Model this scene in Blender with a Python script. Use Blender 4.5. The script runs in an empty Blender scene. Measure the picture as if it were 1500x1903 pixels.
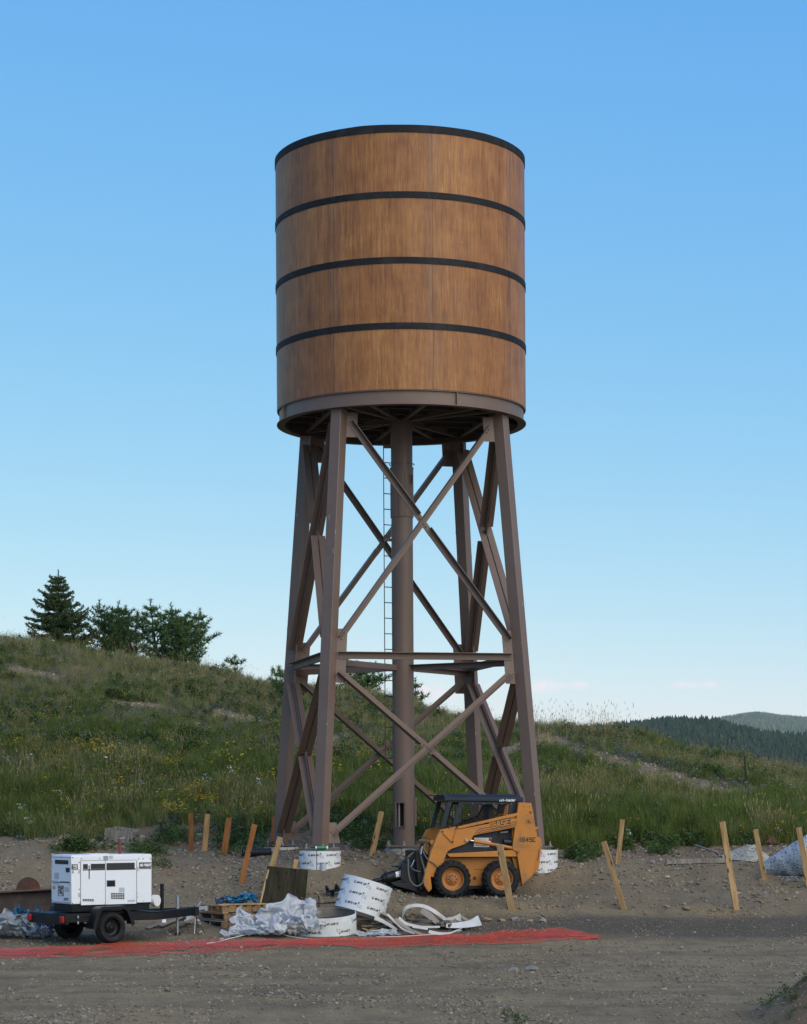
import bpy, bmesh, math, random
import numpy as np
from mathutils import Vector, Matrix, Euler
PI = math.pi
R = math.radians
scn = bpy.context.scene
COL = scn.collection

# ------------------------------------------------------------------ camera
F, YH, CX = 4150.0, 1500.0, 750.0          # focal length and eye level in photo pixels
cam_d = bpy.data.cameras.new('camera')
cam_d.sensor_fit = 'VERTICAL'
cam_d.sensor_height = 24.0
cam_d.lens = F / 1903.0 * 24.0
cam_d.shift_y = (YH - 951.5) / 1903.0
cam_d.clip_start = 0.2
cam_d.clip_end = 30000
cam = bpy.data.objects.new('camera', cam_d)
COL.objects.link(cam)
cam.location = (0, 0, 0)
cam.rotation_euler = (R(90), 0, 0)
scn.camera = cam

# ------------------------------------------------------------------ sky, sun, exposure
SUN_EL, SUN_AZ = R(40), R(142)             # azimuth clockwise from +Y
w = bpy.data.worlds.new('World')
scn.world = w
w.use_nodes = True
nt = w.node_tree
for n in list(nt.nodes): nt.nodes.remove(n)
N = nt.nodes.new
out = N('ShaderNodeOutputWorld'); bg = N('ShaderNodeBackground')
sky = N('ShaderNodeTexSky'); sky.sky_type = 'NISHITA'; sky.sun_disc = False
sky.sun_elevation = SUN_EL; sky.sun_rotation = SUN_AZ
sky.altitude = 2400; sky.air_density = 1.0; sky.dust_density = 0.4; sky.ozone_density = 2.0
bg.inputs['Strength'].default_value = 0.125
# small fair weather clouds low over the horizon, placed by direction
geo = N('ShaderNodeTexCoord')
sep = N('ShaderNodeSeparateXYZ'); nt.links.new(geo.outputs['Generated'], sep.inputs[0])
def wmath(op, a, b=None, c=None):
    m = N('ShaderNodeMath'); m.operation = op
    for i, v in enumerate((a, b, c)):
        if v is None: continue
        if isinstance(v, (int, float)): m.inputs[i].default_value = v
        else: nt.links.new(v, m.inputs[i])
    return m.outputs[0]
tx = wmath('DIVIDE', sep.outputs[0], wmath('MAXIMUM', sep.outputs[1], 0.05))
tz = wmath('DIVIDE', sep.outputs[2], wmath('MAXIMUM', sep.outputs[1], 0.05))
tot = None
for (px, py, sx, sy, amp) in ((1006, 1275, 22, 9, 1.0), (1045, 1274, 14, 5, .5), (1078, 1274, 14, 6, .8), (803, 1287, 34, 12, 1.0),
                              (1270, 1273, 16, 5, .7), (1310, 1273, 22, 5, .8), (955, 1262, 10, 6, .6), (925, 1275, 18, 6, .5)):
    a = wmath('MULTIPLY', wmath('SUBTRACT', tx, (px - CX) / F), F / sx)
    b = wmath('MULTIPLY', wmath('SUBTRACT', tz, (YH - py) / F), F / sy)
    d = wmath('ADD', wmath('MULTIPLY', a, a), wmath('MULTIPLY', b, b))
    g = wmath('MULTIPLY', wmath('POWER', 2.718, wmath('MULTIPLY', d, -0.8)), amp)
    tot = g if tot is None else wmath('ADD', tot, g)
cn = N('ShaderNodeTexNoise'); cn.inputs['Scale'].default_value = 260; cn.inputs['Detail'].default_value = 5
nt.links.new(geo.outputs['Generated'], cn.inputs['Vector'])
front = wmath('GREATER_THAN', sep.outputs[1], 0.1)
cl = wmath('MULTIPLY', tot, wmath('MULTIPLY', wmath('SUBTRACT', cn.outputs[0], 0.28), 4.0))
cl = wmath('MULTIPLY', wmath('MINIMUM', wmath('MAXIMUM', cl, 0.0), 1.0), wmath('MULTIPLY', front, 0.9))
# camera-like tone grade of the physical sky, the same curve in every direction
sc3 = N('ShaderNodeSeparateColor'); nt.links.new(sky.outputs[0], sc3.inputs[0])
cc3 = N('ShaderNodeCombineColor')
for i, (k_, p_) in enumerate(((.72, 1.1), (1.68, .60), (4.2, .15))):
    nt.links.new(wmath('MULTIPLY', wmath('POWER', sc3.outputs[i], p_), k_), cc3.inputs[i])
mx = N('ShaderNodeMix'); mx.data_type = 'RGBA'
nt.links.new(cl, mx.inputs[0]); nt.links.new(cc3.outputs[0], mx.inputs[6])
mx.inputs[7].default_value = (6.0, 5.7, 5.8, 1)
nt.links.new(mx.outputs[2], bg.inputs['Color'])
nt.links.new(bg.outputs[0], out.inputs[0])

sd = bpy.data.lights.new('sun', 'SUN'); sd.energy = 2.2; sd.angle = R(70); sd.color = (1.0, 0.87, 0.70)
sun = bpy.data.objects.new('sun', sd); COL.objects.link(sun)
sdir = Vector((math.sin(SUN_AZ) * math.cos(SUN_EL), math.cos(SUN_AZ) * math.cos(SUN_EL), math.sin(SUN_EL)))
sun.rotation_euler = sdir.to_track_quat('Z', 'Y').to_euler()
scn.view_settings.view_transform = 'Standard'
scn.view_settings.look = 'None'
scn.view_settings.exposure = 0.42
scn.view_settings.gamma = 1.0

# ------------------------------------------------------------------ helpers
def P(px, py, Y):
    return Vector(((px - CX) / F * Y, Y, (YH - py) / F * Y))

def hsh(ix, iy, seed):
    h = (ix.astype(np.int64) * 374761393 + iy.astype(np.int64) * 668265263 + seed * 974634777) & 0x7fffffff
    h = ((h ^ (h >> 13)) * 1274126177) & 0x7fffffff
    return ((h ^ (h >> 16)) & 0xffff) / 65535.0
def vn(x, y, s=0):
    x = np.asarray(x, float); y = np.asarray(y, float)
    ix = np.floor(x); iy = np.floor(y); fx = x - ix; fy = y - iy
    fx = fx * fx * (3 - 2 * fx); fy = fy * fy * (3 - 2 * fy)
    a = hsh(ix, iy, s); b = hsh(ix + 1, iy, s); c = hsh(ix, iy + 1, s); d = hsh(ix + 1, iy + 1, s)
    return (a + (b - a) * fx) * (1 - fy) + (c + (d - c) * fx) * fy
def fbm(x, y, s=0, o=4):
    t = 0; a = .5; n = 0
    for i in range(o):
        t = t + a * vn(x * 2 ** i + 17.3 * i, y * 2 ** i - 9.1 * i, s + i); n += a; a *= .5
    return t / n - .5

class MB:
    def __init__(s): s.v = []; s.f = []; s.mi = []
    def add(s, vs, fs, mi=0):
        o = len(s.v); s.v += [tuple(p) for p in vs]; s.f += [tuple(i + o for i in f) for f in fs]; s.mi += [mi] * len(fs); return s
    def box(s, c, sz, M=None, mi=0):
        c = Vector(c); h = Vector(sz) / 2
        vs = [Vector((x * h.x, y * h.y, z * h.z)) for x in (-1, 1) for y in (-1, 1) for z in (-1, 1)]
        if M is not None: vs = [M @ p for p in vs]
        return s.add([p + c for p in vs], [(0, 1, 3, 2), (4, 6, 7, 5), (0, 4, 5, 1), (2, 3, 7, 6), (0, 2, 6, 4), (1, 5, 7, 3)], mi)
    def bar(s, p0, p1, w, h, up=(0, 0, 1), ou=0, ov=0, mi=0):
        p0 = Vector(p0); p1 = Vector(p1); d = (p1 - p0).normalized(); up = Vector(up)
        x = d.cross(up)
        if x.length < 1e-5: x = d.cross(Vector((1, 0, 0)))
        x.normalize(); y = x.cross(d).normalized()
        vs = []
        for p in (p0, p1):
            for a, b in ((-1, -1), (1, -1), (1, 1), (-1, 1)):
                vs.append(p + x * (a * w / 2 + ou) + y * (b * h / 2 + ov))
        return s.add(vs, [(0, 1, 2, 3), (7, 6, 5, 4), (0, 4, 5, 1), (1, 5, 6, 2), (2, 6, 7, 3), (3, 7, 4, 0)], mi)
    def tube(s, pts, r, n=8, closed=False, mi=0):
        pts = [Vector(p) for p in pts]; m = len(pts); rs = r if isinstance(r, (list, tuple)) else [r] * m
        o = len(s.v); prev = None
        for i, p in enumerate(pts):
            if closed: t = pts[(i + 1) % m] - pts[i - 1]
            else: t = pts[min(i + 1, m - 1)] - pts[max(i - 1, 0)]
            t.normalize()
            if prev is None:
                a = t.cross(Vector((0, 0, 1)))
                if a.length < 1e-3: a = t.cross(Vector((1, 0, 0)))
            else:
                a = prev - t * prev.dot(t)
            a.normalize(); prev = a; b = t.cross(a)
            for k in range(n):
                an = 2 * PI * k / n
                s.v.append(tuple(p + (a * math.cos(an) + b * math.sin(an)) * rs[i]))
        rng = m if closed else m - 1
        for i in range(rng):
            j = (i + 1) % m
            for k in range(n):
                l = (k + 1) % n
                s.f.append((o + i * n + k, o + i * n + l, o + j * n + l, o + j * n + k)); s.mi.append(mi)
        if not closed:
            s.f.append(tuple(o + k for k in range(n))[::-1]); s.mi.append(mi)
            s.f.append(tuple(o + (m - 1) * n + k for k in range(n))); s.mi.append(mi)
        return s
    def lathe(s, prof, o=(0, 0, 0), axis=(0, 0, 1), n=32, closed=False, mi=0, a0=0, a1=2 * PI):
        ax = Vector(axis).normalized(); q = Vector((0, 0, 1)).rotation_difference(ax).to_matrix(); o = Vector(o)
        full = abs(a1 - a0 - 2 * PI) < 1e-6
        nn = n if full else n + 1
        st = len(s.v)
        for (r, h) in prof:
            for k in range(nn):
                an = a0 + (a1 - a0) * k / n
                s.v.append(tuple(o + q @ Vector((r * math.cos(an), r * math.sin(an), h))))
        m = len(prof)
        for i in range(m if closed else m - 1):
            j = (i + 1) % m
            for k in range(n):
                l = (k + 1) % nn
                s.f.append((st + i * nn + k, st + i * nn + l, st + j * nn + l, st + j * nn + k)); s.mi.append(mi)
        return s
    def cyl(s, p0, p1, r, n=16, mi=0, r1=None):
        return s.tube([p0, p1], [r, r if r1 is None else r1], n, mi=mi)
    def prism(s, poly, y0, y1, mi=0):
        n = len(poly)
        vs = [(x, y0, z) for x, z in poly] + [(x, y1, z) for x, z in poly]
        fs = [tuple(range(n)), tuple(range(2 * n - 1, n - 1, -1))] + [(i, i + n, (i + 1) % n + n, (i + 1) % n) for i in range(n)]
        return s.add(vs, fs, mi)
    def build(s, name, mat, parent=None, loc=None, smooth=35, bevel=0, fix=True):
        me = bpy.data.meshes.new(name)
        me.from_pydata(s.v, [], s.f)
        mats = mat if isinstance(mat, (list, tuple)) else [mat]
        for m in mats: me.materials.append(m)
        if len(mats) > 1: me.polygons.foreach_set('material_index', s.mi)
        if fix:
            bm = bmesh.new(); bm.from_mesh(me); bmesh.ops.recalc_face_normals(bm, faces=bm.faces); bm.to_mesh(me); bm.free()
        if smooth:
            me.polygons.foreach_set('use_smooth', [True] * len(me.polygons))
            me.set_sharp_from_angle(angle=R(smooth))
        me.update()
        ob = bpy.data.objects.new(name, me); COL.objects.link(ob)
        if parent is not None: ob.parent = parent
        if loc is not None: ob.location = loc
        if bevel:
            b = ob.modifiers.new('bevel', 'BEVEL'); b.width = bevel; b.segments = 2; b.limit_method = 'ANGLE'; b.angle_limit = R(40)
        return ob

def tag(o, label=None, cat=None, group=None, kind=None):
    if label: o['label'] = label
    if cat: o['category'] = cat
    if group: o['group'] = group
    if kind: o['kind'] = kind
    return o
def empty(name, loc, label, cat, group=None, rz=0):
    e = bpy.data.objects.new(name, None); COL.objects.link(e)
    e.empty_display_size = .2; e.location = loc; e.rotation_euler = (0, 0, rz)
    return tag(e, label, cat, group)
def inst(src, parent, M=None, name=None):
    c = src.copy(); COL.objects.link(c); c.parent = parent
    if M is not None: c.matrix_local = M
    return c

# ------------------------------------------------------------------ materials
def lin(c): return tuple((x / 12.92 if x <= .04045 else ((x + .055) / 1.055) ** 2.4) for x in c)
class NB:
    def __init__(s, name):
        s.m = bpy.data.materials.new(name); s.m.use_nodes = True; s.t = s.m.node_tree
        s.b = s.t.nodes['Principled BSDF']; s.o = s.t.nodes['Material Output']
        s.tc = s.n('ShaderNodeTexCoord')
    def n(s, ty, **kw):
        x = s.t.nodes.new(ty)
        for k, v in kw.items(): setattr(x, k, v)
        return x
    def set(s, sock, v):
        if hasattr(v, 'links') or isinstance(v, bpy.types.NodeSocket): s.t.links.new(v, sock)
        else:
            if isinstance(v, tuple) and len(v) == 3 and sock.type == 'RGBA': v = (*v, 1)
            sock.default_value = v
    def math(s, op, a, b=0.0, c=None):
        x = s.n('ShaderNodeMath', operation=op); s.set(x.inputs[0], a); s.set(x.inputs[1], b)
        if c is not None: s.set(x.inputs[2], c)
        return x.outputs[0]
    def noise(s, vec, scale, detail=4, rough=.55, out=0):
        x = s.n('ShaderNodeTexNoise'); s.set(x.inputs['Vector'], vec); x.inputs['Scale'].default_value = scale
        x.inputs['Detail'].default_value = detail; x.inputs['Roughness'].default_value = rough
        return x.outputs[out]
    def voro(s, vec, scale, out='Distance', feat='F1'):
        x = s.n('ShaderNodeTexVoronoi'); x.feature = feat; s.set(x.inputs['Vector'], vec); x.inputs['Scale'].default_value = scale
        return x.outputs[out]
    def mapping(s, vec, sc=(1, 1, 1), loc=(0, 0, 0)):
        x = s.n('ShaderNodeMapping'); s.set(x.inputs['Vector'], vec); x.inputs['Scale'].default_value = sc; x.inputs['Location'].default_value = loc
        return x.outputs[0]
    def ramp(s, fac, stops, interp='LINEAR'):
        x = s.n('ShaderNodeValToRGB'); s.set(x.inputs[0], fac); e = x.color_ramp; e.interpolation = interp
        while len(e.elements) < len(stops): e.elements.new(.5)
        for el, (p, c) in zip(e.elements, stops):
            el.position = p; el.color = (*c, 1) if isinstance(c, tuple) else (c, c, c, 1)
        return x.outputs[0]
    def mix(s, fac, a, b, mode='MIX'):
        x = s.n('ShaderNodeMix', data_type='RGBA', blend_type=mode); s.set(x.inputs[0], fac); s.set(x.inputs[6], a); s.set(x.inputs[7], b)
        return x.outputs[2]
    def bump(s, h, strength=.3, dist=.01):
        x = s.n('ShaderNodeBump'); s.set(x.inputs['Height'], h); x.inputs['Strength'].default_value = strength; x.inputs['Distance'].default_value = dist
        s.t.links.new(x.outputs[0], s.b.inputs['Normal']); return x.outputs[0]
    def fin(s, col=None, rough=None, metal=None, spec=None):
        if col is not None: s.set(s.b.inputs['Base Color'], col)
        if rough is not None: s.set(s.b.inputs['Roughness'], rough)
        if metal is not None: s.set(s.b.inputs['Metallic'], metal)
        if spec is not None: s.set(s.b.inputs['Specular IOR Level'], spec)
        return s.m
def simple(name, col, rough=.7, metal=0., var=.2, scale=6, bump=.15, dist=.004, dirt=None, dirtamt=.5, spec=None, stretch=(1, 1, 1)):
    s = NB(name); v = s.mapping(s.tc.outputs['Object'], stretch)
    n1 = s.noise(v, scale, 5, .6); n2 = s.noise(v, scale * 7, 3, .6)
    a = tuple(min(1, c * (1 - var)) for c in col); b = tuple(min(1, c * (1 + var)) for c in col)
    c = s.mix(n1, a, b); c = s.mix(s.math('MULTIPLY', n2, .35), c, tuple(x * .75 for x in col))
    if dirt:
        n3 = s.noise(v, scale * .8, 6, .7)
        f = s.ramp(n3, [(.5, 0.0), (.68, 1.0)])
        c = s.mix(s.math('MULTIPLY', f, dirtamt), c, dirt)
    s.bump(n2, bump, dist)
    r = s.math('ADD', s.math('MULTIPLY', n1, .2), rough - .1)
    return s.fin(c, r, metal, spec)

MT = {}
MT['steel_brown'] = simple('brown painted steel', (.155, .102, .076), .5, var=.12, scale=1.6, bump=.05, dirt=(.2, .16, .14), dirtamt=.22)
MT['steel_brown_dark'] = simple('brown steel underside', (.06, .042, .03), .7, var=.2, scale=2)  # darker copy of the tower steel, under-tank shade painted in
MT['band'] = simple('dark hoop steel', (.014, .015, .017), .7, var=.3, scale=2.5, bump=.05, dirt=(.05, .052, .055), dirtamt=.4, spec=.2)
MT['bolt'] = simple('galvanised bolt', (.45, .46, .46), .4, .8, var=.2, scale=30)
MT['scuff'] = simple('bare scuffed metal', (.5, .52, .52), .5, .3, var=.2, scale=30)
MT['white_paint'] = simple('white enamel', (.74, .78, .82), .35, var=.03, scale=3, bump=.03, dirt=(.55, .55, .52), dirtamt=.18)
MT['black_paint'] = simple('black paint', (.007, .008, .009), .42, var=.3, scale=6, bump=.1, dirt=(.04, .035, .03), dirtamt=.3, spec=.25)
MT['black_matte'] = simple('matte black', (.015, .015, .016), .75, var=.3, scale=8)
MT['rubber'] = simple('tyre rubber', (.016, .017, .017), .8, var=.3, scale=7, bump=.2, dirt=(.07, .062, .052), dirtamt=.5, spec=.2)
MT['orange'] = simple('worn orange paint', (.47, .175, .018), .5, var=.2, scale=3, bump=.06, dirt=(.17, .10, .05), dirtamt=.75)
MT['orange_dark'] = simple('rusty orange rim', (.42, .16, .03), .55, var=.2, scale=9, dirt=(.13, .07, .045), dirtamt=.7)
MT['navy'] = simple('dark navy cab paint', (.014, .022, .033), .4, var=.2, scale=4, dirt=(.07, .07, .065), dirtamt=.3, spec=.3)
MT['chrome'] = simple('chrome rod', (.7, .7, .7), .18, 1.0, var=.05, scale=9, bump=0)
MT['hose'] = simple('hydraulic hose', (.1, .105, .1), .6, var=.2, scale=20, dirt=(.2, .18, .15))
MT['rust'] = simple('rusted steel', (.10, .045, .028), .85, var=.4, scale=9, bump=.4, dirt=(.25, .1, .045), dirtamt=.7)
MT['rust_dark'] = simple('dark rusted girder', (.05, .035, .03), .8, var=.3, scale=5, bump=.3, dirt=(.12, .08, .055), dirtamt=.6)
MT['concrete'] = simple('concrete', (.36, .35, .33), .9, var=.12, scale=8, bump=.3)
MT['form_white'] = simple('white form board', (.66, .68, .69), .6, var=.06, scale=3, bump=.05, dirt=(.36, .33, .27), dirtamt=.35)
MT['form_dirty'] = simple('dirty form board', (.5, .48, .44), .7, var=.15, scale=3, bump=.1, dirt=(.2, .17, .13), dirtamt=.7)
MT['form_inside'] = simple('grey cardboard', (.25, .22, .19), .85, var=.15, scale=4, bump=.2, dirt=(.15, .12, .09))
MT['ink'] = simple('black print', (.02, .02, .02), .6, var=.1, scale=9, bump=0)
MT['ink_grey'] = simple('faded print', (.09, .09, .095), .6, var=.1, scale=9, bump=0)
MT['white_print'] = simple('white print', (.72, .73, .74), .5, var=.03, scale=9, bump=0)
MT['red_lens'] = simple('red lens', (.35, .01, .012), .25, var=.2, scale=20)
MT['red_paint'] = simple('dull red exhaust', (.17, .03, .028), .6, var=.2, scale=12)
MT['sticker_grey'] = simple('grey sticker', (.42, .46, .5), .5, var=.08, scale=40, bump=0)
MT['sticker_tan'] = simple('tan sticker', (.5, .5, .4), .5, var=.1, scale=60, bump=0)
MT['sticker_orange'] = simple('orange sticker', (.6, .28, .12), .5, var=.1, scale=60, bump=0)
MT['galv'] = simple('galvanised tube', (.32, .34, .36), .45, .6, var=.2, scale=14)
MT['net'] = simple('red plastic net', (.62, .052, .012), .55, var=.25, scale=3, bump=0, dirt=(.42, .10, .06), dirtamt=.4)
MT['rope'] = simple('white cord', (.62, .62, .6), .8, var=.1, scale=20)
MT['green_can'] = simple('green plastic', (.02, .22, .07), .4, var=.1, scale=20)
MT['bark'] = simple('bark', (.09, .065, .045), .9, var=.3, scale=12, bump=.6, dist=.02)
MT['hose_dark'] = simple('dark coil', (.035, .028, .022), .7, var=.3, scale=14)
MT['blackpipe'] = simple('black drain pipe', (.012, .016, .016), .5, var=.2, scale=12)
MT['seed'] = simple('seat vinyl', (.02, .02, .02), .6)

def wood(name, a, b, knot=(.1, .05, .025)):
    s = NB(name); oi = s.n('ShaderNodeObjectInfo')
    v = s.n('ShaderNodeVectorMath', operation='ADD'); s.set(v.inputs[0], s.tc.outputs['Object'])
    cx = s.n('ShaderNodeCombineXYZ')
    for i in range(3): s.set(cx.inputs[i], s.math('MULTIPLY', oi.outputs['Random'], 31.0 + i * 7))
    s.set(v.inputs[1], cx.outputs[0])
    g = s.noise(s.mapping(v.outputs[0], (38, 38, 2.2)), 1, 5, .6)
    g2 = s.noise(s.mapping(v.outputs[0], (6, 6, 2)), 1, 3, .5)
    c = s.ramp(s.math('ADD', s.math('MULTIPLY', g, .7), s.math('MULTIPLY', g2, .4)), [(.42, a), (.66, b)])
    k = s.voro(s.mapping(v.outputs[0], (9, 9, 3.2)), 1)
    c = s.mix(s.ramp(k, [(.1, 1.0), (.2, 0.0)]), c, knot)
    s.bump(g, .35, .004)
    return s.fin(c, .85, 0, .15)
MT['wood_light'] = wood('fresh lumber', (.25, .15, .062), (.45, .30, .15))
MT['wood_orange'] = wood('orange stained lumber', (.19, .075, .022), (.32, .14, .05))
MT['wood_grey'] = wood('weathered lumber', (.14, .12, .1), (.3, .27, .23), (.07, .055, .04))
MT['wood_brown'] = wood('brown lumber', (.14, .085, .045), (.29, .19, .1), (.06, .035, .02))
MT['plywood'] = wood('dark wet plywood', (.014, .012, .007), (.036, .031, .018), (.008, .007, .005))

def tankmat():
    s = NB('wood grain tank cladding'); sp = s.n('ShaderNodeSeparateXYZ'); s.set(sp.inputs[0], s.tc.outputs['Object'])
    oi = s.n('ShaderNodeObjectInfo'); rnd = oi.outputs['Random']
    ang = s.math('MULTIPLY', s.math('ARCTAN2', sp.outputs[1], sp.outputs[0]), 2.67)
    cb = s.n('ShaderNodeCombineXYZ')
    s.set(cb.inputs[0], s.math('ADD', ang, s.math('MULTIPLY', rnd, 57))); s.set(cb.inputs[1], s.math('MULTIPLY', rnd, 31)); s.set(cb.inputs[2], sp.outputs[2])
    v = cb.outputs[0]
    fine = s.noise(s.mapping(v, (46, 1, 2.4)), 1, 4, .7)
    mid = s.noise(s.mapping(v, (15, 1, .7)), 1, 4, .65)
    broad = s.noise(s.mapping(v, (2.6, 1, .7)), 1, 4, .6)
    blot = s.noise(s.mapping(v, (2.2, 2, 2.6)), 1, 5, .6)
    f = s.math('ADD', s.math('ADD', s.math('MULTIPLY', fine, .46), s.math('MULTIPLY', mid, .32)), s.math('ADD', s.math('MULTIPLY', broad, .22), s.math('MULTIPLY', blot, .22)))
    f = s.math('ADD', f, s.math('MULTIPLY', s.math('SUBTRACT', rnd, .5), .07))
    c = s.ramp(f, [(.45, (.13, .046, .016)), (.56, (.225, .086, .025)), (.66, (.32, .135, .038)), (.80, (.46, .23, .075))])
    # pale runs beside the panel seams
    half = 2.67 * PI / 8
    edge = s.math('SUBTRACT', half, s.math('ABSOLUTE', ang))
    run = s.math('MULTIPLY', s.ramp(edge, [(.015, 0.0), (.04, 1.0), (.09, .3), (.16, 0.0)]), s.ramp(s.noise(s.mapping(v, (9, 1, .5)), 1, 3), [(.45, 0.0), (.7, .5)]))
    c = s.mix(run, c, (.26, .22, .2))
    sm = s.math('MULTIPLY', s.ramp(edge, [(.01, 1.0), (.22, 0.0)]), .18)
    c = s.mix(sm, c, (.13, .06, .035))
    sp2 = s.ramp(s.voro(s.mapping(v, (3.1, 1, 2.3)), 1), [(.012, 1.0), (.02, 0.0)])
    c = s.mix(sp2, c, (.6, .56, .5))
    s.bump(s.math('ADD', fine, mid), .12, .004)
    return s.fin(c, s.math('ADD', s.math('MULTIPLY', mid, .25), .38), 0, .4)
MT['tank'] = tankmat()

def plastic(name, col, trans=.4):
    s = NB(name); n = s.noise(s.tc.outputs['Object'], 6, 5, .6)
    c = s.mix(n, tuple(x * .75 for x in col), col)
    s.bump(s.noise(s.tc.outputs['Object'], 14, 3, .5), .25, .02)
    s.fin(c, .3, 0, .5)
    tr = s.n('ShaderNodeBsdfTranslucent'); s.set(tr.inputs[0], c)
    m = s.n('ShaderNodeMixShader'); m.inputs[0].default_value = trans
    s.t.links.new(s.b.outputs[0], m.inputs[1]); s.t.links.new(tr.outputs[0], m.inputs[2])
    s.t.links.new(m.outputs[0], s.o.inputs[0])
    return s.m
MT['plastic'] = plastic('clear plastic sheeting', (.76, .77, .78), .45)
MT['tarp_blue'] = plastic('blue tarpaulin', (.014, .13, .25), .1)
MT['tarp_grey'] = plastic('grey torn cloth', (.33, .36, .37), .2)
MT['tarp_dark'] = plastic('dark blue cloth', (.03, .07, .13), .1)

def foliage(name, cols, rough=.6, trans=.25):
    s = NB(name); oi = s.n('ShaderNodeObjectInfo')
    n = s.noise(s.tc.outputs['Object'], 3.1, 3)
    g = s.n('ShaderNodeNewGeometry')
    f = s.math('ADD', s.math('MULTIPLY', oi.outputs['Random'], .62), s.math('MULTIPLY', g.outputs['Random Per Island'], .38))
    k = len(cols)
    c = s.ramp(f, [((i + .3) / k, c_) for i, c_ in enumerate(cols)])
    s.fin(c, rough, 0, .25)
    tr = s.n('ShaderNodeBsdfTranslucent'); s.set(tr.inputs[0], c)
    m = s.n('ShaderNodeMixShader'); m.inputs[0].default_value = trans
    s.t.links.new(s.b.outputs[0], m.inputs[1]); s.t.links.new(tr.outputs[0], m.inputs[2])
    s.t.links.new(m.outputs[0], s.o.inputs[0])
    return s.m
MT['grass'] = foliage('green grass', [(.045, .075, .010), (.08, .12, .016), (.125, .165, .026), (.18, .19, .045)])
MT['grass_pale'] = foliage('pale grass', [(.13, .16, .045), (.19, .21, .07), (.26, .25, .10)])
MT['dry'] = foliage('dry seeding grass', [(.20, .165, .06), (.29, .23, .095), (.37, .31, .15)])
MT['sage'] = foliage('grey green sage', [(.09, .105, .075), (.12, .135, .1), (.15, .16, .125)])
MT['forb'] = foliage('dark leafy weed', [(.035, .062, .012), (.055, .088, .018), (.08, .11, .026)])
MT['forb_bright'] = foliage('bright leafy weed', [(.05, .1, .02), (.08, .14, .03), (.1, .16, .05)])
MT['yellow'] = foliage('yellow petals', [(.5, .35, .01), (.6, .45, .02)])
MT['whitefl'] = foliage('white petals', [(.55, .55, .5), (.62, .62, .58)])
MT['orangefl'] = foliage('orange petals', [(.6, .12, .02), (.65, .2, .03)])
MT['pine'] = foliage('pine needles', [(.035, .075, .018), (.062, .125, .03), (.10, .16, .045)], trans=.1)
MT['pine_young'] = foliage('bright pine needles', [(.04, .09, .025), (.06, .12, .03)], trans=.1)
MT['spruce'] = foliage('spruce needles', [(.03, .055, .018), (.05, .08, .028), (.07, .1, .036)], trans=.1)
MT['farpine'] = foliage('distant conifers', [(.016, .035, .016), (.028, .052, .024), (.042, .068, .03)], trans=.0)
MT['farpine2'] = foliage('sunlit distant conifers', [(.08, .12, .07), (.14, .18, .10), (.24, .26, .16)], trans=.0)  # paler copy of farpine: the far slope's sunlight painted into the needles

def text_mesh(txt, w, h, shear=0, bold=0.02):
    cu = bpy.data.curves.new('t', 'FONT'); cu.body = txt; cu.shear = shear; cu.offset = bold * .35; cu.resolution_u = 3
    ob = bpy.data.objects.new('t', cu); COL.objects.link(ob)
    bpy.context.view_layer.update()
    me = bpy.data.meshes.new_from_object(ob)
    vs = np.array([v.co[:2] for v in me.vertices]); fs = [tuple(p.vertices) for p in me.polygons]
    bpy.data.objects.remove(ob); bpy.data.meshes.remove(me); bpy.data.curves.remove(cu)
    mn = vs.min(0); mx_ = vs.max(0)
    vs = (vs - mn) / (mx_ - mn) * np.array([w, h])
    return vs, fs
_tc = {}
def text_on(name, txt, o, ex, ey, w, h, mat, parent, shear=0, bold=.02):
    """flat lettering: o lower left corner, ex / ey unit axes, w x h metres"""
    vs, fs = text_mesh(txt, w, h, shear, bold)
    o = Vector(o); ex = Vector(ex); ey = Vector(ey)
    mb = MB(); mb.add([o + ex * float(a) + ey * float(b) for a, b in vs], fs)
    return mb.build(name, mat, parent, smooth=0, fix=False)

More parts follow.
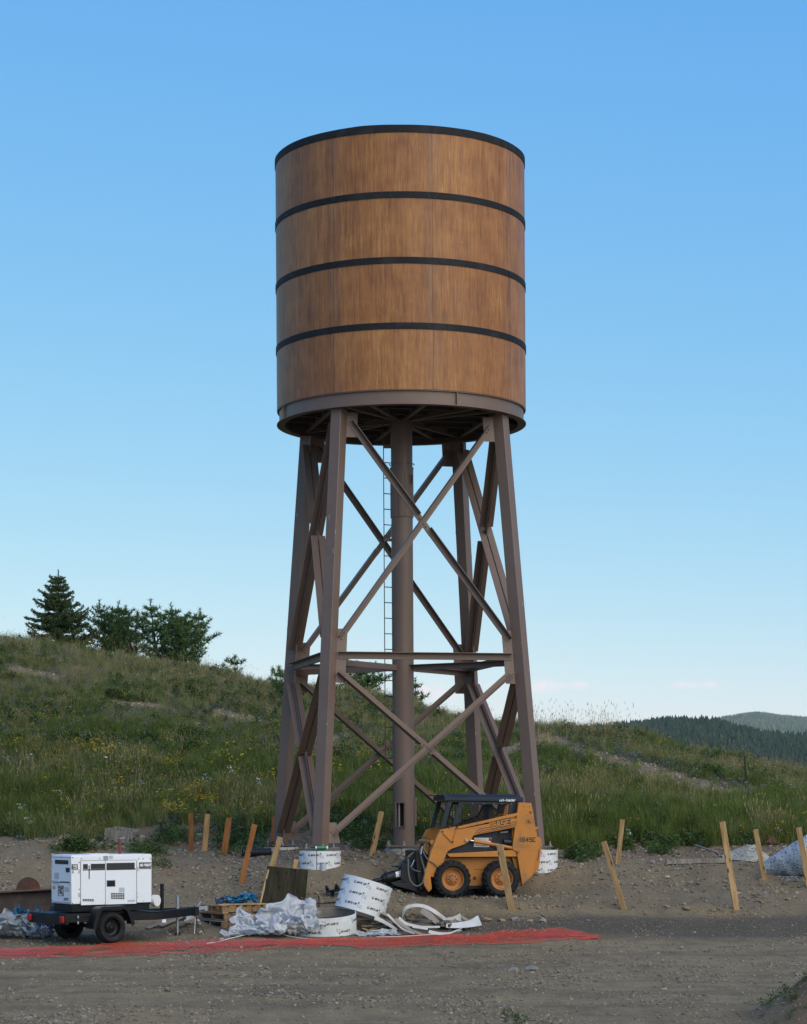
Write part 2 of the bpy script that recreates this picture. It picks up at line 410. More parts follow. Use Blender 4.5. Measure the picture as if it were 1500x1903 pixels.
# block lettering from strokes
GLY = {'C': [[(.95, 1), (.2, 1), (0, .8), (0, .2), (.2, 0), (.95, 0)]], 'A': [[(0, 0), (.35, 1), (.65, 1), (1, 0)], [(.2, .34), (.8, .34)]],
 'S': [[(1, 1), (0, 1), (0, .5), (1, .5), (1, 0), (0, 0)]], 'E': [[(1, 1), (0, 1), (0, 0), (1, 0)], [(0, .5), (.85, .5)]], '1': [[(.15, .8), (.5, 1), (.5, 0)]],
 '8': [[(0, 0), (0, 1), (1, 1), (1, 0), (0, 0)], [(0, .5), (1, .5)]], '4': [[(.75, 0), (.75, 1), (0, .35), (1.05, .35)]], '5': [[(1, 1), (0, 1), (0, .55), (1, .55), (1, 0), (0, 0)]],
 'M': [[(0, 0), (0, 1), (.5, .4), (1, 1), (1, 0)]], 'Q': [[(0, 0), (0, 1), (1, 1), (1, 0), (0, 0)], [(.6, .3), (1.05, -.08)]], 'P': [[(0, 0), (0, 1), (1, 1), (1, .5), (0, .5)]],
 'O': [[(0, 0), (0, 1), (1, 1), (1, 0), (0, 0)]], 'W': [[(0, 1), (.2, 0), (.5, .65), (.8, 0), (1, 1)]], 'R': [[(0, 0), (0, 1), (1, 1), (1, .5), (0, .5)], [(.5, .5), (1, 0)]],
 'H': [[(0, 0), (0, 1)], [(1, 0), (1, 1)], [(0, .5), (1, .5)]], 'I': [[(.5, 0), (.5, 1)]], 'T': [[(0, 1), (1, 1)], [(.5, 0), (.5, 1)]],
 'u': [[(0, .65), (0, 0), (1, 0), (1, .65)]], 'n': [[(0, 0), (0, .65), (1, .65), (1, 0)]], 'i': [[(.5, 0), (.5, .65)], [(.5, .85), (.5, 1)]], '-': [[(.1, .33), (.9, .33)]], 'l': [[(.5, 0), (.5, 1)]],
 'o': [[(0, 0), (0, .65), (1, .65), (1, 0), (0, 0)]], 'a': [[(0, .65), (1, .65), (1, 0), (0, 0), (0, .33), (1, .33)]], 'd': [[(1, 1), (1, 0), (0, 0), (0, .65), (1, .65)]],
 'e': [[(1, 0), (0, 0), (0, .65), (1, .65), (1, .33), (0, .33)]], 'r': [[(0, 0), (0, .65), (.85, .65)]]}
def block(txt, w, h, th, shear=0, gap=.45):
    """2D quads (x, y, layer) of bold block capitals filling w x h"""
    adv = []; x = 0
    for ch in txt:
        wd = .35 if ch in 'Iil1' and ch != '1' else (.5 if ch == '1' else (.5 if ch == ' ' else 1)); adv.append((x, wd)); x += wd + gap
    tot = x - gap; sx = (w - th) / tot; sy = h - th; V = []; Fc = []; lay = 0
    for ch, (x0, wd) in zip(txt, adv):
        for st in GLY.get(ch, []):
            pts = [((x0 + a * wd) * sx + th / 2, b * sy + th / 2) for a, b in st]
            for (ax_, ay), (bx_, by) in zip(pts, pts[1:]):
                dx, dy = bx_ - ax_, by - ay; L_ = math.hypot(dx, dy) or 1; dx /= L_; dy /= L_; t2 = th / 2
                o = len(V)
                for (px_, py_, e_) in ((ax_, ay, -1), (bx_, by, 1)):
                    for s_ in (-1, 1):
                        X = px_ + dx * t2 * e_ - dy * t2 * s_; Y = py_ + dy * t2 * e_ + dx * t2 * s_; V.append((X + shear * Y, Y, lay))
                Fc.append((o, o + 1, o + 3, o + 2)); lay += 1
    return V, Fc
def block_on(name, txt, o, ex, ey, w, h, th, mat, parent, shear=0, lift=.0):
    vs, fs = block(txt, w, h, th, shear); o = Vector(o); ex = Vector(ex); ey = Vector(ey); nz = ex.cross(ey).normalized()
    mb = MB(); mb.add([o + ex * a + ey * b + nz * (lift + .00012 * c) for a, b, c in vs], fs)
    return mb.build(name, mat, parent, smooth=0, fix=False)

# folds of a thrown down sheet: a short cloth simulation of a crumpled grid, run before anything else is built
def fold_sheet(nx_, ny_, frames):
    from mathutils import noise as mn
    W_, D_ = 3.4, 2.0; flat = [((i / (nx_ - 1) - .5) * W_, (j / (ny_ - 1) - .5) * D_, 0) for j in range(ny_) for i in range(nx_)]
    faces = [(j * nx_ + i, j * nx_ + i + 1, (j + 1) * nx_ + i + 1, (j + 1) * nx_ + i) for j in range(ny_ - 1) for i in range(nx_ - 1)]
    me = bpy.data.meshes.new('sheet'); me.from_pydata(flat, [], faces); ob = bpy.data.objects.new('sheet', me); COL.objects.link(ob)
    base = ob.shape_key_add(name='Basis'); rest = ob.shape_key_add(name='rest')
    for n, (x, y, z) in enumerate(flat):
        rest.data[n].co = (x, y, z); p = Vector((x * 1.1, y * 1.1, 0)); z_ = .55 + .30 * mn.noise(p * 1.7) + .16 * mn.noise(p * 4 + Vector((5, 5, 0)))
        base.data[n].co = (x * .58 + .10 * mn.noise(p * 2.5 + Vector((0, 9, 1))), y * .52 + .10 * mn.noise(p * 2.5 + Vector((9, 0, 2))), max(.12, z_ + .15 * math.exp(-(x * .58 - .25) ** 2 * 6)))
        me.vertices[n].co = base.data[n].co
    rest.value = 0; tmp = []
    for (x, y, z, r, s_) in ((0, 0, 0, 0, 0), (.25, .1, 0, .42, 1), (-.15, .15, 0, .3, 1), (.6, -.05, 0, .28, .9), (-.55, 0, 0, .18, .8)):
        bm = bmesh.new()
        if r == 0: bmesh.ops.create_grid(bm, x_segments=1, y_segments=1, size=10)
        else: bmesh.ops.create_uvsphere(bm, u_segments=24, v_segments=12, radius=r)
        m2 = bpy.data.meshes.new('bulge'); bm.to_mesh(m2); bm.free(); o2 = bpy.data.objects.new('bulge', m2); COL.objects.link(o2); o2.location = (x, y, z)
        if r: o2.scale = (1, .8, s_)
        o2.modifiers.new('hit', 'COLLISION'); o2.collision.thickness_outer = .01; o2.collision.cloth_friction = 30; tmp.append(o2)
    m = ob.modifiers.new('cloth', 'CLOTH'); st = m.settings; st.quality = 5; st.mass = .15; st.tension_stiffness = 20; st.compression_stiffness = 20; st.shear_stiffness = 10; st.bending_stiffness = .5; st.air_damping = 1.5
    st.rest_shape_key = rest; cs = m.collision_settings; cs.use_self_collision = True; cs.self_distance_min = .014; cs.distance_min = .014; cs.collision_quality = 2
    m.point_cache.frame_end = frames
    for f in range(1, frames): scn.frame_set(f)
    ev = ob.evaluated_get(bpy.context.evaluated_depsgraph_get()).to_mesh(); pts = np.array([v.co[:] for v in ev.vertices])
    for o2 in tmp + [ob]: bpy.data.objects.remove(o2)
    scn.frame_set(1)
    pts[:, :2] -= pts[:, :2].mean(0); pts[:, 2] -= .01
    return pts, faces
FP, FF = fold_sheet(56, 34, 40)
# ------------------------------------------------------------------ terrain
YP = [-300, 0, 18, 30, 38, 40, 41.5, 42.8, 43.8, 45.0, 46.2, 48, 50.4, 51.5]
ZP = [-3.2, -3.0, -2.72, -2.58, -2.48, -2.43, -2.34, -2.08, -1.82, -1.60, -1.24, -1.06, -.95, -.9]
SKX = [-900, -400, -200, 0, 150, 300, 400, 520, 620, 700, 800, 900, 1000, 1130, 1200, 1300, 1400, 1500, 1700, 2000, 2600]
SKY_ = [1120, 1137, 1163, 1187, 1204, 1232, 1250, 1275, 1283, 1293, 1321, 1342, 1354, 1358, 1371, 1396, 1420, 1440, 1478, 1500, 1520]
YB = 50.4
def crestY(px): return np.interp(px, [0, 500, 900, 1500], [84, 82, 77, 72])
BARE = [(1010, 1376, 1150, 1418, 13), (1150, 1418, 1260, 1458, 17), (1250, 1455, 1400, 1478, 12), (20, 1240, 110, 1262, 6),
        (400, 1325, 500, 1345, 6), (300, 1312, 210, 1306, 4), (1000, 1380, 940, 1400, 11), (1120, 1440, 1060, 1428, 8), (560, 1372, 620, 1380, 12)]
def Hraw(x, Y):
    x = np.asarray(x, float); Y = np.asarray(Y, float)
    wob = fbm(x * .35, Y * .12, 3, 3) * .9 * np.clip((Y - 38) / 5, 0, 1) * np.clip((56 - Y) / 5, 0, 1)
    pxy = CX + F * x / np.maximum(Y, 20)
    wob = wob + 1.35 * np.clip((pxy - 430) / 90, 0, 1) * np.clip((830 - pxy) / 90, 0, 1) * np.clip((Y - 42.5) / 1.5, 0, 1)
    zy = np.interp(Y + wob, YP, ZP)
    # spoil bank on the left behind the trailer
    bank = .32 * np.exp(-((x + 7.6) / 1.6) ** 2 - ((Y - 48.6) / 1.8) ** 2)
    px = np.clip(CX + F * x / np.maximum(Y, 45), -900, 2600)
    zc = (YH - np.interp(px, SKX, SKY_)) / F * crestY(px)
    yc = crestY(px)
    t = np.clip((Y - YB) / (yc - YB), 0, 1)
    zh = -.95 + (zc + .95) * (t * 1.1 - .1 * t * t)
    d = np.maximum(Y - yc, 0)
    zb = zc - .10 * (np.sqrt(d * d + 49) - 7)
    zb = np.maximum(zb, -60)
    z = np.where(Y < YB, zy, np.where(Y < yc, zh, zb))
    z = z + bank
    hill = np.clip((Y - 50) / 6, 0, 1)
    mound = np.clip((Y - 42) / 1.5, 0, 1) * (1 - hill)
    near = np.clip((200 - Y) / 80, 0, 1)
    z = z + near * (fbm(x * .45, Y * .45, 11, 4) * .34 * hill * np.clip((110 - Y) / 20, 0.1, 1)
         + mound * (fbm(x * .9, Y * .9, 21, 4) * .17 + np.maximum(fbm(x * 2.6, Y * 2.6, 25, 3), 0) * .16)
         + fbm(x * .5, Y * .9, 31, 4) * .045 + fbm(x * 3, Y * 3, 41, 3) * .03)
    # weedy mound at the lower right corner
    z = z + .62 * np.clip(1 - np.sqrt(((x - 5.25) / 1.0) ** 2 + ((Y - 27.4) / 1.7) ** 2), 0, 1) * (1 + fbm(x * 3, Y * 3, 51, 3))
    return z
SKC, SKL = (1.55, 44.5), -1.78
def H(x, Y):
    z = Hraw(x, Y)
    f = np.clip(1.9 - np.sqrt(((np.asarray(x) - SKC[0]) / 1.35) ** 2 + ((np.asarray(Y) - SKC[1]) / .8) ** 2), 0, 1)
    return z * (1 - f) + SKL * f
def h1(x, Y): return float(H(np.array([x]), np.array([Y]))[0])
def G(px, py, y0=22, y1=112):
    """the ground point seen at photo pixel (px, py)"""
    for st_ in (.25, .01):
        Y = np.arange(y0, y1, st_); x = (px - CX) / F * Y; z = (YH - py) / F * Y
        ok = np.nonzero(H(x, Y) >= z)[0]
        i = ok[0] if len(ok) else len(Y) - 1
        y0, y1 = Y[i] - .26, Y[i] + .02
    return Vector((float(x[i]), float(Y[i]), float(z[i])))
def bare_mask(px, py):
    m = np.zeros(np.shape(px))
    for (x0, y0, x1, y1, r) in BARE:
        dx, dy = x1 - x0, y1 - y0; L = dx * dx + dy * dy
        t = np.clip(((px - x0) * dx + (py - y0) * dy) / L, 0, 1)
        d = np.sqrt(((px - x0 - t * dx) * .8) ** 2 + (py - y0 - t * dy) ** 2)
        m = np.maximum(m, np.clip(1.5 - d / r, 0, 1))
    return m

gx = list(np.arange(-13.2, 13.21, .11)); s = .11
a = []; v = 13.2
while v < 8000: s *= 1.16; v += s; a.append(v)
gx = np.array([-q for q in a[::-1]] + gx + a)
gy = list(np.arange(23.0, 52.0, .11)); v = 52.0; s = .2
while v < 96: v += .28; gy.append(v)
s = .28
while v < 8000: s *= 1.12; v += s; gy.append(v)
b_ = []; v = 23.0; s = .11
while v > -250: s *= 1.2; v -= s; b_.append(v)
gy = np.array(b_[::-1] + gy)
XX, YY = np.meshgrid(gx, gy)
ZZ = H(XX, YY)
nx, ny = len(gx), len(gy)

def edge_line(x):      # where gravel yard ends and the grassy hillside begins
    px = CX + F * np.asarray(x) / 51
    return np.interp(px, [-200, 0, 170, 300, 420, 560, 700, 1050, 1200, 1350, 1700], [51.6, 51.4, 50.0, 53.2, 52.4, 54.2, 52.6, 50.2, 51.6, 51.2, 51.0]) + fbm(np.asarray(x) * .8, np.asarray(x) * 0 + 3.3, 71, 4) * 3.2

def groundmat(hill):
    s = NB('hillside soil' if hill else 'gravel and dirt'); v = s.tc.outputs['Object']
    at = s.n('ShaderNodeAttribute', attribute_name='zone'); zs = s.n('ShaderNodeSeparateColor'); s.set(zs.inputs[0], at.outputs['Color'])
    big = s.noise(s.mapping(v, (.5, .22, 1)), 1, 5, .6)
    mid = s.noise(s.mapping(v, (1, .5, 1)), 2.6, 6, .65)
    fine = s.noise(v, 26, 4, .7)
    grain = s.noise(v, 85, 2, .7)
    peb = s.voro(v, 21); pebc = s.voro(v, 21, 'Color')
    peb2 = s.voro(v, 48); pebc2 = s.voro(v, 48, 'Color')
    if not hill:
        c = s.ramp(big, [(.35, (.155, .118, .070)), (.65, (.235, .180, .105))])
        c = s.mix(s.ramp(mid, [(.42, 0.0), (.66, .65)]), c, (.29, .225, .135))
        c = s.mix(s.ramp(mid, [(.28, .5), (.44, 0.0)]), c, (.10, .077, .048))
        rut_shading = s.noise(s.mapping(v, (.16, 1.5, 1), (3, 0, 0)), 1, 4, .6)  # shading of wheel ruts painted into the colour, no real grooves
        c = s.mix(s.ramp(rut_shading, [(.50, 0.0), (.62, .35)]), c, (.075, .063, .047))
        c = s.mix(s.ramp(rut_shading, [(.30, .5), (.42, 0.0)]), c, (.27, .225, .15))
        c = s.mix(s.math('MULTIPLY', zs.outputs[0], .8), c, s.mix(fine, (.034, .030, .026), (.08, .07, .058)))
        mo = s.mix(mid, (.12, .094, .064), (.235, .19, .128))
        c = s.mix(zs.outputs[1], c, mo)
        c = s.mix(zs.outputs[2], c, s.mix(mid, (.10, .065, .04), (.19, .13, .085)))
    else:
        c = s.mix(mid, (.03, .034, .014), (.075, .068, .034))  # soil darkened to paint in the shade between grass tufts
        c = s.mix(zs.outputs[0], c, s.mix(mid, (.15, .105, .06), (.27, .205, .13)))
    c = s.mix(s.ramp(fine, [(.3, .55), (.5, 0.0)]), c, s.mix(.5, c, (.02, .018, .015)))
    c = s.mix(s.ramp(grain, [(.55, 0.0), (.75, .55)]), c, (.30, .27, .23))
    pc = s.n('ShaderNodeSeparateColor'); s.set(pc.inputs[0], pebc)
    stone = s.mix(pc.outputs[1], (.09, .085, .08), (.40, .35, .29))
    sel = s.math('MULTIPLY', s.ramp(peb, [(.28, 1.0), (.36, 0.0)]), s.math('GREATER_THAN', pc.outputs[0], .72))
    c = s.mix(s.math('MULTIPLY', sel, .8), c, stone)
    pc2 = s.n('ShaderNodeSeparateColor'); s.set(pc2.inputs[0], pebc2)
    sel2 = s.math('MULTIPLY', s.ramp(peb2, [(.3, 1.0), (.4, 0.0)]), s.math('GREATER_THAN', pc2.outputs[0], .6))
    c = s.mix(s.math('MULTIPLY', sel2, .55), c, s.mix(pc2.outputs[1], (.07, .07, .07), (.34, .31, .27)))
    if not hill: c = s.mix(1.0, c, (.96, .92, .82), 'MULTIPLY')
    h = s.math('ADD', s.math('ADD', s.math('MULTIPLY', fine, .6), s.math('MULTIPLY', mid, 1.3)), s.math('ADD', s.math('MULTIPLY', sel, .35), s.math('MULTIPLY', sel2, .2)))
    s.bump(h, .8, .035)
    return s.fin(c, .92, 0, .2)
MT['ground'] = groundmat(False); MT['hill'] = groundmat(True)

idx = np.arange(nx * ny).reshape(ny, nx)
quads = np.stack([idx[:-1, :-1], idx[:-1, 1:], idx[1:, 1:], idx[1:, :-1]], -1).reshape(-1, 4)
cxq = ((XX[:-1, :-1] + XX[1:, 1:]) / 2).ravel(); cyq = ((YY[:-1, :-1] + YY[1:, 1:]) / 2).ravel()
isyard = cyq < edge_line(cxq)
PXg = CX + F * XX / np.maximum(YY, 5); PYg = YH - F * ZZ / np.maximum(YY, 5)
def sheet(name, sel, mat, zone):
    q = quads[sel]; used, inv = np.unique(q, return_inverse=True)
    V = np.stack([XX.ravel()[used], YY.ravel()[used], ZZ.ravel()[used]], 1)
    me = bpy.data.meshes.new(name); me.from_pydata(V.tolist(), [], inv.reshape(-1, 4).tolist())
    me.materials.append(mat); me.polygons.foreach_set('use_smooth', [True] * len(me.polygons))
    ca = me.color_attributes.new('zone', 'FLOAT_COLOR', 'POINT')
    z = zone.reshape(-1, 3)[used]; ca.data.foreach_set('color', np.concatenate([z, np.ones((len(z), 1))], 1).ravel())
    ob = bpy.data.objects.new(name, me); COL.objects.link(ob); ob['kind'] = 'structure'; return ob
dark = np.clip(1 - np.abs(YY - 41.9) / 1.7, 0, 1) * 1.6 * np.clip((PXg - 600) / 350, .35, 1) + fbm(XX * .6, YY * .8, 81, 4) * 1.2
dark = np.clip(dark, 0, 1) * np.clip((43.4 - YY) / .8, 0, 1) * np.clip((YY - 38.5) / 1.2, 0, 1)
mo = np.clip((YY - 42.6 + fbm(XX, YY, 5, 3)) / 1.2, 0, 1) * .8
br = np.clip((YY - 46.8 + fbm(XX * .7, YY * .7, 6, 3) * 2.5) / 2, 0, 1) * .8 * np.clip((PXg - 230) / 120, 0, 1)
br = np.maximum(br, np.clip(1.4 - np.sqrt(((XX - 5.25) / 1.0) ** 2 + ((YY - 27.4) / 1.7) ** 2), 0, 1))
zy_ = np.stack([dark, mo, br], -1)
bm_ = np.clip(bare_mask(PXg, PYg) + fbm(XX * .8, YY * .5, 91, 4) * 1.2 - .1, 0, 1)
zh_ = np.stack([bm_, bm_, bm_], -1)
sheet('gravel_ground', isyard, MT['ground'], zy_)
sheet('grassy_hill', ~isyard, MT['hill'], zh_)

# far ridges
def ridge(name, Y0, Y1, skx, sky, mat, zlow, seed, amp):
    us = np.linspace(-.7, .7, 260); ts = np.linspace(0, 1.35, 40)
    V = []; 
    U, T = np.meshgrid(us, ts); Yr = Y0 + (Y1 - Y0) * T
    top = (YH - np.interp(CX + F * U, skx, sky)) / F * Y1
    s_ = np.where(T < 1, np.sin(np.clip(T, 0, 1) * PI / 2), 1 - (T - 1) * .6)
    Z = zlow + (top - zlow) * s_ + fbm(U * Yr / amp / 8, Yr / amp / 8, seed, 4) * amp * np.clip(s_, 0, 1)
    X = U * Yr
    n_, m_ = len(us), len(ts); ii = np.arange(n_ * m_).reshape(m_, n_)
    q = np.stack([ii[:-1, :-1], ii[:-1, 1:], ii[1:, 1:], ii[1:, :-1]], -1).reshape(-1, 4)
    me = bpy.data.meshes.new(name); me.from_pydata(np.stack([X.ravel(), Yr.ravel(), Z.ravel()], 1).tolist(), [], q.tolist())
    me.materials.append(mat); me.polygons.foreach_set('use_smooth', [True] * len(me.polygons))
    ob = bpy.data.objects.new(name, me); COL.objects.link(ob); ob['kind'] = 'structure'
    return U, T, X, Yr, Z
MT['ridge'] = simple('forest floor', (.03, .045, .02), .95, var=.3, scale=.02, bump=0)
MT['ridge2'] = simple('distant meadow and forest', (.20, .23, .14), .95, var=.35, scale=.006, bump=0, dirt=(.30, .30, .2), dirtamt=.6)  # brightened: sunlight and haze of the far slope put into the colour
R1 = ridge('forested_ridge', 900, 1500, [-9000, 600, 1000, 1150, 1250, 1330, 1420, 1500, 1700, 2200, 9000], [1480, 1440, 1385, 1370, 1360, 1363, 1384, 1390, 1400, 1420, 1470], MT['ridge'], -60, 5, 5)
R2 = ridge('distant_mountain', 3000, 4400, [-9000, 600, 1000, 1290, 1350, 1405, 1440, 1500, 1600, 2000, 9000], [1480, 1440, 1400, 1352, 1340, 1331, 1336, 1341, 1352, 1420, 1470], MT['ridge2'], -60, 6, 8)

# ------------------------------------------------------------------ scatter by geometry nodes
def proto(mb_parts, name):
    """joined prototype mesh that is not linked to the scene; mb_parts: list of (MB, material)"""
    V = []; Fc = []; mi = []; mats = []
    for i, (mb, m) in enumerate(mb_parts):
        o = len(V); V += mb.v; Fc += [tuple(k + o for k in f) for f in mb.f]; mi += [i] * len(mb.f); mats.append(m)
    me = bpy.data.meshes.new(name); me.from_pydata(V, [], Fc)
    for m in mats: me.materials.append(m)
    me.polygons.foreach_set('material_index', mi)
    return bpy.data.objects.new(name, me)
def scatter(name, pts, rot, scl, var, protos, label=None, smooth=False):
    me = bpy.data.meshes.new(name); me.from_pydata(np.asarray(pts).tolist(), [], [])
    a = me.attributes.new('rot', 'FLOAT_VECTOR', 'POINT'); a.data.foreach_set('vector', np.asarray(rot, float).ravel())
    a = me.attributes.new('scl', 'FLOAT_VECTOR', 'POINT'); a.data.foreach_set('vector', np.asarray(scl, float).ravel())
    a = me.attributes.new('var', 'INT', 'POINT'); a.data.foreach_set('value', np.asarray(var, int))
    ob = bpy.data.objects.new(name, me); COL.objects.link(ob)
    ng = bpy.data.node_groups.new(name + ' scatter', 'GeometryNodeTree')
    ng.interface.new_socket('Geometry', in_out='INPUT', socket_type='NodeSocketGeometry')
    ng.interface.new_socket('Geometry', in_out='OUTPUT', socket_type='NodeSocketGeometry')
    gi = ng.nodes.new('NodeGroupInput'); go = ng.nodes.new('NodeGroupOutput'); jn = ng.nodes.new('GeometryNodeJoinGeometry')
    def attr(nm, ty):
        x = ng.nodes.new('GeometryNodeInputNamedAttribute'); x.data_type = ty; x.inputs['Name'].default_value = nm; return x.outputs[0]
    ar = attr('rot', 'FLOAT_VECTOR'); as_ = attr('scl', 'FLOAT_VECTOR'); av = attr('var', 'INT')
    m2p = ng.nodes.new('GeometryNodeMeshToPoints'); ng.links.new(gi.outputs[0], m2p.inputs[0])
    for i, p in enumerate(protos):
        oi = ng.nodes.new('GeometryNodeObjectInfo'); oi.inputs['Object'].default_value = p; oi.inputs['As Instance'].default_value = True
        cmp = ng.nodes.new('FunctionNodeCompare'); cmp.data_type = 'INT'; cmp.operation = 'EQUAL'
        ng.links.new(av, cmp.inputs[2]); cmp.inputs[3].default_value = i
        ip = ng.nodes.new('GeometryNodeInstanceOnPoints')
        ng.links.new(m2p.outputs[0], ip.inputs['Points']); ng.links.new(cmp.outputs[0], ip.inputs['Selection'])
        ng.links.new(oi.outputs['Geometry'], ip.inputs['Instance']); ng.links.new(ar, ip.inputs['Rotation']); ng.links.new(as_, ip.inputs['Scale'])
        ng.links.new(ip.outputs[0], jn.inputs[0])
    ng.links.new(jn.outputs[0], go.inputs[0])
    md = ob.modifiers.new('scatter', 'NODES'); md.node_group = ng
    ob['kind'] = 'stuff'
    if label: ob['label'] = label; 
    return ob

rs = np.random.RandomState(7)
def blade(mb, x, y, h, w, lean, az, seg=3, curl=1.0):
    """one grass blade, rooted at x,y"""
    ca, sa = math.cos(az), math.sin(az); o = len(mb.v)
    for i in range(seg + 1):
        t = i / seg; r = lean * t ** (1 + curl); ww = w * (1 - t * .85) / 2
        z = h * t * (1 - .15 * lean * t)
        for sgn in (-1, 1): mb.v.append((x + ca * r - sa * ww * sgn, y + sa * r + ca * ww * sgn, z))
    for i in range(seg):
        k = o + 2 * i; mb.f.append((k, k + 1, k + 3, k + 2)); mb.mi.append(0)
def tuft(n, rad, hmin, hmax, w, lean, seed, head=None):
    r = random.Random(seed); mb = MB(); hd = MB()
    for i in range(n):
        a = r.uniform(0, 6.28); d = rad * math.sqrt(r.random()); h = r.uniform(hmin, hmax); az = a + r.uniform(-1, 1); ln = r.uniform(.1, lean) * h
        blade(mb, d * math.cos(a), d * math.sin(a), h, w * r.uniform(.6, 1.3), ln, az, 3)
        if head and r.random() < head:
            tip = Vector((d * math.cos(a) + math.cos(az) * ln, d * math.sin(a) + math.sin(az) * ln, h * .9))
            hd.tube([tip, tip + Vector((math.cos(az) * .02, math.sin(az) * .02, .11))], [w * 1.1, w * .4], 3)
    return (mb, hd) if head else mb
def leafy(n, rad, h, lw, seed):
    r = random.Random(seed); mb = MB()
    for i in range(n):
        a = r.uniform(0, 6.28); d = rad * r.random() ** .6; z = h * r.random() * (1 - .5 * d / rad)
        p = Vector((d * math.cos(a), d * math.sin(a), z)); q = Euler((r.uniform(-.9, .9), r.uniform(-.9, .9), r.uniform(0, 6.3))).to_matrix()
        l = lw * r.uniform(.6, 1.5)
        mb.add([p + q @ Vector(u) for u in ((0, -l * .3, 0), (l, -l * .1, l * .12), (l * 1.3, l * .2, 0), (0, l * .3, l * .05))], [(0, 1, 2, 3)])
    return mb
def stems(n, rad, h, seed):
    r = random.Random(seed); mb = MB(); tips = []
    for i in range(n):
        a = r.uniform(0, 6.28); d = rad * r.random(); hh = h * r.uniform(.6, 1); ln = r.uniform(0, .25) * hh
        blade(mb, d * math.cos(a), d * math.sin(a), hh, .012, ln, a, 2); tips.append(Vector(((d + ln) * math.cos(a), (d + ln) * math.sin(a), hh * .97)))
    return mb, tips
def flower(n, rad, h, seed, fs, mat, k=4):
    st, tips = stems(n, rad, h, seed); lf = leafy(n * 2, rad, h * .6, .05, seed); fl = MB(); r = random.Random(seed)
    for t in tips:
        for j in range(k):
            q = Euler((r.uniform(-.9, .9), r.uniform(-.9, .9), r.uniform(0, 6))).to_matrix(); p = t + Vector((r.uniform(-1, 1), r.uniform(-1, 1), r.uniform(-1, .5))) * fs * 1.6
            fl.add([p + q @ Vector((fs * math.cos(u), fs * math.sin(u), 0)) for u in (0, 1.26, 2.5, 3.77, 5.03)], [(0, 1, 2, 3, 4)])
    st.add(lf.v, lf.f)
    return proto([(st, MT['forb_bright']), (fl, mat)], 'flower')

gr = []
for i in range(4): gr.append(proto([(tuft(34, .2, .55, 1.0, .017, .55, i), MT['grass'])], 'g'))
for i in range(2): gr.append(proto([(tuft(30, .22, .5, .95, .015, .6, 10 + i), MT['grass_pale'])], 'g'))
dr = []
for i in range(3):
    a, b = tuft(17, .17, .6, 1.15, .010, .4, 20 + i, head=.8); a.add(b.v, b.f); dr.append(proto([(a, MT['dry'])], 'd'))
sg = [proto([(leafy(70, .3, .55, .07, 30 + i), MT['sage'])], 's') for i in range(2)]
fo = [proto([(leafy(80, .32, .7, .085, 40 + i), MT['forb'])], 'f') for i in range(2)] + [proto([(leafy(60, .28, .6, .07, 50 + i), MT['forb_bright'])], 'f') for i in range(2)]
yl = [flower(9, .2, .55, 60 + i, .020, MT['yellow']) for i in range(2)]
wf = [flower(5, .15, .5, 70, .028, MT['whitefl'], 3), flower(4, .12, .45, 71, .02, MT['orangefl'], 3)]

n = 125000
U = np.where(rs.rand(n) < .72, rs.uniform(-.235, .235, n), rs.uniform(.235, .42, n) * np.where(rs.rand(n) < .5, -1, 1)); tY = rs.rand(n); Yv = 50.0 + 38 * tY ** .85
xv = U * Yv; zv = H(xv, Yv)
pxv = CX + U * F; pyv = YH - F * zv / Yv
keep = (Yv > edge_line(xv) + fbm(xv * 1.3, Yv * 1.3, 101, 3) * 1.4 - .15)
bare = bare_mask(pxv, pyv) + fbm(xv * .8, Yv * .5, 91, 4) * 1.2
patch = fbm(xv * .5, Yv * .33, 121, 4)
keep &= (rs.rand(n) > np.clip(bare * 1.5 - .05, 0, .93))
keep &= (rs.rand(n) < np.clip(.9 + patch * 1.5, .45, 1))
keep &= (rs.rand(n) < np.interp(tY, [0, .5, 1], [1, .8, .75]))
xv, Yv, zv, pxv, pyv, bare, patch = [q[keep] for q in (xv, Yv, zv, pxv, pyv, bare, patch)]; n = len(xv)
k1 = fbm(xv * .33, Yv * .22, 131, 4); k2 = fbm(xv * .55, Yv * .4, 141, 4); k3 = fbm(xv * .6, Yv * .5, 151, 4); r_ = rs.rand(n)
crest = np.clip((Yv - 66) / 16, 0, 1)
cls = np.zeros(n, int)
cls[r_ < .08 + crest * .20 + k1 * .45] = 1                                        # dry grass
mm = (r_ > .70 - k2 * 1.3) & (cls == 0); cls[mm] = 2                                 # leafy forbs
mm = (r_ > .86 - k3 * .9 - np.clip((bare - .2), 0, .3)) & (cls != 1); cls[mm] = 3   # sage
yw = np.exp(-((pxv - 330) / 130) ** 2 - ((pyv - 1512) / 34) ** 2) * .17 + np.exp(-((pxv - 120) / 160) ** 2 - ((pyv - 1400) / 70) ** 2) * .06 + np.exp(-((pxv - 430) / 150) ** 2 - ((pyv - 1430) / 60) ** 2) * .06 + np.exp(-((pxv - 640) / 60) ** 2 - ((pyv - 1420) / 40) ** 2) * .08 + .010
cls[rs.rand(n) < yw] = 4
cls[rs.rand(n) < .008] = 5
size = rs.uniform(.55, 1.35, n) * (1 + 1.1 * fbm(xv * 1.1, Yv * 1.1, 161, 3))
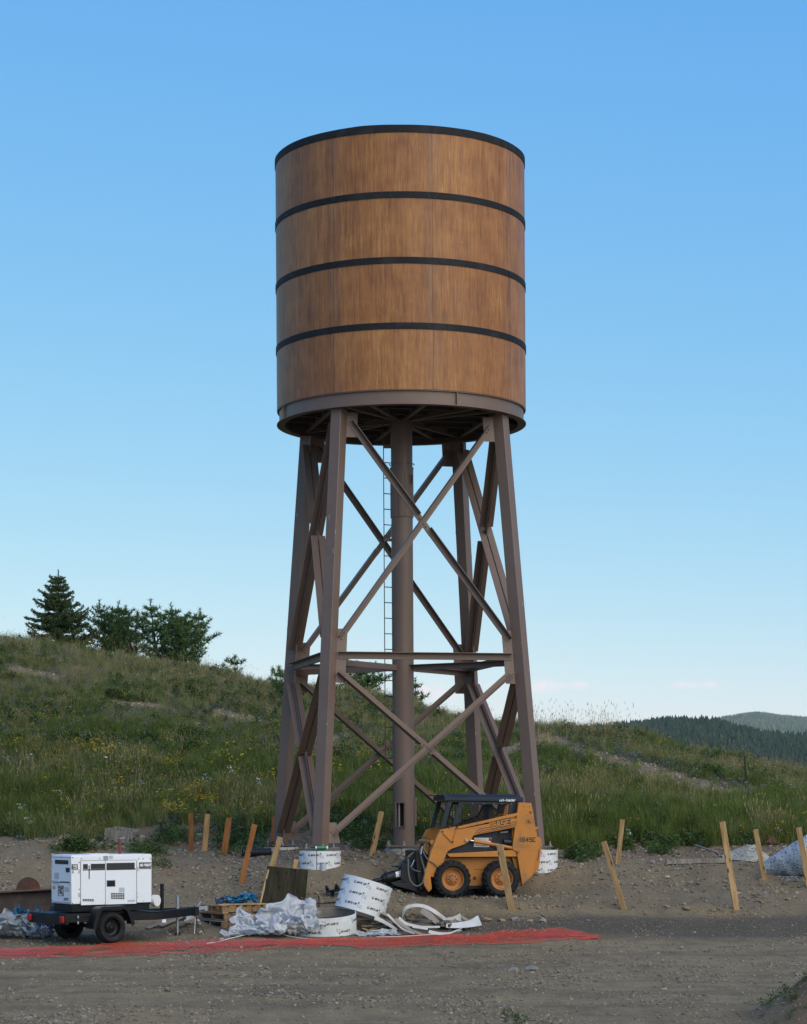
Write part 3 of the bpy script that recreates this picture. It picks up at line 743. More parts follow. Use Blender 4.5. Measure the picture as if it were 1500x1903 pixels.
def do(name, c, protos, s0, label, wsel=None):
    m = cls == c; k = m.sum()
    p = np.stack([xv[m], Yv[m], zv[m] - .02], 1)
    rot = np.stack([rs.normal(0, .1, k), rs.normal(0, .1, k), rs.uniform(0, 6.28, k)], 1)
    ss = size[m] * s0 * np.interp(Yv[m], [50, 54, 60, 68, 84], [1.2, 1.1, .95, .6, .55]) * (1 + .5 * (s0 < .47) * (Yv[m] > 62)); sc = np.stack([ss * 1.15, ss * 1.15, ss], 1)
    va = rs.randint(0, len(protos), k) if wsel is None else wsel(m)
    return scatter(name, p, rot, sc, va, protos, label)
def gsel(m):
    k = m.sum(); pale = rs.rand(k) < np.clip(.25 + crest[m] * .55 + k1[m], 0, .9)
    return np.where(pale, rs.randint(4, 6, k), rs.randint(0, 4, k))
do('green_grass', 0, gr, .48, 'knee high green grass covering the hillside', gsel)
do('dry_grass', 1, dr, .55, 'tan seeding grass standing among the green on the hillside')
do('leafy_weeds', 2, fo, .46, 'dark leafy weeds in patches on the hillside')
do('sage_brush', 3, sg, .42, 'grey green sage clumps dotted over the hillside')
do('yellow_wildflowers', 4, yl, .7, 'yellow wildflowers scattered through the hillside grass')
do('white_wildflowers', 5, wf, .7, 'white and orange wildflowers scattered through the grass')

# tall seeding stalks along the crest
tall = []
for i in range(3):
    a, b = tuft(9, .25, .7, 1.35, .011, .35, 80 + i, head=1); a.add(b.v, b.f); tall.append(proto([(a, MT['dry'])], 't'))
k = 900
pp = rs.uniform(-250, 1750, k); yy = crestY(pp) - rs.uniform(-1, 6, k); xx = (pp - CX) / F * yy
w_ = (rs.rand(k) < .10 + .30 * np.exp(-((pp - 1060) / 90) ** 2) + .3 * np.exp(-((pp - 300) / 150) ** 2))
pp, yy, xx = pp[w_], yy[w_], xx[w_]; k = len(xx)
ss = rs.uniform(.6, 1.0, k)[:, None] * np.where(np.abs(pp - 1060) < 110, .9, .7)[:, None] * np.ones((1, 3))
scatter('tall_grass_stalks', np.stack([xx, yy, H(xx, yy)], 1), np.stack([np.zeros(k), np.zeros(k), rs.uniform(0, 6, k)], 1), ss, rs.randint(0, 3, k), tall, 'tall thin seeding stalks standing along the crest of the hill')

# weeds at the foot of the hill, by patches seen in the yard
PAT = [(270, 1584, 40, 7, 30, 1), (330, 1555, 30, 12, 40, 0), (450, 1560, 45, 22, 120, 0), (660, 1545, 60, 14, 120, 1), (700, 1570, 50, 8, 30, 1), (1085, 1588, 28, 9, 60, 1),
       (1220, 1572, 30, 14, 60, 1), (1160, 1572, 14, 6, 20, 1), (140, 1576, 45, 5, 40, 1), (60, 1552, 60, 5, 40, 1), (820, 1552, 50, 10, 50, 1), (1310, 1565, 50, 7, 50, 1), (600, 1530, 40, 10, 40, 1), (250, 1608, 40, 6, 25, 1)]
P_ = []
for (a, b, sx, sy, c, d) in PAT:
    for i in range(c):
        g = G(a + rs.normal() * sx * .6, b + rs.normal() * sy * .6 + 3, 46, 60)
        P_.append((g.x, g.y, g.z - .02))
for i in range(130):
    x_ = 5.25 + rs.normal() * .5; y_ = 27.2 + rs.normal() * .9
    P_.append((x_, y_, h1(x_, y_) - .02))
for i in range(10):
    g = G(960 + rs.normal() * 12, 1897 + rs.normal() * 6); P_.append(tuple(g))
P_ = np.array(P_); k = len(P_)
sc = rs.uniform(.25, .62, k)[:, None] * np.ones((1, 3)); sc[-140:] *= .45
scatter('yard_weeds', P_, np.stack([rs.normal(0, .1, k), rs.normal(0, .1, k), rs.uniform(0, 6, k)], 1), sc, rs.randint(0, 4, k), fo, 'low leafy weeds at the edge of the gravel yard')

# far conifers
def conifer(seed, mat, lay=6, n=7):
    r = random.Random(seed); mb = MB()
    mb.tube([(0, 0, -.06), (0, 0, .5)], [.02, .012], 4)
    for i in range(lay):
        t = i / lay; z = .08 + .8 * t; rad = .21 * (1 - t) ** .8 + .03; top = z + .26
        o = len(mb.v); mb.v.append((r.uniform(-.01, .01), r.uniform(-.01, .01), top))
        a0 = r.uniform(0, 6)
        for k in range(n * 2):
            a = a0 + PI * k / n; q = rad * (r.uniform(.8, 1.2) if k % 2 == 0 else r.uniform(.45, .65))
            mb.v.append((q * math.cos(a), q * math.sin(a), z - (.05 if k % 2 == 0 else 0) + r.uniform(-.01, .01)))
        for k in range(n * 2):
            mb.f.append((o, o + 1 + k, o + 1 + (k + 1) % (n * 2))); mb.mi.append(0)
    return proto([(mb, mat)], 'conifer')
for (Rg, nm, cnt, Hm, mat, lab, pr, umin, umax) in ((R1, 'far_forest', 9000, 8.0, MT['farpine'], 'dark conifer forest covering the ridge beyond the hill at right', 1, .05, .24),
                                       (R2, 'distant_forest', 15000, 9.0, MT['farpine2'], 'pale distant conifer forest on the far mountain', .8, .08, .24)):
    U, T, X, Yr, Z = Rg
    from bisect import bisect
    u = rs.uniform(umin, umax, cnt); t = rs.uniform(.45 if nm == 'far_forest' else .6, 1.03, cnt)
    if nm == 'distant_forest':
        kk = fbm(u * 60, t * 9, 77, 4) > -.22
        u, t = u[kk], t[kk]
    us = U[0]; ts = T[:, 0]
    iu = (u - us[0]) / (us[1] - us[0]); it = t / (ts[1] - ts[0]); a0 = iu.astype(int); b0 = it.astype(int); fa = iu - a0; fb = it - b0
    def bl(A): return (A[b0, a0] * (1 - fa) + A[b0, a0 + 1] * fa) * (1 - fb) + (A[b0 + 1, a0] * (1 - fa) + A[b0 + 1, a0 + 1] * fa) * fb
    x, y, z = bl(X), bl(Yr), bl(Z); k = len(x)
    s1 = Hm * rs.uniform(.55, 1.35, k) * pr; wd = rs.uniform(.9, 1.5, k)
    scatter(nm, np.stack([x, y, z], 1), np.stack([np.zeros(k), np.zeros(k), rs.uniform(0, 6, k)], 1), np.stack([s1 * wd, s1 * wd, s1], 1), rs.randint(0, 4, k), [conifer(90 + i, mat) for i in range(4)], lab)

# stones: loose gravel is stuff, the stones one can pick out are things
def stone_mesh(seed, flat=.6):
    bm = bmesh.new(); bmesh.ops.create_icosphere(bm, subdivisions=2, radius=1); r = random.Random(seed)
    off = r.uniform(0, 50)
    from mathutils import noise as mn
    pl = [(Vector((r.gauss(0, 1), r.gauss(0, 1), r.gauss(0, 1))).normalized(), r.uniform(.55, .8)) for i in range(7)]
    for v in bm.verts:
        for nrm, d in pl:
            q = v.co.dot(nrm)
            if q > d: v.co -= nrm * (q - d)
        v.co += v.co * mn.noise(v.co * 1.6 + Vector((off, 0, 0))) * .18
        v.co.z *= flat
    me = bpy.data.meshes.new('stone'); bm.to_mesh(me); bm.free(); return me
def stonemat(name, a, b):
    s = NB(name); oi = s.n('ShaderNodeObjectInfo'); n1 = s.noise(s.tc.outputs['Object'], 2.2, 5, .65)
    f = s.math('ADD', s.math('MULTIPLY', oi.outputs['Random'], .7), s.math('MULTIPLY', n1, .4)); c = s.ramp(f, [(.1, a), (.55, tuple((x + y) / 2 * u for x, y, u in zip(a, b, (1.08, 1, .86)))), (.95, b)])
    s.bump(n1, .5, .05)
    return s.fin(c, .88, 0, .25)
MT['stone'] = stonemat('gravel stones', (.09, .08, .066), (.32, .28, .225))
MT['stone_tan'] = stonemat('tan stones', (.19, .135, .085), (.38, .31, .22))
MT['stone_grey'] = stonemat('grey stones', (.13, .13, .125), (.3, .3, .29))
SM = [stone_mesh(i, random.Random(i).uniform(.45, .8)) for i in range(6)]
def sproto(me, mat):
    m = me.copy(); m.materials.append(mat); return bpy.data.objects.new('stone', m)
sp = [sproto(m, MT['stone']) for m in SM]; st_ = [sproto(m, MT['stone_tan']) for m in SM[:3]]
n = 60000
Yv = 24 + 27.5 * rs.rand(n) ** 1.0; U = rs.uniform(-.22, .22, n); xv = U * Yv
cl_ = fbm(xv * 1.1, Yv * .7, 201, 4)
mound_ = np.clip((Yv - 42.6) / 1.0, 0, 1)
keep = (rs.rand(n) < np.clip(.3 + cl_ * 2.6 + mound_ * .3, .1, 1)) & (Yv < edge_line(xv) + .6)
xv, Yv, mound_ = xv[keep], Yv[keep], mound_[keep]; n = len(xv)
sz = (.009 + .010 * rs.rand(n) + .018 * rs.rand(n) ** 5 + .022 * rs.rand(n) ** 30) * (1 + mound_ * .55)
sc = sz[:, None] * rs.uniform(.7, 1.3, (n, 3))
scatter('loose_gravel', np.stack([xv, Yv, H(xv, Yv) + sz * .15], 1), rs.uniform(0, 6, (n, 3)) * np.array([[.1, .1, 1]]), sc, rs.randint(0, 6, n), sp, 'loose gravel and small stones strewn over the yard')
# gravel on the bare patches of the hill
n = 26000
U = rs.uniform(-.2, .2, n); Yv = rs.uniform(51, 84, n); xv = U * Yv; zv = H(xv, Yv); bm2 = bare_mask(CX + U * F, YH - F * zv / Yv) + fbm(xv * .8, Yv * .5, 91, 4) * .9
keep = rs.rand(n) < np.clip(bm2 * 1.1 - .15, 0, 1); xv, Yv, zv = xv[keep], Yv[keep], zv[keep]; n = len(xv)
sz = .02 + .05 * rs.rand(n) ** 3
scatter('hillside_stones', np.stack([xv, Yv, zv + .01], 1), rs.uniform(0, 6, (n, 3)) * np.array([[.2, .2, 1]]), sz[:, None] * rs.uniform(.7, 1.3, (n, 3)), rs.randint(0, 3, n), st_, 'tan rubble showing through the bare strips of the hillside')

ROCKS = [(112, 1538, 30, 'stone_grey', 'large pale grey boulder half sunk in grass at left edge of hillside'),
 (38, 1557, 20, 'stone_grey', 'blue grey angular rock on the spoil bank at far left'),
 (108, 1571, 18, 'stone_tan', 'rounded pinkish tan rock on the grass edge left of the white generator'),
 (76, 1567, 17, 'stone_tan', 'reddish flat rock lying between the grey rock and the pink rock at left'),
 (370, 1553, 16, 'stone_grey', 'pale flat rock beside the brown stake at the foot of the hill'),
 (72, 1547, 11, 'stone_tan', 'small tan rock just above the reddish rock at left'),
 (987, 1804, 27, 'stone_grey', 'larger of two pale grey stones in the bare foreground'),
 (955, 1806, 22, 'stone_grey', 'flatter and smaller of two pale grey stones in the bare foreground'),
 (411, 1748, 14, 'stone_tan', 'pale chalky lump beside the white cord near the fence netting'),
 (905, 1712, 20, 'stone_tan', 'tan rock right beside the curled white form strips'),
 (933, 1713, 17, 'stone_tan', 'second tan rock in the row right of the form strips'),
 (958, 1711, 19, 'stone_grey', 'grey rock at the foot of the stake that leans before the loader'),
 (985, 1713, 15, 'stone_tan', 'brownish rock between the stake foot and the open gravel'),
 (1009, 1713, 20, 'stone_grey', 'rightmost grey rock of the row in front of the loader'),
 (1276, 1691, 22, 'stone_tan', 'pale tan rock at the toe of the mound left of the tall stake'),
 (1324, 1694, 17, 'stone_tan', 'light rock in the mound edge midway to the tall stake'),
 (1337, 1690, 10, 'stone_tan', 'small round brown rock beside the tall stake foot'),
 (1240, 1632, 15, 'stone_tan', 'pink rock on the mound between the two middle stakes'),
 (1370, 1662, 14, 'stone_tan', 'tan rock just behind the foot of the tall leaning stake'),
 (1080, 1608, 12, 'stone_tan', 'tan rock on the mound right of the far pier'),
 (735, 1610, 16, 'stone_grey', 'grey rock on the dirt in front of the centre pier'),
 (783, 1606, 11, 'stone_tan', 'small pale rock beside the orange loader hoses'),
 (691, 1602, 14, 'stone_tan', 'pale rock beside the stake next to the centre pier'),
 (637, 1606, 10, 'stone_tan', 'small pale rock leaning on the nearest pier'),
 (1008, 1708, 9, 'stone_grey', 'small grey rock in front of the loader rear tyre'),
 (1092, 1712, 11, 'stone_grey', 'grey pebble rock at dark gravel edge right of netting'),
 (146, 1808, 15, 'stone_tan', 'broken orange tan stone in the left foreground'),
 (344, 1845, 11, 'stone_grey', 'dark stone casting a small shadow in the middle foreground'),
 (1235, 1840, 13, 'stone_tan', 'flat brownish stone in the right foreground'),
 (1060, 1858, 13, 'stone_tan', 'reddish flat stone near the bottom of the foreground'),
 (470, 1625, 11, 'stone_tan', 'pale stone on the mound left of the dark plywood'),
 (200, 1578, 12, 'stone_grey', 'grey stone in the weeds behind the white generator'),
 (1466, 1672, 13, 'stone_tan', 'small tan rock below the patterned blanket roll'),
 (1030, 1620, 9, 'stone_tan', 'small tan stone below the far right pier')]
for i, (px, py, wpx, mt, lab) in enumerate(ROCKS):
    g = G(px, py); r = wpx / 2 * g.y / F
    me = stone_mesh(300 + i, .55); me.materials.append(MT[mt]); me.polygons.foreach_set('use_smooth', [True] * len(me.polygons)); me.set_sharp_from_angle(angle=R(28))
    me.name = 'rock'
    o = bpy.data.objects.new('rock', me); COL.objects.link(o); o.location = (g.x, g.y + r * .4, g.z + r * .22); o.scale = (r * 1.15, r, r); o.rotation_euler = (0, 0, i * 1.7)
    tag(o, lab, 'rock', 'loose rocks')

# ------------------------------------------------------------------ trees
def needles(mb, c, s, r, n=10, up=0.3, w=.11):
    s = s * 1.3
    for i in range(n):
        d = Vector((r.gauss(0, 1), r.gauss(0, 1), r.gauss(0, 1) + up)); d.normalize(); L = s * r.uniform(.7, 1.2)
        u = d.cross(Vector((r.gauss(0, 1), r.gauss(0, 1), r.gauss(0, 1)))).normalized() * s * w
        mb.add([c - u, c + u, c + d * L], [(0, 1, 2)])
def pine(base, h, rad, seed, label, mat='pine', whorls=None, leaders=1, sparse=1.0):
    r = random.Random(seed); root = empty('pine_tree', base, label, 'pine tree', 'young pines on the hilltop')
    tk = MB(); br = MB(); nd = MB()
    tops = [(0, 0, 1.0)] if leaders == 1 else [((k_ / max(1, leaders - 1) - .5) * rad * .95, r.uniform(-.3, .3) * rad, (1, .86, .93)[k_ % 3]) for k_ in range(leaders)]
    for (lx, ly, lh) in tops:
        H_ = h * lh
        tk.tube([(lx * .15, ly * .15, -.15), (lx * .6, ly * .6, H_ * .4), (lx, ly, H_ * .97)], [h * .022, h * .016, h * .005], 6)
        nw = whorls or int(H_ / .29)
        for i in range(nw):
            t = max(0.0, (i + r.uniform(-.2, .2)) / nw); z = H_ * (.08 + .88 * t)
            ext = rad * max(.16, 1 - t ** 3.0) ** .8 * (.6 + .4 * min(1, t * 4)) * r.uniform(.7, 1.05) / (leaders ** .25); k = r.randint(4, 6); a0 = r.uniform(0, 6)
            for j in range(k):
                a = a0 + 2 * PI * j / k + r.uniform(-.3, .3); L = ext * r.uniform(.5, 1.3) + .08 * h * .3
                f = t * .9 + .1
                p0 = Vector((lx * f, ly * f, z)); d = Vector((math.cos(a), math.sin(a), 0))
                pts = [p0, p0 + d * L * .5 + Vector((0, 0, L * .05)), p0 + d * L + Vector((0, 0, L * r.uniform(.25, .55)))]
                br.tube(pts, [.018, .012, .006], 4)
                m_ = max(2, int(L / .11))
                for q in range(m_ + 1):
                    u = .25 + .75 * q / m_; pp = pts[0].lerp(pts[1], u * 2) if u < .5 else pts[1].lerp(pts[2], u * 2 - 1)
                    if r.random() > sparse: continue
                    needles(nd, pp, .135, r, 11, .6, .09)
                    for sd_ in (-1, 1):
                        if r.random() < .38 and L > .25:
                            s2 = pp + Vector((-d.y, d.x, .35)) * sd_ * r.uniform(.08, .28) * (1.2 - u) * 1.4
                            needles(nd, s2, .125, r, 8, .6)
        for q in range(4): needles(nd, Vector((lx, ly, H_ * (.9 + .035 * q))), .13, r, 8, 1)
    tk.build('trunk', MT['bark'], root); br.build('limbs', MT['bark'], root)['kind'] = 'stuff'
    nd.build('crown', MT[mat], root, smooth=0, fix=False); return root
def spruce(base, h, rad, seed, label):
    r = random.Random(seed); root = empty('spruce_tree', base, label, 'spruce tree')
    tk = MB(); br = MB(); nd = MB(); tk.tube([(0, 0, -.15), (0, 0, h * .5), (.02, 0, h)], [h * .025, h * .015, h * .004], 8)
    nw = 21
    for i in range(nw):
        t = i / nw; z = h * (.05 + .88 * t) + r.uniform(-.04, .04); k = r.randint(5, 7); a0 = r.uniform(0, 6)
        for j in range(k):
            a = a0 + 2 * PI * j / k + r.uniform(-.35, .35); ext = rad * (1 - t) ** .75 * r.choice([.5, .7, .85, 1.0, 1.2]) + .12
            L = ext; d = Vector((math.cos(a), math.sin(a), 0)); sd_ = Vector((-d.y, d.x, 0)); up_ = r.uniform(.05, .35)
            p0 = Vector((0, 0, z)); p1 = p0 + d * L * .55 + Vector((0, 0, -L * .04)); p2 = p0 + d * L + Vector((0, 0, L * up_))
            br.tube([p0, p1, p2], [.016, .01, .004], 4)
            m_ = max(4, int(L / .055))
            for q in range(m_):
                u = min(1.0, .1 + .9 * q / (m_ - 1)); pp = p0.lerp(p1, u / .55) if u < .55 else p1.lerp(p2, (u - .55) / .45)
                wd = (.34 * L * max(0, 1 - u) ** .7 + .05) * r.uniform(.6, 1.2)
                for s_ in (-1, 1):
                    e = pp + sd_ * s_ * wd + d * wd * .7 + Vector((0, 0, r.uniform(-.25, .15) * wd))
                    nn = max(2, int(wd / .05))
                    for w_ in range(nn):
                        needles(nd, pp.lerp(e, (w_ + .6) / nn) + Vector((0, 0, r.uniform(-.02, .02))), .07, r, 5, -.15, .22)
    for q in range(14): needles(nd, Vector((0, 0, h * (.86 + .01 * q))), .075 - .002 * q, r, 8, .8)
    tk.build('trunk', MT['bark'], root); br.build('limbs', MT['bark'], root)['kind'] = 'stuff'; nd.build('crown', MT['spruce'], root, smooth=0, fix=False); return root
def onhill(px, Y):
    x = (px - CX) / F * Y; return Vector((x, Y, h1(x, Y)))
def tree_at(px, top, Y):
    b = onhill(px, Y); return b, (YH - top) / F * Y - b.z
b, h = tree_at(108, 1058, 88); spruce(b, h, 1.48, 5, 'tall dark spruce with open layered branches at the far left of the skyline')
b, h = tree_at(208, 1118, 88); pine(b, h, 1.05, 11, 'bushy two-topped pine directly right of the spruce', leaders=3)
b, h = tree_at(238, 1120, 89.5); pine(b, h, .8, 12, 'narrower pine filling the gap between the two bushy pines', leaders=2)
b, h = tree_at(303, 1117, 88); pine(b, h, 1.0, 13, 'dense pine with the highest top in the middle of the pine clump', leaders=2)
b, h = tree_at(345, 1124, 87.5); pine(b, h, 1.15, 14, 'wide pine at the right end of the skyline clump', leaders=3)
b, h = tree_at(437, 1220, 85); pine(b, h, .42, 15, 'small lone pine peeping over the crest right of the clump', sparse=.9)
b, h = tree_at(538, 1240, 76); pine(b, h, .75, 16, 'pine behind the left tower legs with its foot on the slope', leaders=2)
b, h = tree_at(672, 1226, 86); pine(b, h, 1.15, 17, 'dark pine seen through the tower just left of the centre pipe', leaders=3)
b, h = tree_at(772, 1262, 86); pine(b, h, .5, 18, 'pine top just right of the centre pipe')
b, h = tree_at(512, 1322, 71); pine(b, h, .45, 19, 'short bright green pine seedling left of the tower legs', mat='pine_young')
b, h = tree_at(348, 1366, 68); pine(b, h, .5, 20, 'dark knee-high pine seedling in the open grass left of the tower', sparse=.8)
for (px, py, hh, sd_, lab) in ((386, 1512, .95, 1, 'flowering mullein stalk rising behind the pale stake'), (427, 1525, .8, 2, 'mullein stalk rising behind the orange brown stake'), (443, 1520, 1.0, 3, 'tall mullein stalk between two brown stakes'), (470, 1545, .8, 4, 'grey leafed mullein left of the rear tower leg'), (72, 1345, 1.0, 5, 'single mullein stalk high on the left hillside'), (487, 1556, .75, 6, 'mullein with broad leaves at the foot of the rear tower leg')):
    g = G(px, py + 35, 49, 80); r = random.Random(sd_); rt = empty('mullein_plant', g, lab, 'plant', 'mullein plants')
    s_ = MB(); s_.tube([(0, 0, 0), (.01, 0, hh * .6), (.0, .01, hh)], [.014, .016, .006], 6)
    for i in range(40):
        z = hh * (.6 + .4 * r.random()); a = r.uniform(0, 6); q = Vector((math.cos(a) * .02, math.sin(a) * .02, z)); s_.add([q, q + Vector((math.cos(a) * .02, math.sin(a) * .02, .03)), q + Vector((0, 0, .04))], [(0, 1, 2)])
    s_.build('flower_stalk', MT['forb_bright'], rt)
    l = MB()
    for i in range(26):
        a = r.uniform(0, 6.3); z = hh * .65 * r.random() ** 1.5; L = .26 * (1.1 - z / hh); d = Vector((math.cos(a), math.sin(a), .35)); sd2 = Vector((-d.y, d.x, 0)) * L * .2; p = Vector((0, 0, z))
        l.add([p, p + d * L * .5 + sd2, p + d * L, p + d * L * .5 - sd2], [(0, 1, 2, 3)])
    l.build('leaves', MT['sage'], rt, smooth=0, fix=False)
# ------------------------------------------------------------------ water tower
S0 = 48.0
TX = (751 - CX) / F * S0
ZB, ZM, ZT = -.85, 3.11, 8.19               # base plates, mid ring, underside of the ring beam
tower = empty('water_tower', (TX, S0, ZB), 'tall water tower with a wood-look drum ringed by black hoops on brown braced steel legs', 'water tower')
tower.rotation_euler = Euler((0, R(-.36), R(13.3)))
tower.rotation_mode = 'XYZ'
def T(z): return z - ZB
def sleg(z): return 2.29 + (1.718 - 2.29) * (z - ZB) / (ZT - ZB)
CORN = [(-1, -1), (1, -1), (1, 1), (-1, 1)]
def lp(i, z, inset=0):
    a, b = CORN[i % 4]; s_ = sleg(z); return Vector((a * s_, b * s_, T(z)))
SB, BL = MT['steel_brown'], MT['bolt']
MT['dull_bolt'] = simple('dull bolt heads', (.16, .13, .12), .6, var=.2)
# legs, square box sections standing on base plates
for i, (a, b) in enumerate(CORN):
    m = MB(); up = Vector((a, b, 0)).normalized()
    m.bar(lp(i, ZB + .03), lp(i, ZT + .0), .25, .25, up)
    leg = m.build('leg', SB, tower, bevel=.012)
    pm = MB(); q = Matrix.Rotation(PI / 4, 3, 'Z'); c = lp(i, ZB); pm.box((c.x, c.y, .015), (.5, .5, .03), q); pm.build('base_plate', SB, leg, bevel=.004)
    for u, v in ((-.2, -.2), (.2, -.2), (.2, .2), (-.2, .2)):
        bm_b = MB(); p = c + q @ Vector((u, v, 0)); bm_b.cyl((p.x, p.y, -.03), (p.x, p.y, .12), .016, 8); bm_b.cyl((p.x, p.y, .02), (p.x, p.y, .055), .032, 6)
        bm_b.build('anchor_bolt', BL, leg)
    sc_ = MB(); r = random.Random(i)
    for k in range(7):
        z = r.uniform(0, 8.0); pz = lp(i, ZB + z); sd_ = Vector((-up.y, up.x, 0)) * (1 if r.random() < .5 else -1)
        f = up if r.random() < .5 else sd_; g = Vector((-f.y, f.x, 0))
        cpt = pz + f * .1262 + g * r.choice([-.117, .117, r.uniform(-.1, .1)])
        w_, h_ = r.uniform(.006, .014), r.uniform(.03, .11); tl = (lp(i, ZT) - lp(i, ZB)).normalized()
        sc_.add([cpt - g * w_ / 2, cpt + g * w_ / 2, cpt + g * w_ * .3 + tl * h_, cpt - g * w_ * .4 + tl * h_ * .9], [(0, 1, 2, 3)])
    sc_.build('scuff_marks', MT['scuff'], leg, smooth=0)['kind'] = 'stuff'
def brace(p0, p1, nrm, gap=.02, in_w=.115, out_w=.135, th=.012, flip=1, name='brace', segs=((0, 1),)):
    """pair of steel angles back to back, legs in the face plane sandwiching the gussets"""
    d = (p1 - p0).normalized(); up = nrm.cross(d).normalized()
    if up.z < 0: up = -up
    up = up * flip
    m = MB()
    for t0, t1 in segs:
        a = p0.lerp(p1, t0); b = p0.lerp(p1, t1)
        for sd_ in (-1, 1):
            off = nrm * (sd_ * (gap / 2 + th / 2))
            m.bar(a + off, b + off, in_w, th, nrm)
            o2 = nrm * (sd_ * (gap / 2 + th + out_w / 2 - .004)) + up * (in_w / 2 - th / 2)
            m.bar(a + o2, b + o2, out_w, th, up)
    ob = m.build(name, SB, tower)
    bb = MB()
    for t in sorted({t for s_ in segs for t in s_}):
        for dt in (-1, 1) if 0 < t < 1 else ((1,) if t == 0 else (-1,)):
            for k in (1, 2):
                p = p0.lerp(p1, t) + d * dt * (.07 * k)
                if 0 < t < 1 and (dt < 0) == (t == min(x for x in {q for s_ in segs for q in s_} if x > .3)): pass
                bb.cyl(p - nrm * .05, p + nrm * .05, .014, 6)
    bb.build('brace_bolts', MT['dull_bolt'], ob)['kind'] = 'stuff'
    return ob
for f in range(4):
    i, j = f, (f + 1) % 4
    a, b = CORN[i], CORN[j]; nrm = Vector((a[0] + b[0], a[1] + b[1], 0)).normalized()
    e = (lp(j, ZM) - lp(i, ZM)).normalized()
    for (zt, zb, fl) in ((7.93, 3.46, 1), (2.80, -.52, -1)):
        ins = .23
        p0, p1 = lp(i, zt) + e * ins, lp(j, zb) - e * ins
        q0, q1 = lp(j, zt) - e * ins, lp(i, zb) + e * ins
        # crossing parameter
        x0, x1, y0, y1 = p0.dot(e), p1.dot(e), q0.dot(e), q1.dot(e)
        tc = (y0 - x0) / ((x1 - x0) + (y0 - y1))
        g_ = .032
        brace(p0, p1, nrm, segs=((0, tc - g_), (tc + g_, 1)), flip=fl)
        brace(q0, q1, nrm, flip=fl)
        pc = p0.lerp(p1, tc); dp = (p1 - p0).normalized()
        m = MB(); m.bar(pc - dp * .3, pc + dp * .3, .13, .014, nrm); m.build('gusset_plate', SB, tower)
    # gussets where braces and ring meet the legs
    for (k, sgn) in ((i, 1), (j, -1)):
        for (z0, z1, w_) in ((7.62, 8.14, .22), (2.55, 3.66, .2), (-.72, -.3, .24)):
            m = MB(); ee = e * sgn
            A = lp(k, z0) + ee * .10; B = lp(k, z1) + ee * .10; C = lp(k, z1) + ee * (.17 + w_ - (.1 if z1 < 0 else .0)); D = lp(k, z0) + ee * (.17 + w_)
            o = nrm * .008
            m.add([A - o, B - o, C - o, D - o, A + o, B + o, C + o, D + o], [(0, 1, 2, 3), (7, 6, 5, 4), (0, 4, 5, 1), (1, 5, 6, 2), (2, 6, 7, 3), (3, 7, 4, 0)])
            m.build('gusset_plate', SB, tower)
    # ring strut: channel on its side
    p0, p1 = lp(i, ZM) + e * .2, lp(j, ZM) - e * .2
    m = MB(); out_ = nrm * .012
    m.bar(p0 + out_ * 2, p1 + out_ * 2, .14, .012, nrm)
    m.bar(p0 + nrm * .085 + Vector((0, 0, .066)), p1 + nrm * .085 + Vector((0, 0, .066)), .12, .012, (0, 0, 1))
    m.bar(p0 - nrm * .085 + Vector((0, 0, .066)), p1 - nrm * .085 + Vector((0, 0, .066)), .12, .012, (0, 0, 1))
    m.bar(p0 - out_ * 2, p1 - out_ * 2, .14, .012, nrm)
    ob = m.build('ring_strut', SB, tower)
    bb = MB()
    for s_, pp in ((1, p0), (-1, p1)):
        for k in (1, 2): q = pp + e * s_ * .06 * k; bb.cyl(q - nrm * .04, q + nrm * .045, .015, 6)
    bb.build('brace_bolts', MT['dull_bolt'], ob)['kind'] = 'stuff'
    # tie from leg to the centre pipe
    a_ = lp(i, ZM - .12); c_ = Vector((0, 0, T(ZM - .12))); d_ = (c_ - a_).normalized()
    m = MB(); sd_ = Vector((-d_.y, d_.x, 0))
    m.bar(a_ + d_ * .1, c_ - d_ * .2, .012, .12, (0, 0, 1)); m.bar(a_ + d_ * .1 + sd_ * .05 + Vector((0, 0, .055)), c_ - d_ * .2 + sd_ * .05 + Vector((0, 0, .055)), .1, .012, (0, 0, 1))
    m.build('tie_strut', SB, tower)

# centre pipe: a real shell with an access opening, sleeve and hand hole
unrot = Matrix.Rotation(-R(13.3), 3, 'Z')
def pipe(name, r, z0, z1, holes=(), n=72):
    """holes: (angle0, angle1, z0, z1), angle measured from the camera side"""
    zs = sorted({z0, z1, *[h[2] for h in holes], *[h[3] for h in holes]}); m = MB()
    for rr in (r, r - .012):
        o = len(m.v)
        for z in zs:
            for k in range(n):
                an = 2 * PI * k / n; m.v.append(tuple(unrot @ Vector((rr * math.sin(an), -rr * math.cos(an), T(z)))))
        for i in range(len(zs) - 1):
            for k in range(n):
                ac = (k + .5) * 360 / n; ac = ac - 360 if ac > 180 else ac; zc = (zs[i] + zs[i + 1]) / 2
                if any(h[0] < ac < h[1] and h[2] < zc < h[3] for h in holes): continue
                l = (k + 1) % n; m.f.append((o + i * n + k, o + i * n + l, o + (i + 1) * n + l, o + (i + 1) * n + k)); m.mi.append(0)
    return m.build(name, SB, tower, fix=False)
hz0, hz1 = -.42, .10
cp = pipe('centre_pipe', .232, ZB + .03, 8.3, [(-40, 5, hz0, hz1)])
m = MB()
def onc(r, deg, z): return unrot @ Vector((r * math.sin(R(deg)), -r * math.cos(R(deg)), T(z)))
A, B = onc(.24, -41, hz0), onc(.24, 6, hz0)
nrm = onc(1, -17.5, 0); nrm.z = 0
for (p, q) in ((onc(.245, -41, hz0), onc(.245, -41, hz1)), (onc(.245, 6, hz0), onc(.245, 6, hz1))): m.bar(p, q, .022, .09, nrm)
for z in (hz0, hz1): m.bar(onc(.245, -43, z), onc(.245, 8, z), .022, .09, nrm)
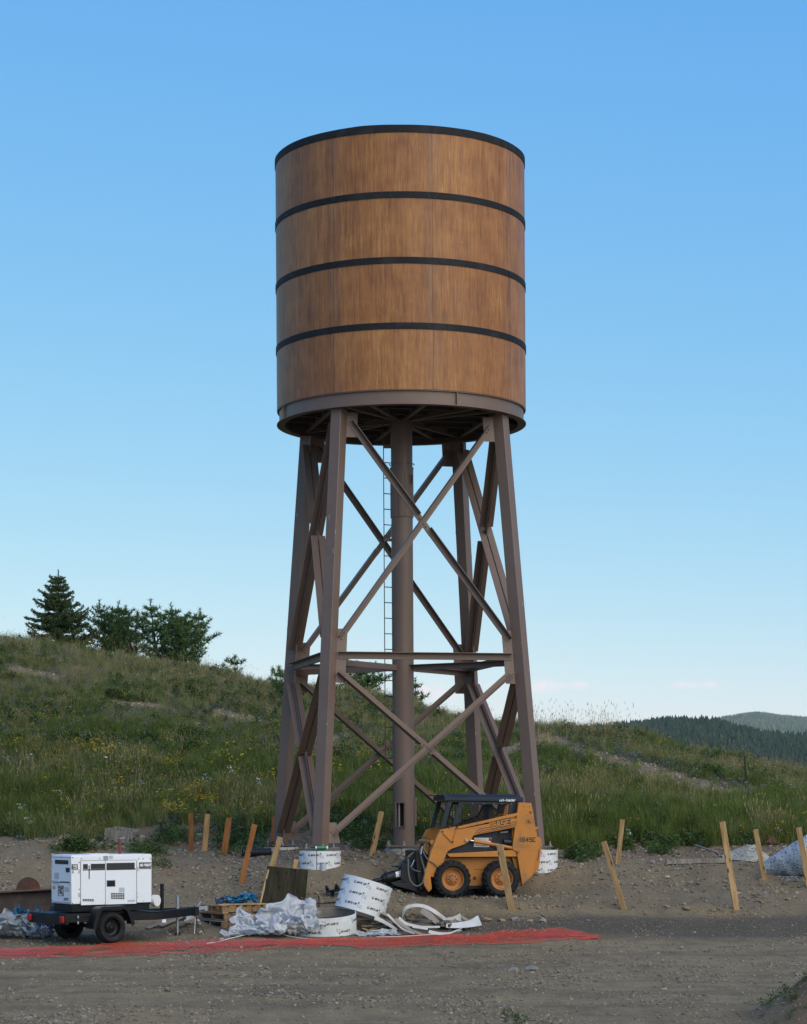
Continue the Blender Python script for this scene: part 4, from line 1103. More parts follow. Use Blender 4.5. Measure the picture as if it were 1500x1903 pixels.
m.build('opening_frame', SB, cp)
m = MB(); m.bar(onc(.18, -33, hz0), onc(.18, -33, hz1), .03, .004, nrm); m.build('inner_strip', MT['scuff'], cp)
m = MB(); m.box(onc(.25, 92, -.1), (.05, .16, .62), unrot); m.build('side_plate', SB, cp, bevel=.004)
sl = pipe('pipe_sleeve', .25, 6.22, 7.26, [])
m = MB(); m.lathe([(.232, T(7.26)), (.256, T(7.26)), (.256, T(7.29)), (.232, T(7.29))], n=48)
for k in range(12): p = onc(.258, k * 30 + 8, 7.36); q = onc(.275, k * 30 + 8, 7.36); m.cyl(p, q, .016, 6)
m.build('sleeve_ring', SB, cp)
m = MB(); nn = onc(1, 52, 0); nn.z = 0
for (u, z, w_, h_) in ((44, 7.02, .02, .2), (60, 7.02, .02, .2)): m.bar(onc(.255, u, 6.92), onc(.255, u, 7.12), .02, .03, nn)
for z in (6.92, 7.12): m.bar(onc(.255, 43, z), onc(.255, 61, z), .02, .03, nn)
m.build('hand_hole_frame', SB, cp)
m = MB(); m.bar(onc(.251, 52, 6.93), onc(.251, 52, 7.11), .07, .006, nn); m.build('hand_hole', MT['black_matte'], cp)
m = MB()
for (u0, u1, z0, z1) in ((-17, -17, 6.22, 6.75), (15, 15, 6.22, 7.2)): m.bar(onc(.251, u0, z0), onc(.251, u1, z1), .008, .006, onc(1, u0, 0))
m.bar(onc(.2515, -17, 6.235), onc(.2515, 15, 6.235), .008, .01, onc(1, 0, 0)); m.build('sleeve_seam', MT['steel_brown_dark'], cp)
m = MB(); m.box((0, 0, .017), (.78, .78, .034), unrot); pl = m.build('base_plate', SB, cp, bevel=.004)
for u, v in ((-.33, -.33), (.33, -.33), (.33, .33), (-.33, .33), (0, -.34), (.34, 0), (-.34, 0), (0, .34)):
    m = MB(); p = unrot @ Vector((u, v, 0)); m.cyl((p.x, p.y, -.03), (p.x, p.y, .13), .017, 8); m.cyl((p.x, p.y, .034), (p.x, p.y, .06), .034, 6)
    m.build('anchor_bolt', BL, cp)
# ladder beside the pipe
def ux(x, y, z): q = unrot @ Vector((x, y, 0)); return Vector((q.x, q.y, T(z)))
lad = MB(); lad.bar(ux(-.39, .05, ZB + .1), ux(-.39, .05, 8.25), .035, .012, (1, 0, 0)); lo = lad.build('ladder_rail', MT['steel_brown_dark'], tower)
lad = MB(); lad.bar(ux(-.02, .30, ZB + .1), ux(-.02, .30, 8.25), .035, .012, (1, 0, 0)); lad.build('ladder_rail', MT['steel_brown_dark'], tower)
rm = None
for k in range(27):
    z = -.62 + k * .335
    if rm is None:
        m = MB(); m.cyl(ux(-.39, .05, z), ux(-.02, .30, z), .011, 6); rm = m.build('rung', MT['steel_brown_dark'], tower)
    else: c = inst(rm, tower); c.location = (0, 0, .335 * k)
for z in (5.75, 7.75, 1.4):
    m = MB(); m.bar(ux(-.40, .05, z), ux(-.2, .06, z + .0), .014, .06, (0, 0, 1)); m.build('ladder_bracket', SB, tower)
# ring beam: curved channel
ZD = 8.485
m = MB(); Rt = 2.67
m.lathe([(2.60, T(ZT)), (2.675, T(ZT)), (2.675, T(ZT + .014)), (2.622, T(ZT + .014)), (2.622, T(ZD - .016)), (2.665, T(ZD - .016)), (2.665, T(ZD - .002)), (2.50, T(ZD - .002)), (2.50, T(ZD - .016)), (2.608, T(ZD - .016)), (2.608, T(ZT + .014)), (2.50, T(ZT + .014)), (2.50, T(ZT))], n=128, closed=True)
rb = m.build('ring_beam', SB, tower, smooth=30)
for px_ in (845, 530, 640 - 700, 200):
    an = math.asin(max(-1, min(1, (px_ - 746) / 231))) if px_ in (845, 530) else R(180 + px_ / 4)
    m = MB(); q = unrot @ Vector((math.sin(an), -math.cos(an), 0)); m.bar(q * 2.64 + Vector((0, 0, T(ZT + .012))), q * 2.64 + Vector((0, 0, T(ZD - .01))), .02, .065, q)
    m.build('stiffener', SB, rb)
# floor framing seen from below
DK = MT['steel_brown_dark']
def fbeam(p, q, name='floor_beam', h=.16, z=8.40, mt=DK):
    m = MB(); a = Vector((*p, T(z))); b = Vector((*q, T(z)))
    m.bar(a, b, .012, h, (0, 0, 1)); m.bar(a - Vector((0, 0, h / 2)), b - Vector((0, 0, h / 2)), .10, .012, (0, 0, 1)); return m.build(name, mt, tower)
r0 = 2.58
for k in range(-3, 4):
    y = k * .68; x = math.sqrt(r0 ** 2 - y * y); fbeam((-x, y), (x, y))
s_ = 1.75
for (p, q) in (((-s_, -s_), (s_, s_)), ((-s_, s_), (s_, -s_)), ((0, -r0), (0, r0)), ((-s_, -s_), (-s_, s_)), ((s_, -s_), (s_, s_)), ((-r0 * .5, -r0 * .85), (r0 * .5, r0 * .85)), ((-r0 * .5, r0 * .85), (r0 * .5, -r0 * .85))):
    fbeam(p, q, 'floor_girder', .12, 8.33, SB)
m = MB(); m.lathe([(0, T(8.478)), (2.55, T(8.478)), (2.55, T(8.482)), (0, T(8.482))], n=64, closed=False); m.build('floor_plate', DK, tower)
# cladding panels, one shared mesh per course
ZTOP = 13.85
bz = [8.487, 9.775, 11.105, 12.435, 13.80]
npn = 8; offa = -PI / 2 + R(13.8 - 22.5 + .4) - R(13.3)
for c in range(4):
    m = MB(); z0, z1 = bz[c] + .003, bz[c + 1] - .003; ha = PI / npn - .0008
    m.lathe([(2.65, T(z0)), (2.67, T(z0)), (2.67, T(z1)), (2.65, T(z1))], n=16, closed=True, a0=-ha, a1=ha)
    base = m.build('cladding_panel', MT['tank'], tower, smooth=40)
    base.rotation_euler = (0, 0, offa)
    for k in range(1, npn):
        q = inst(base, tower); q.rotation_euler = (0, 0, offa + 2 * PI * k / npn)
m = MB(); m.lathe([(2.645, T(8.49)), (2.645, T(13.78))], n=96); m.build('inner_shell', DK, tower)
m = MB(); m.lathe([(0, T(13.9)), (1.5, T(13.86)), (2.60, T(13.74))], n=64); m.build('roof', DK, tower)
def hoop(z0, z1, cap=False):
    m = MB(); n = 192; r_in, r_out = 2.66, 2.684
    rr = random.Random(int(z0 * 10)); o = len(m.v)
    for k in range(n):
        an = 2 * PI * k / n; wob = (.018 * max(0, fbm(np.array([k * .12]), np.array([z0]), 5, 3)[0] * 2) if cap else 0) ; ro = r_out + .002 * math.sin(an * 11)
        for (r_, z) in ((r_in, z0), (ro, z0), (ro, z1 + wob), (r_in - (.03 if cap else 0), z1 + wob)): m.v.append((r_ * math.cos(an), r_ * math.sin(an), T(z)))
    for k in range(n):
        l = (k + 1) % n
        for j in range(4): m.f.append((4 * k + j, 4 * l + j, 4 * l + (j + 1) % 4, 4 * k + (j + 1) % 4)); m.mi.append(0)
    hp = m.build('hoop', MT['band'], tower)
    for k in range(npn):
        an = offa + PI / npn + 2 * PI * k / npn; m = MB(); dz = (z1 - z0)
        for sg_ in (-1, 1):
            a1 = an + sg_ * .045; a2 = an + sg_ * .018
            p = Vector((2.687 * math.cos(a1), 2.687 * math.sin(a1), T(z1 - .006))); q = Vector((2.687 * math.cos(a2), 2.687 * math.sin(a2), T(z0 + .006)))
            m.bar(p, q, .016, .004, (math.cos(an), math.sin(an), 0))
        m.build('hoop_joint', MT['black_paint'], hp)
hoop(13.70, 13.85, True)
for (a, b) in ((12.37, 12.50), (11.04, 11.17), (9.71, 9.84)): hoop(a, b)

# ------------------------------------------------------------------ printed round concrete forms
def print_marks(sizew=.30):
    """emblem ring + WHITE CAP lettering + small text columns as flat 2D shapes; returns verts, faces"""
    V = []; Fc = []
    def add(v, f):
        o = len(V); V.extend(v); Fc.extend([tuple(i + o for i in q) for q in f])
    n = 14; R0, R1 = .026, .017
    add([(R0 * math.cos(2 * PI * k / n), R0 * math.sin(2 * PI * k / n)) for k in range(n)] + [(R1 * math.cos(2 * PI * k / n), .004 + R1 * .8 * math.sin(2 * PI * k / n)) for k in range(n)],
        [(k, (k + 1) % n, n + (k + 1) % n, n + k) for k in range(n)])
    add([(-.02, -.004), (.02, -.004), (.016, -.016), (-.016, -.016)], [(0, 1, 2, 3)])
    v, f = WC; add([(.04 + a, -.018 + b) for a, b, c in v], f)
    add([(.05, -.030), (.20, -.030), (.20, -.022), (.05, -.022)], [(0, 1, 2, 3)])
    hx = [(.262 + .017 * math.cos(k * PI / 3), .030 + .017 * math.sin(k * PI / 3)) for k in range(6)]; add(hx, [tuple(range(6))])
    r = random.Random(3)
    for cx_ in (.245, .27, .295, .318):
        y = .002
        while y > -.07:
            h_ = r.uniform(.004, .011); w_ = r.uniform(.006, .013)
            if r.random() < .75: add([(cx_, y), (cx_ + w_, y), (cx_ + w_, y - h_), (cx_, y - h_)], [(0, 1, 2, 3)])
            y -= h_ + .006
    return V, Fc
WC = block('WHITE CAP', .19, .038, .0085, .12)
PM = print_marks()
def printed(parent, radius, spots, scale=1.0, mat=None, flip=False, name='printed_marks'):
    """wrap the marks around a cylinder of the parent's local z axis; spots: (angle deg, z)"""
    m = MB()
    for (an, z) in spots:
        vs = []
        for (a, b) in PM[0]:
            if flip: a, b = -a, -b
            th = R(an) + a * scale / radius; vs.append((radius * math.cos(th), radius * math.sin(th), z + b * scale))
        m.add(vs, PM[1])
    o = m.build(name, mat or MT['ink'], parent, smooth=0, fix=False); o['kind'] = 'stuff'; return o
def pier(px, i, ztop, depth, rad, label, seed, dirty=False):
    c = lp(i, ZB) if i is not None else Vector((0, 0, 0)); c = tower.matrix_basis @ c
    e = empty('concrete_pier', (c.x, c.y, ztop - depth), label, 'concrete footing', 'round printed footings under the tower', rz=R(seed * 7))
    m = MB(); m.lathe([(rad, 0), (rad, depth), (rad - .012, depth), (rad - .012, depth - .03)], n=56); fo_ = m.build('form_sleeve', MT['form_dirty' if dirty else 'form_white'], e)
    m = MB(); m.lathe([(rad - .012, depth - .02), (0, depth - .018)], n=48); m.build('concrete_core', MT['concrete'], e)
    m = MB(); m.bar((rad + .002, 0, 0), (rad + .002, 0, depth), .012, .003, (1, 0, 0)); so = m.build('seam', MT['ink_grey'], e); so.rotation_euler = (0, 0, R(-97 - seed * 7))
    sp_ = []
    r = random.Random(seed)
    for k in range(12):
        for jj, zz in enumerate((depth - .09, depth - .34)):
            a = k * 360 / 7.2 * .62 + (14 if jj else 0) + r.uniform(-2, 2); sp_.append((a - 180, zz + r.uniform(-.01, .01)))
    sp_ = [(k * 52 - 178 + (24 if jj % 2 else 0), zz) for k in range(7) for jj, zz in enumerate((depth - .08, depth - .245, depth - .41))]
    printed(fo_, rad + .0015, sp_, .92, MT['ink_grey'] if dirty else MT['ink'])
    return e
bpy.context.view_layer.update()
pier(597, 0, -.885, 1.0, .425, 'cleanest white printed pier under the nearest tower leg', 1)
pier(1022, 1, -.885, 1.2, .43, 'white printed pier peeping out behind the loader rear end', 2)
pier(890, 2, -.885, .9, .42, 'printed pier under the far right leg hidden behind the loader cab', 3)
pier(522, 3, -.885, .8, .41, 'dirty grey pier with faint print under the rear left leg', 4, True)
pier(750, None, -.885, .8, .41, 'widest printed pier carrying the centre pipe', 5, True)
# small things by the near pier
c = tower.matrix_basis @ lp(0, ZB)
e = empty('spray_can', (c.x + .05, c.y - .36, -.85), 'small green and white can lying on the nearest pier', 'can')
m = MB(); m.cyl((-.10, 0, .034), (.09, .02, .034), .032, 14); m.build('can_body', MT['green_can'], e)
m = MB(); m.cyl((.09, .02, .034), (.12, .023, .034), .036, 14); m.cyl((-.13, 0, .034), (-.10, 0, .034), .03, 14); m.build('cap', MT['white_print'], e)
g = G(601, 1617); e = empty('pipe_stub', g, 'short grey plastic pipe stub standing in front of the nearest pier', 'pipe stub')
m = MB(); m.lathe([(.058, -.05), (.058, .13), (.048, .13), (.048, .02), (0, .02)], n=20); m.build('pipe_wall', MT['sticker_grey'], e)
g = G(478, 1592); e = empty('drain_pipe', g + Vector((0, 0, .09)), 'black corrugated drain pipe lying left of the rear left pier', 'drain pipe')
m = MB(); pr = []
for k in range(18): pr += [(.085, k * .035), (.098, k * .035 + .01), (.098, k * .035 + .022), (.085, k * .035 + .032)]
m.lathe(pr, o=(-.32, 0, .0), axis=(1, .2, 0), n=16); m.build('corrugated_tube', MT['blackpipe'], e)

# ------------------------------------------------------------------ wooden stakes
STK = [((355, 1511), (356, 1603), 9, 'wood_orange', 'dark orange stake leftmost of the row behind the generator tow bar', 50),
 ((386, 1513), (377, 1615), 11, 'wood_light', 'pale new stake just right of the leftmost orange stake', 49),
 ((426, 1520), (412, 1619), 12, 'wood_orange', 'thick orange brown stake third from the left of its row', 48.6),
 ((473, 1532), (448, 1643), 11, 'wood_orange', 'long orange brown stake leaning right, fourth in the left row', None),
 ((521, 1556), (488, 1668), 11, 'wood_light', 'pale stake whose foot is hidden by the dark plywood sheet', 43.9),
 ((551, 1597), (543, 1650), 10, 'wood_light', 'short stub of a stake showing over the dark plywood', 44.4),
 ((509, 1517), (508, 1572), 7, 'wood_orange', 'reddish stake half hidden behind the rear left tower leg', 50.8),
 ((709, 1508), (691, 1590), 11, 'wood_light', 'knotty stake leaning left of the centre pipe', None),
 ((929, 1570), (951, 1692), 13, 'wood_light', 'stake crossing in front of the orange loader rear wheel', None),
 ((1122, 1564), (1160, 1690), 11, 'wood_light', 'most tilted stake, right of the loader with open ground around', None),
 ((1157, 1523), (1148, 1606), 9, 'wood_light', 'stake leaning away at the grass edge right of the loader', None),
 ((1342, 1527), (1369, 1690), 12, 'wood_light', 'longest leaning stake standing on the mound edge at right', None),
 ((1404, 1541), (1421, 1634), 10, 'wood_light', 'stake in front of the spread out mat at right', None),
 ((1484, 1538), (1504, 1648), 11, 'wood_light', 'rightmost stake in front of the patterned blanket roll', None)]
for (t, b, wpx, mt, lab, Yf) in STK:
    g = G(*b) if Yf is None else P(b[0], b[1], Yf)
    if Yf is not None and g.z > h1(g.x, g.y): pass
    top = P(t[0], t[1], g.y + random.Random(t[0]).uniform(-.1, .1)); d = top - g; L = d.length
    w_ = wpx * g.y / F * .92
    m = MB(); m.box((0, 0, L / 2 - .12), (w_, .05, L + .24)); o = m.build('wooden_stake', MT[mt], None, loc=g, bevel=.003)
    # drive the foot below ground, lean and turn like the photo
    q = Vector((0, 0, 1)).rotation_difference(d.normalized()); o.rotation_mode = 'QUATERNION'
    o.rotation_quaternion = q @ Euler((0, 0, R(random.Random(t[1]).uniform(-16, 16)))).to_quaternion()
    tag(o, lab, 'wooden stake', 'wooden stakes around the tower')

def rel(px, py, Y): return P(px, py, Y)
# fence post on the hill
g = G(1386, 1467, 55, 80); m = MB(); m.bar((0, 0, -.1), (-.03, 0, .9), .045, .03, (1, 0, 0)); m.bar((-.03, .02, .8), (-.03, .02, .95), .05, .02, (1, 0, 0))
tag(m.build('fence_post', MT['black_paint'], None, loc=g), 'thin dark metal post alone on the right hillside', 'fence post')
# open planter box
g = P(218, 1566, 50.3); e = empty('wooden_box', g, 'weathered grey wooden box without lid in the grass behind the generator', 'wooden box', rz=R(-14))
for (a, b, nm) in (((-.28, 0, .14), (.30, 0, .14), 'x'), ((-.28, .45, .17), (.30, .45, .17), 'x')):
    m = MB(); m.bar(a, b, .03, .27, (0, 0, 1)); m.build('board', MT['wood_grey'], e, bevel=.003)
for x in (-.3, .32): m = MB(); m.bar((x, -.02, .15), (x, .47, .15), .03, .25, (0, 0, 1)); m.build('board', MT['wood_grey'], e, bevel=.003)
e.rotation_euler = Euler((R(4), R(7), R(-14)))
m = MB(); q_ = h1(g.x, g.y + .25); m.box((g.x, g.y + .25, (q_ + g.z) / 2 - .05), (.40, .25, max(.05, g.z - q_ + .02))); tag(m.build('timber_block', MT['wood_grey'], None), 'timber block under the weathered wooden box', 'timber block')
# board lying at the grass edge on the right, rail beyond
a = G(1238, 1606, 44, 55); b = G(1348, 1604, 44, 55)
m = MB(); m.bar(a + Vector((0, 0, .05)), b + Vector((0, 0, .06)), .09, .10, (0, 0, 1)); tag(m.build('lumber_beam', MT['wood_grey'], None, bevel=.004), 'weathered square timber lying flat at the right grass edge', 'timber')
a = G(1292, 1575, 46, 56); b = G(1336, 1590, 44, 56)
m = MB(); m.bar(a + Vector((0, 0, .05)), b + Vector((0, 0, .05)), .05, .03, (0, 0, 1)); tag(m.build('lath', MT['wood_grey'], None), 'thin grey lath running down to the spread mat', 'lath')
# ------------------------------------------------------------------ skid steer loader
SKY0 = 43.85
skp = P(887.2, 1667, SKY0)
skid = empty('skid_steer_loader', (skp.x, skp.y, SKL + .0), 'orange skid steer loader with dark navy caged cab parked before the right tower legs', 'skid steer loader', rz=R(11))
def S(zx, zy, ly=0): return ((zx - 735) * .00202 + ly * .229, (1165 - zy) * .001973)
def S3(zx, zy, ly=0): a = S(zx, zy, ly); return Vector((a[0], ly, a[1]))
def SP(pts, ly=0): return [S(a, b, ly) for a, b in pts]
OR, NV, BK = MT['orange'], MT['navy'], MT['black_paint']
def part(name, pts, y0, y1, mat, ly=None, bevel=.006, parent=skid):
    m = MB(); m.prism(SP(pts, y0 if ly is None else ly), y0, y1); return m.build(name, mat, parent, bevel=bevel)
W0, W1 = .29, 1.27
body = part('lower_body', [(395, 765), (1140, 765), (1185, 1042), (690, 1052), (330, 1040), (300, 960)], W0 + .02, W1, OR)
part('side_ledge', [(430, 727), (460, 760), (1132, 758), (1128, 690)], .12, W0 + .06, OR, ly=.12, parent=body)
m = MB(); m.bar(S3(700, 888, W0 + .018), S3(1150, 888, W0 + .018), .004, .006, (0, 0, 1)); m.build('panel_line', BK, body)
m = MB(); c = S3(708, 975, W0 + .012)
for k in range(6): a = k * PI / 3; m.cyl(c + Vector((.028 * math.cos(a), -.004, .028 * math.sin(a))), c + Vector((.028 * math.cos(a), .012, .028 * math.sin(a))), .012, 6)
m.cyl(c + Vector((0, -.006, 0)), c + Vector((0, .012, 0)), .016, 8); m.build('hub_bolts', MT['rust'], body)['kind'] = 'stuff'
# rear uprights near and far, rear door
for (ya, yb, nm) in ((.10, .20, 'n'), (1.36, 1.46, 'f')):
    ob = part('rear_upright', [(1150, 215), (1277, 222), (1300, 330), (1328, 545), (1352, 685), (1290, 945), (1185, 1045), (1130, 710), (1085, 682), (1100, 560)], ya, yb, OR, ly=.10)
    if nm == 'n':
        up_near = ob
        for (zx, zy, r_) in ((1275, 308, .022), (1262, 398, .034), (1146, 706, .03)):
            m = MB(); p = S3(zx, zy, .10); m.cyl(p - Vector((0, .035, 0)), p, r_, 14); m.cyl(p - Vector((0, .045, 0)), p - Vector((0, .03, 0)), r_ * .5, 8)
            m.build('pivot_pin', MT['orange_dark'], ob)
        for (zx, zy) in ((1202, 257), (1258, 257), (1229, 343)):
            m = MB(); p = S3(zx, zy, .10); m.cyl(p - Vector((0, .004, 0)), p, .008, 8); m.build('bolt_hole', MT['black_matte'], ob)
        m = MB(); m.bar(S3(1140, 692, .098), S3(1350, 690, .098), .006, .006, (0, 0, 1)); m.build('panel_line', MT['orange_dark'], ob)
        m = MB(); m.tube([S3(1356, 690, .09), S3(1352, 740, .08), S3(1340, 800, .09)], .008, 6); m.build('door_latch', BK, ob)
part('rear_door', [(1290, 470), (1345, 480), (1350, 560), (1388, 575), (1398, 640), (1362, 890), (1300, 940), (1250, 700)], .30, 1.25, OR, ly=.22)
part('rear_body', [(1085, 480), (1300, 330), (1330, 560), (1290, 960), (1150, 980), (1080, 760)], .21, 1.35, OR, ly=.21)
part('tail_lamp_bracket', [(1318, 458), (1352, 462), (1352, 488), (1322, 490)], .24, .4, OR, ly=.2)
part('engine_bay', [(900, 500), (1130, 450), (1100, 690), (900, 700)], .26, 1.3, MT['black_matte'], ly=.26)
m = MB(); m.cyl(S3(1000, 610, .22), S3(1095, 618, .22), .06, 16); m.build('air_filter', MT['navy'], skid)
m = MB(); m.cyl(S3(960, 520, .24), S3(1040, 512, .24), .022, 8); m.build('pipe', MT['galv'], skid)
# lift arms with their forward legs
ARM = [(372, 487), (520, 455), (545, 488), (1142, 372), (1125, 462), (700, 545), (672, 590), (640, 612), (610, 632), (478, 680), (440, 705), (424, 735), (392, 838), (330, 868), (300, 960), (268, 955), (245, 810), (270, 700)]
LEG = [(372, 487), (395, 520), (330, 720), (300, 860), (270, 960), (282, 1075), (250, 1108), (205, 1040), (196, 985), (240, 820), (268, 720), (330, 560)]
def arm(ya, yb, near):
    a = part('lift_arm', ARM, ya, yb, OR, ly=.10, bevel=.008)
    part('arm_leg', LEG, ya - .015 if near else ya, yb + .06, OR, ly=.10, parent=a)
    m = MB(); d = .10
    m.bar(Vector((*S(540, 470, d)[:1], ya + .02, S(540, 470, d)[1])), Vector((S(1145, 333, d)[0], ya + .02, S(1145, 333, d)[1])), .05, .055, (0, 0, 1)); m.build('upper_link', OR, a, bevel=.006)
    if near:
        m = MB(); o = ya - .012
        def q(zx, zy): p = S(zx, zy, .10); return Vector((p[0], o, p[1]))
        m.bar(q(390, 510), q(485, 605), .02, .04, (0, 0, 1)); m.bar(q(528, 470), q(490, 600), .018, .016, (1, 0, 0)); m.build('arm_stop_strut', OR, a, bevel=.003)
        for (zx, zy) in ((385, 506), (528, 466), (487, 606), (460, 458)):
            m = MB(); m.cyl(q(zx, zy) - Vector((0, .02, 0)), q(zx, zy) + Vector((0, .02, 0)), .02, 10); m.build('pin', MT['rust'], a)
        m = MB(); p = q(625, 590); m.cyl(p - Vector((0, .02, 0)), p + Vector((0, .03, 0)), .03, 12); m.build('cylinder_pin', MT['galv'], a)
        # decal stripes
        m = MB(); o = ya - .0022
        for k, (x0, y0, x1, y1, x2, y2) in enumerate(((710, 528, 757, 482, 1128, 410), (732, 528, 774, 500, 1128, 428), (754, 526, 790, 516, 1128, 446))):
            p0, p1, p2 = q(x0, y0), q(x1, y1), q(x2, y2)
            for p in (p0, p1, p2): p.y = o
            m.bar(p0, p1, .001, .011, (0, 0, 1)); m.bar(p1, p2, .001, .011, (0, 0, 1))
        m.build('decal_stripes', MT['ink'], a)['kind'] = 'stuff'
        e1 = (q(1080, 442) - q(880, 482)); e1.y = 0; L = e1.length; e1.normalize(); e2 = Vector((-e1.z, 0, e1.x))
        if e2.z < 0: e2 = -e2
        p0 = q(872, 486); p0.y = ya - .0045
        # backing plate in arm colour, then the name
        m = MB(); b0 = p0 - e1 * .015 - e2 * .006; b0.y = ya - .0035
        m.add([b0, b0 + e1 * (L + .03), b0 + e1 * (L + .03) + e2 * .15, b0 + e2 * .15], [(0, 1, 2, 3)]); m.build('decal_ground', OR, a, smooth=0)
        block_on('maker_lettering', 'CASE', p0, e1, e2, L, .155, .054, MT['ink'], a, shear=.12)
        p1 = p0.copy(); p1.y -= .0035
        block_on('maker_lettering', 'CASE', p1 + e1 * .015 + e2 * .015, e1, e2, L - .030, .125, .024, OR, a, shear=.12)
    return a
arm(.10, .17, True); arm(1.38, 1.45, False)
m = MB(); a = S(300, 640, .1); m.cyl((a[0], .17, a[1] + .05), (a[0], 1.38, a[1] + .05), .05, 14); m.build('cross_tube', OR, skid)
m = MB(); m.bar(Vector((S(300, 800, .1)[0], .2, S(300, 800, .1)[1])), Vector((S(300, 800, .1)[0], 1.36, S(300, 800, .1)[1])), .05, .3, (0, 0, 1)); m.build('front_plate', MT['rust'], skid)
# lift cylinder
m = MB(); m.cyl(S3(700, 600, .14), S3(1080, 672, .14), .036, 16); m.cyl(S3(700, 600, .14), S3(712, 602, .14), .042, 16); m.cyl(S3(925, 640, .14), S3(935, 643, .14), .04, 16)
cy = m.build('lift_cylinder', OR, skid)
m = MB(); m.cyl(S3(635, 588, .14), S3(705, 602, .14), .018, 12); m.build('piston_rod', MT['chrome'], cy)
# cab
part('cab_side', [(425, 722), (640, 600), (700, 556), (945, 502), (905, 700)], .25, .29, NV, ly=.25)
part('cab_tub', [(430, 720), (600, 610), (940, 505), (905, 705)], .30, 1.25, MT['black_matte'], ly=.3)
dec = MB(); o = .2475
def fl(poly, y, name, mat, parent, ly=.25):
    m = MB(); m.add([Vector((S(a, b, ly)[0], y, S(a, b, ly)[1])) for a, b in poly], [tuple(range(len(poly)))]); return m.build(name, mat, parent, smooth=0, fix=False)
cs = part('warning_sticker', [(703, 568), (878, 570), (870, 612), (852, 664), (700, 660)], .246, .25, MT['white_print'], ly=.25, bevel=0)
fl([(848, 572), (876, 573), (872, 604), (848, 603)], .2445, 'red_panel', MT['red_lens'], cs)
for k in range(6): fl([(722, 580 + 9 * k), (835, 581 + 9 * k), (835, 583.5 + 9 * k), (722, 582.5 + 9 * k)], .2445, 'printed_line', MT['ink_grey'], cs)
fl([(715, 640), (840, 640), (840, 652), (715, 652)], .2445, 'orange_strip', MT['sticker_orange'], cs)
for (ly_, ) in ((.26,), (1.24,)):
    near = ly_ < 1
    nm_ = 'cab_post'
    part(nm_, [(440, 200), (484, 206), (412, 470), (366, 478)], ly_, ly_ + .06, NV, ly=.26, bevel=.004)
    part(nm_, [(552, 205), (600, 215), (590, 260), (538, 440), (487, 446)], ly_ + .004, ly_ + .05, NV, ly=.26, bevel=.004)
    part('rear_cab_panel', [(1066, 205), (1148, 210), (1146, 325), (1045, 335)], ly_, ly_ + .05, NV, ly=.26, bevel=.004)
    part('top_rail', [(470, 203), (1150, 208), (1150, 236), (600, 236), (590, 214), (470, 214)], ly_ + .006, ly_ + .05, NV, ly=.26, bevel=.004)
    # side guard: welded mesh screen of round bars
    m = MB(); Yb = ly_ + .03
    def sq(zx, zy): a = S(zx, zy, .26); return Vector((a[0], Yb, a[1]))
    for k in range(23):
        x = 492 + k * 25.5; top = 212 if x < 560 else 236; bot = 500 - (x - 440) * .215
        xl = x - (0 if x > 600 else 0)
        if top < bot: m.tube([sq(x, top), sq(x, bot)], .0035, 4)
    for k in range(11):
        z = 236 + k * 22; x0 = max(440 + (z - 236) * -.13 + 30, 420); x1 = min(1046, 440 + (500 - z) / .215)
        if x1 > x0: m.tube([sq(x0, z), sq(x1, z)], .0035, 4)
    m.build('mesh_screen', MT['black_matte'], skid, smooth=0)
rf = MB()
xa, xb = S(322, 128, 0)[0] - .0, S(1200, 160, .22)[0]
z_lo, z_mid, z_hi = S(0, 208)[1], S(0, 168)[1], S(0, 134)[1]
ya, yb = .22, 1.33
xf = S(408, 190, .22)[0]; xr = xb
prof_f = [(ya, z_lo), (ya, z_mid), (ya + .17, z_hi), (yb - .17, z_hi), (yb, z_mid), (yb, z_lo)]
vs = [(xf, y, z + (.02 if i in (0, 5) else 0)) for i, (y, z) in enumerate(prof_f)] + [(xr - (0 if i in (0, 1, 4, 5) else .13), y, z) for i, (y, z) in enumerate(prof_f)]
n = 6; rf.add(vs, [tuple(range(6)), tuple(range(11, 5, -1))] + [(i, i + 6, (i + 1) % 6 + 6, (i + 1) % 6) for i in range(6)])
roof = rf.build('roof', NV, skid, bevel=.008)
m = MB()
for k in range(9): y = ya + .16 + k * (yb - ya - .32) / 8; m.bar((xf - .16, y, z_hi - .012), (xf + .16, y, z_hi + .001), .012, .01, (0, 0, 1))
for x in (xf - .16, xf - .08): m.bar((x, ya + .14, z_hi - .018), (x, yb - .14, z_hi - .018), .012, .018, (0, 0, 1))
m.build('front_visor_grille', NV, roof)
p = S(968, 205, .22); block_on('roof_lettering', 'uni-loader', (p[0] - .02, ya - .003, p[1]), (1, 0, 0), (0, 0, 1), .33, .05, .0095, MT['white_print'], roof)
for k in range(9):
    pass
m = MB()
for zx in (690, 800, 905, 985, 1075):
    a = S(zx, 230, .26); m.cyl((a[0], .258, a[1]), (a[0], .27, a[1]), .008, 8)
m.build('rivets', MT['galv'], skid)['kind'] = 'stuff'
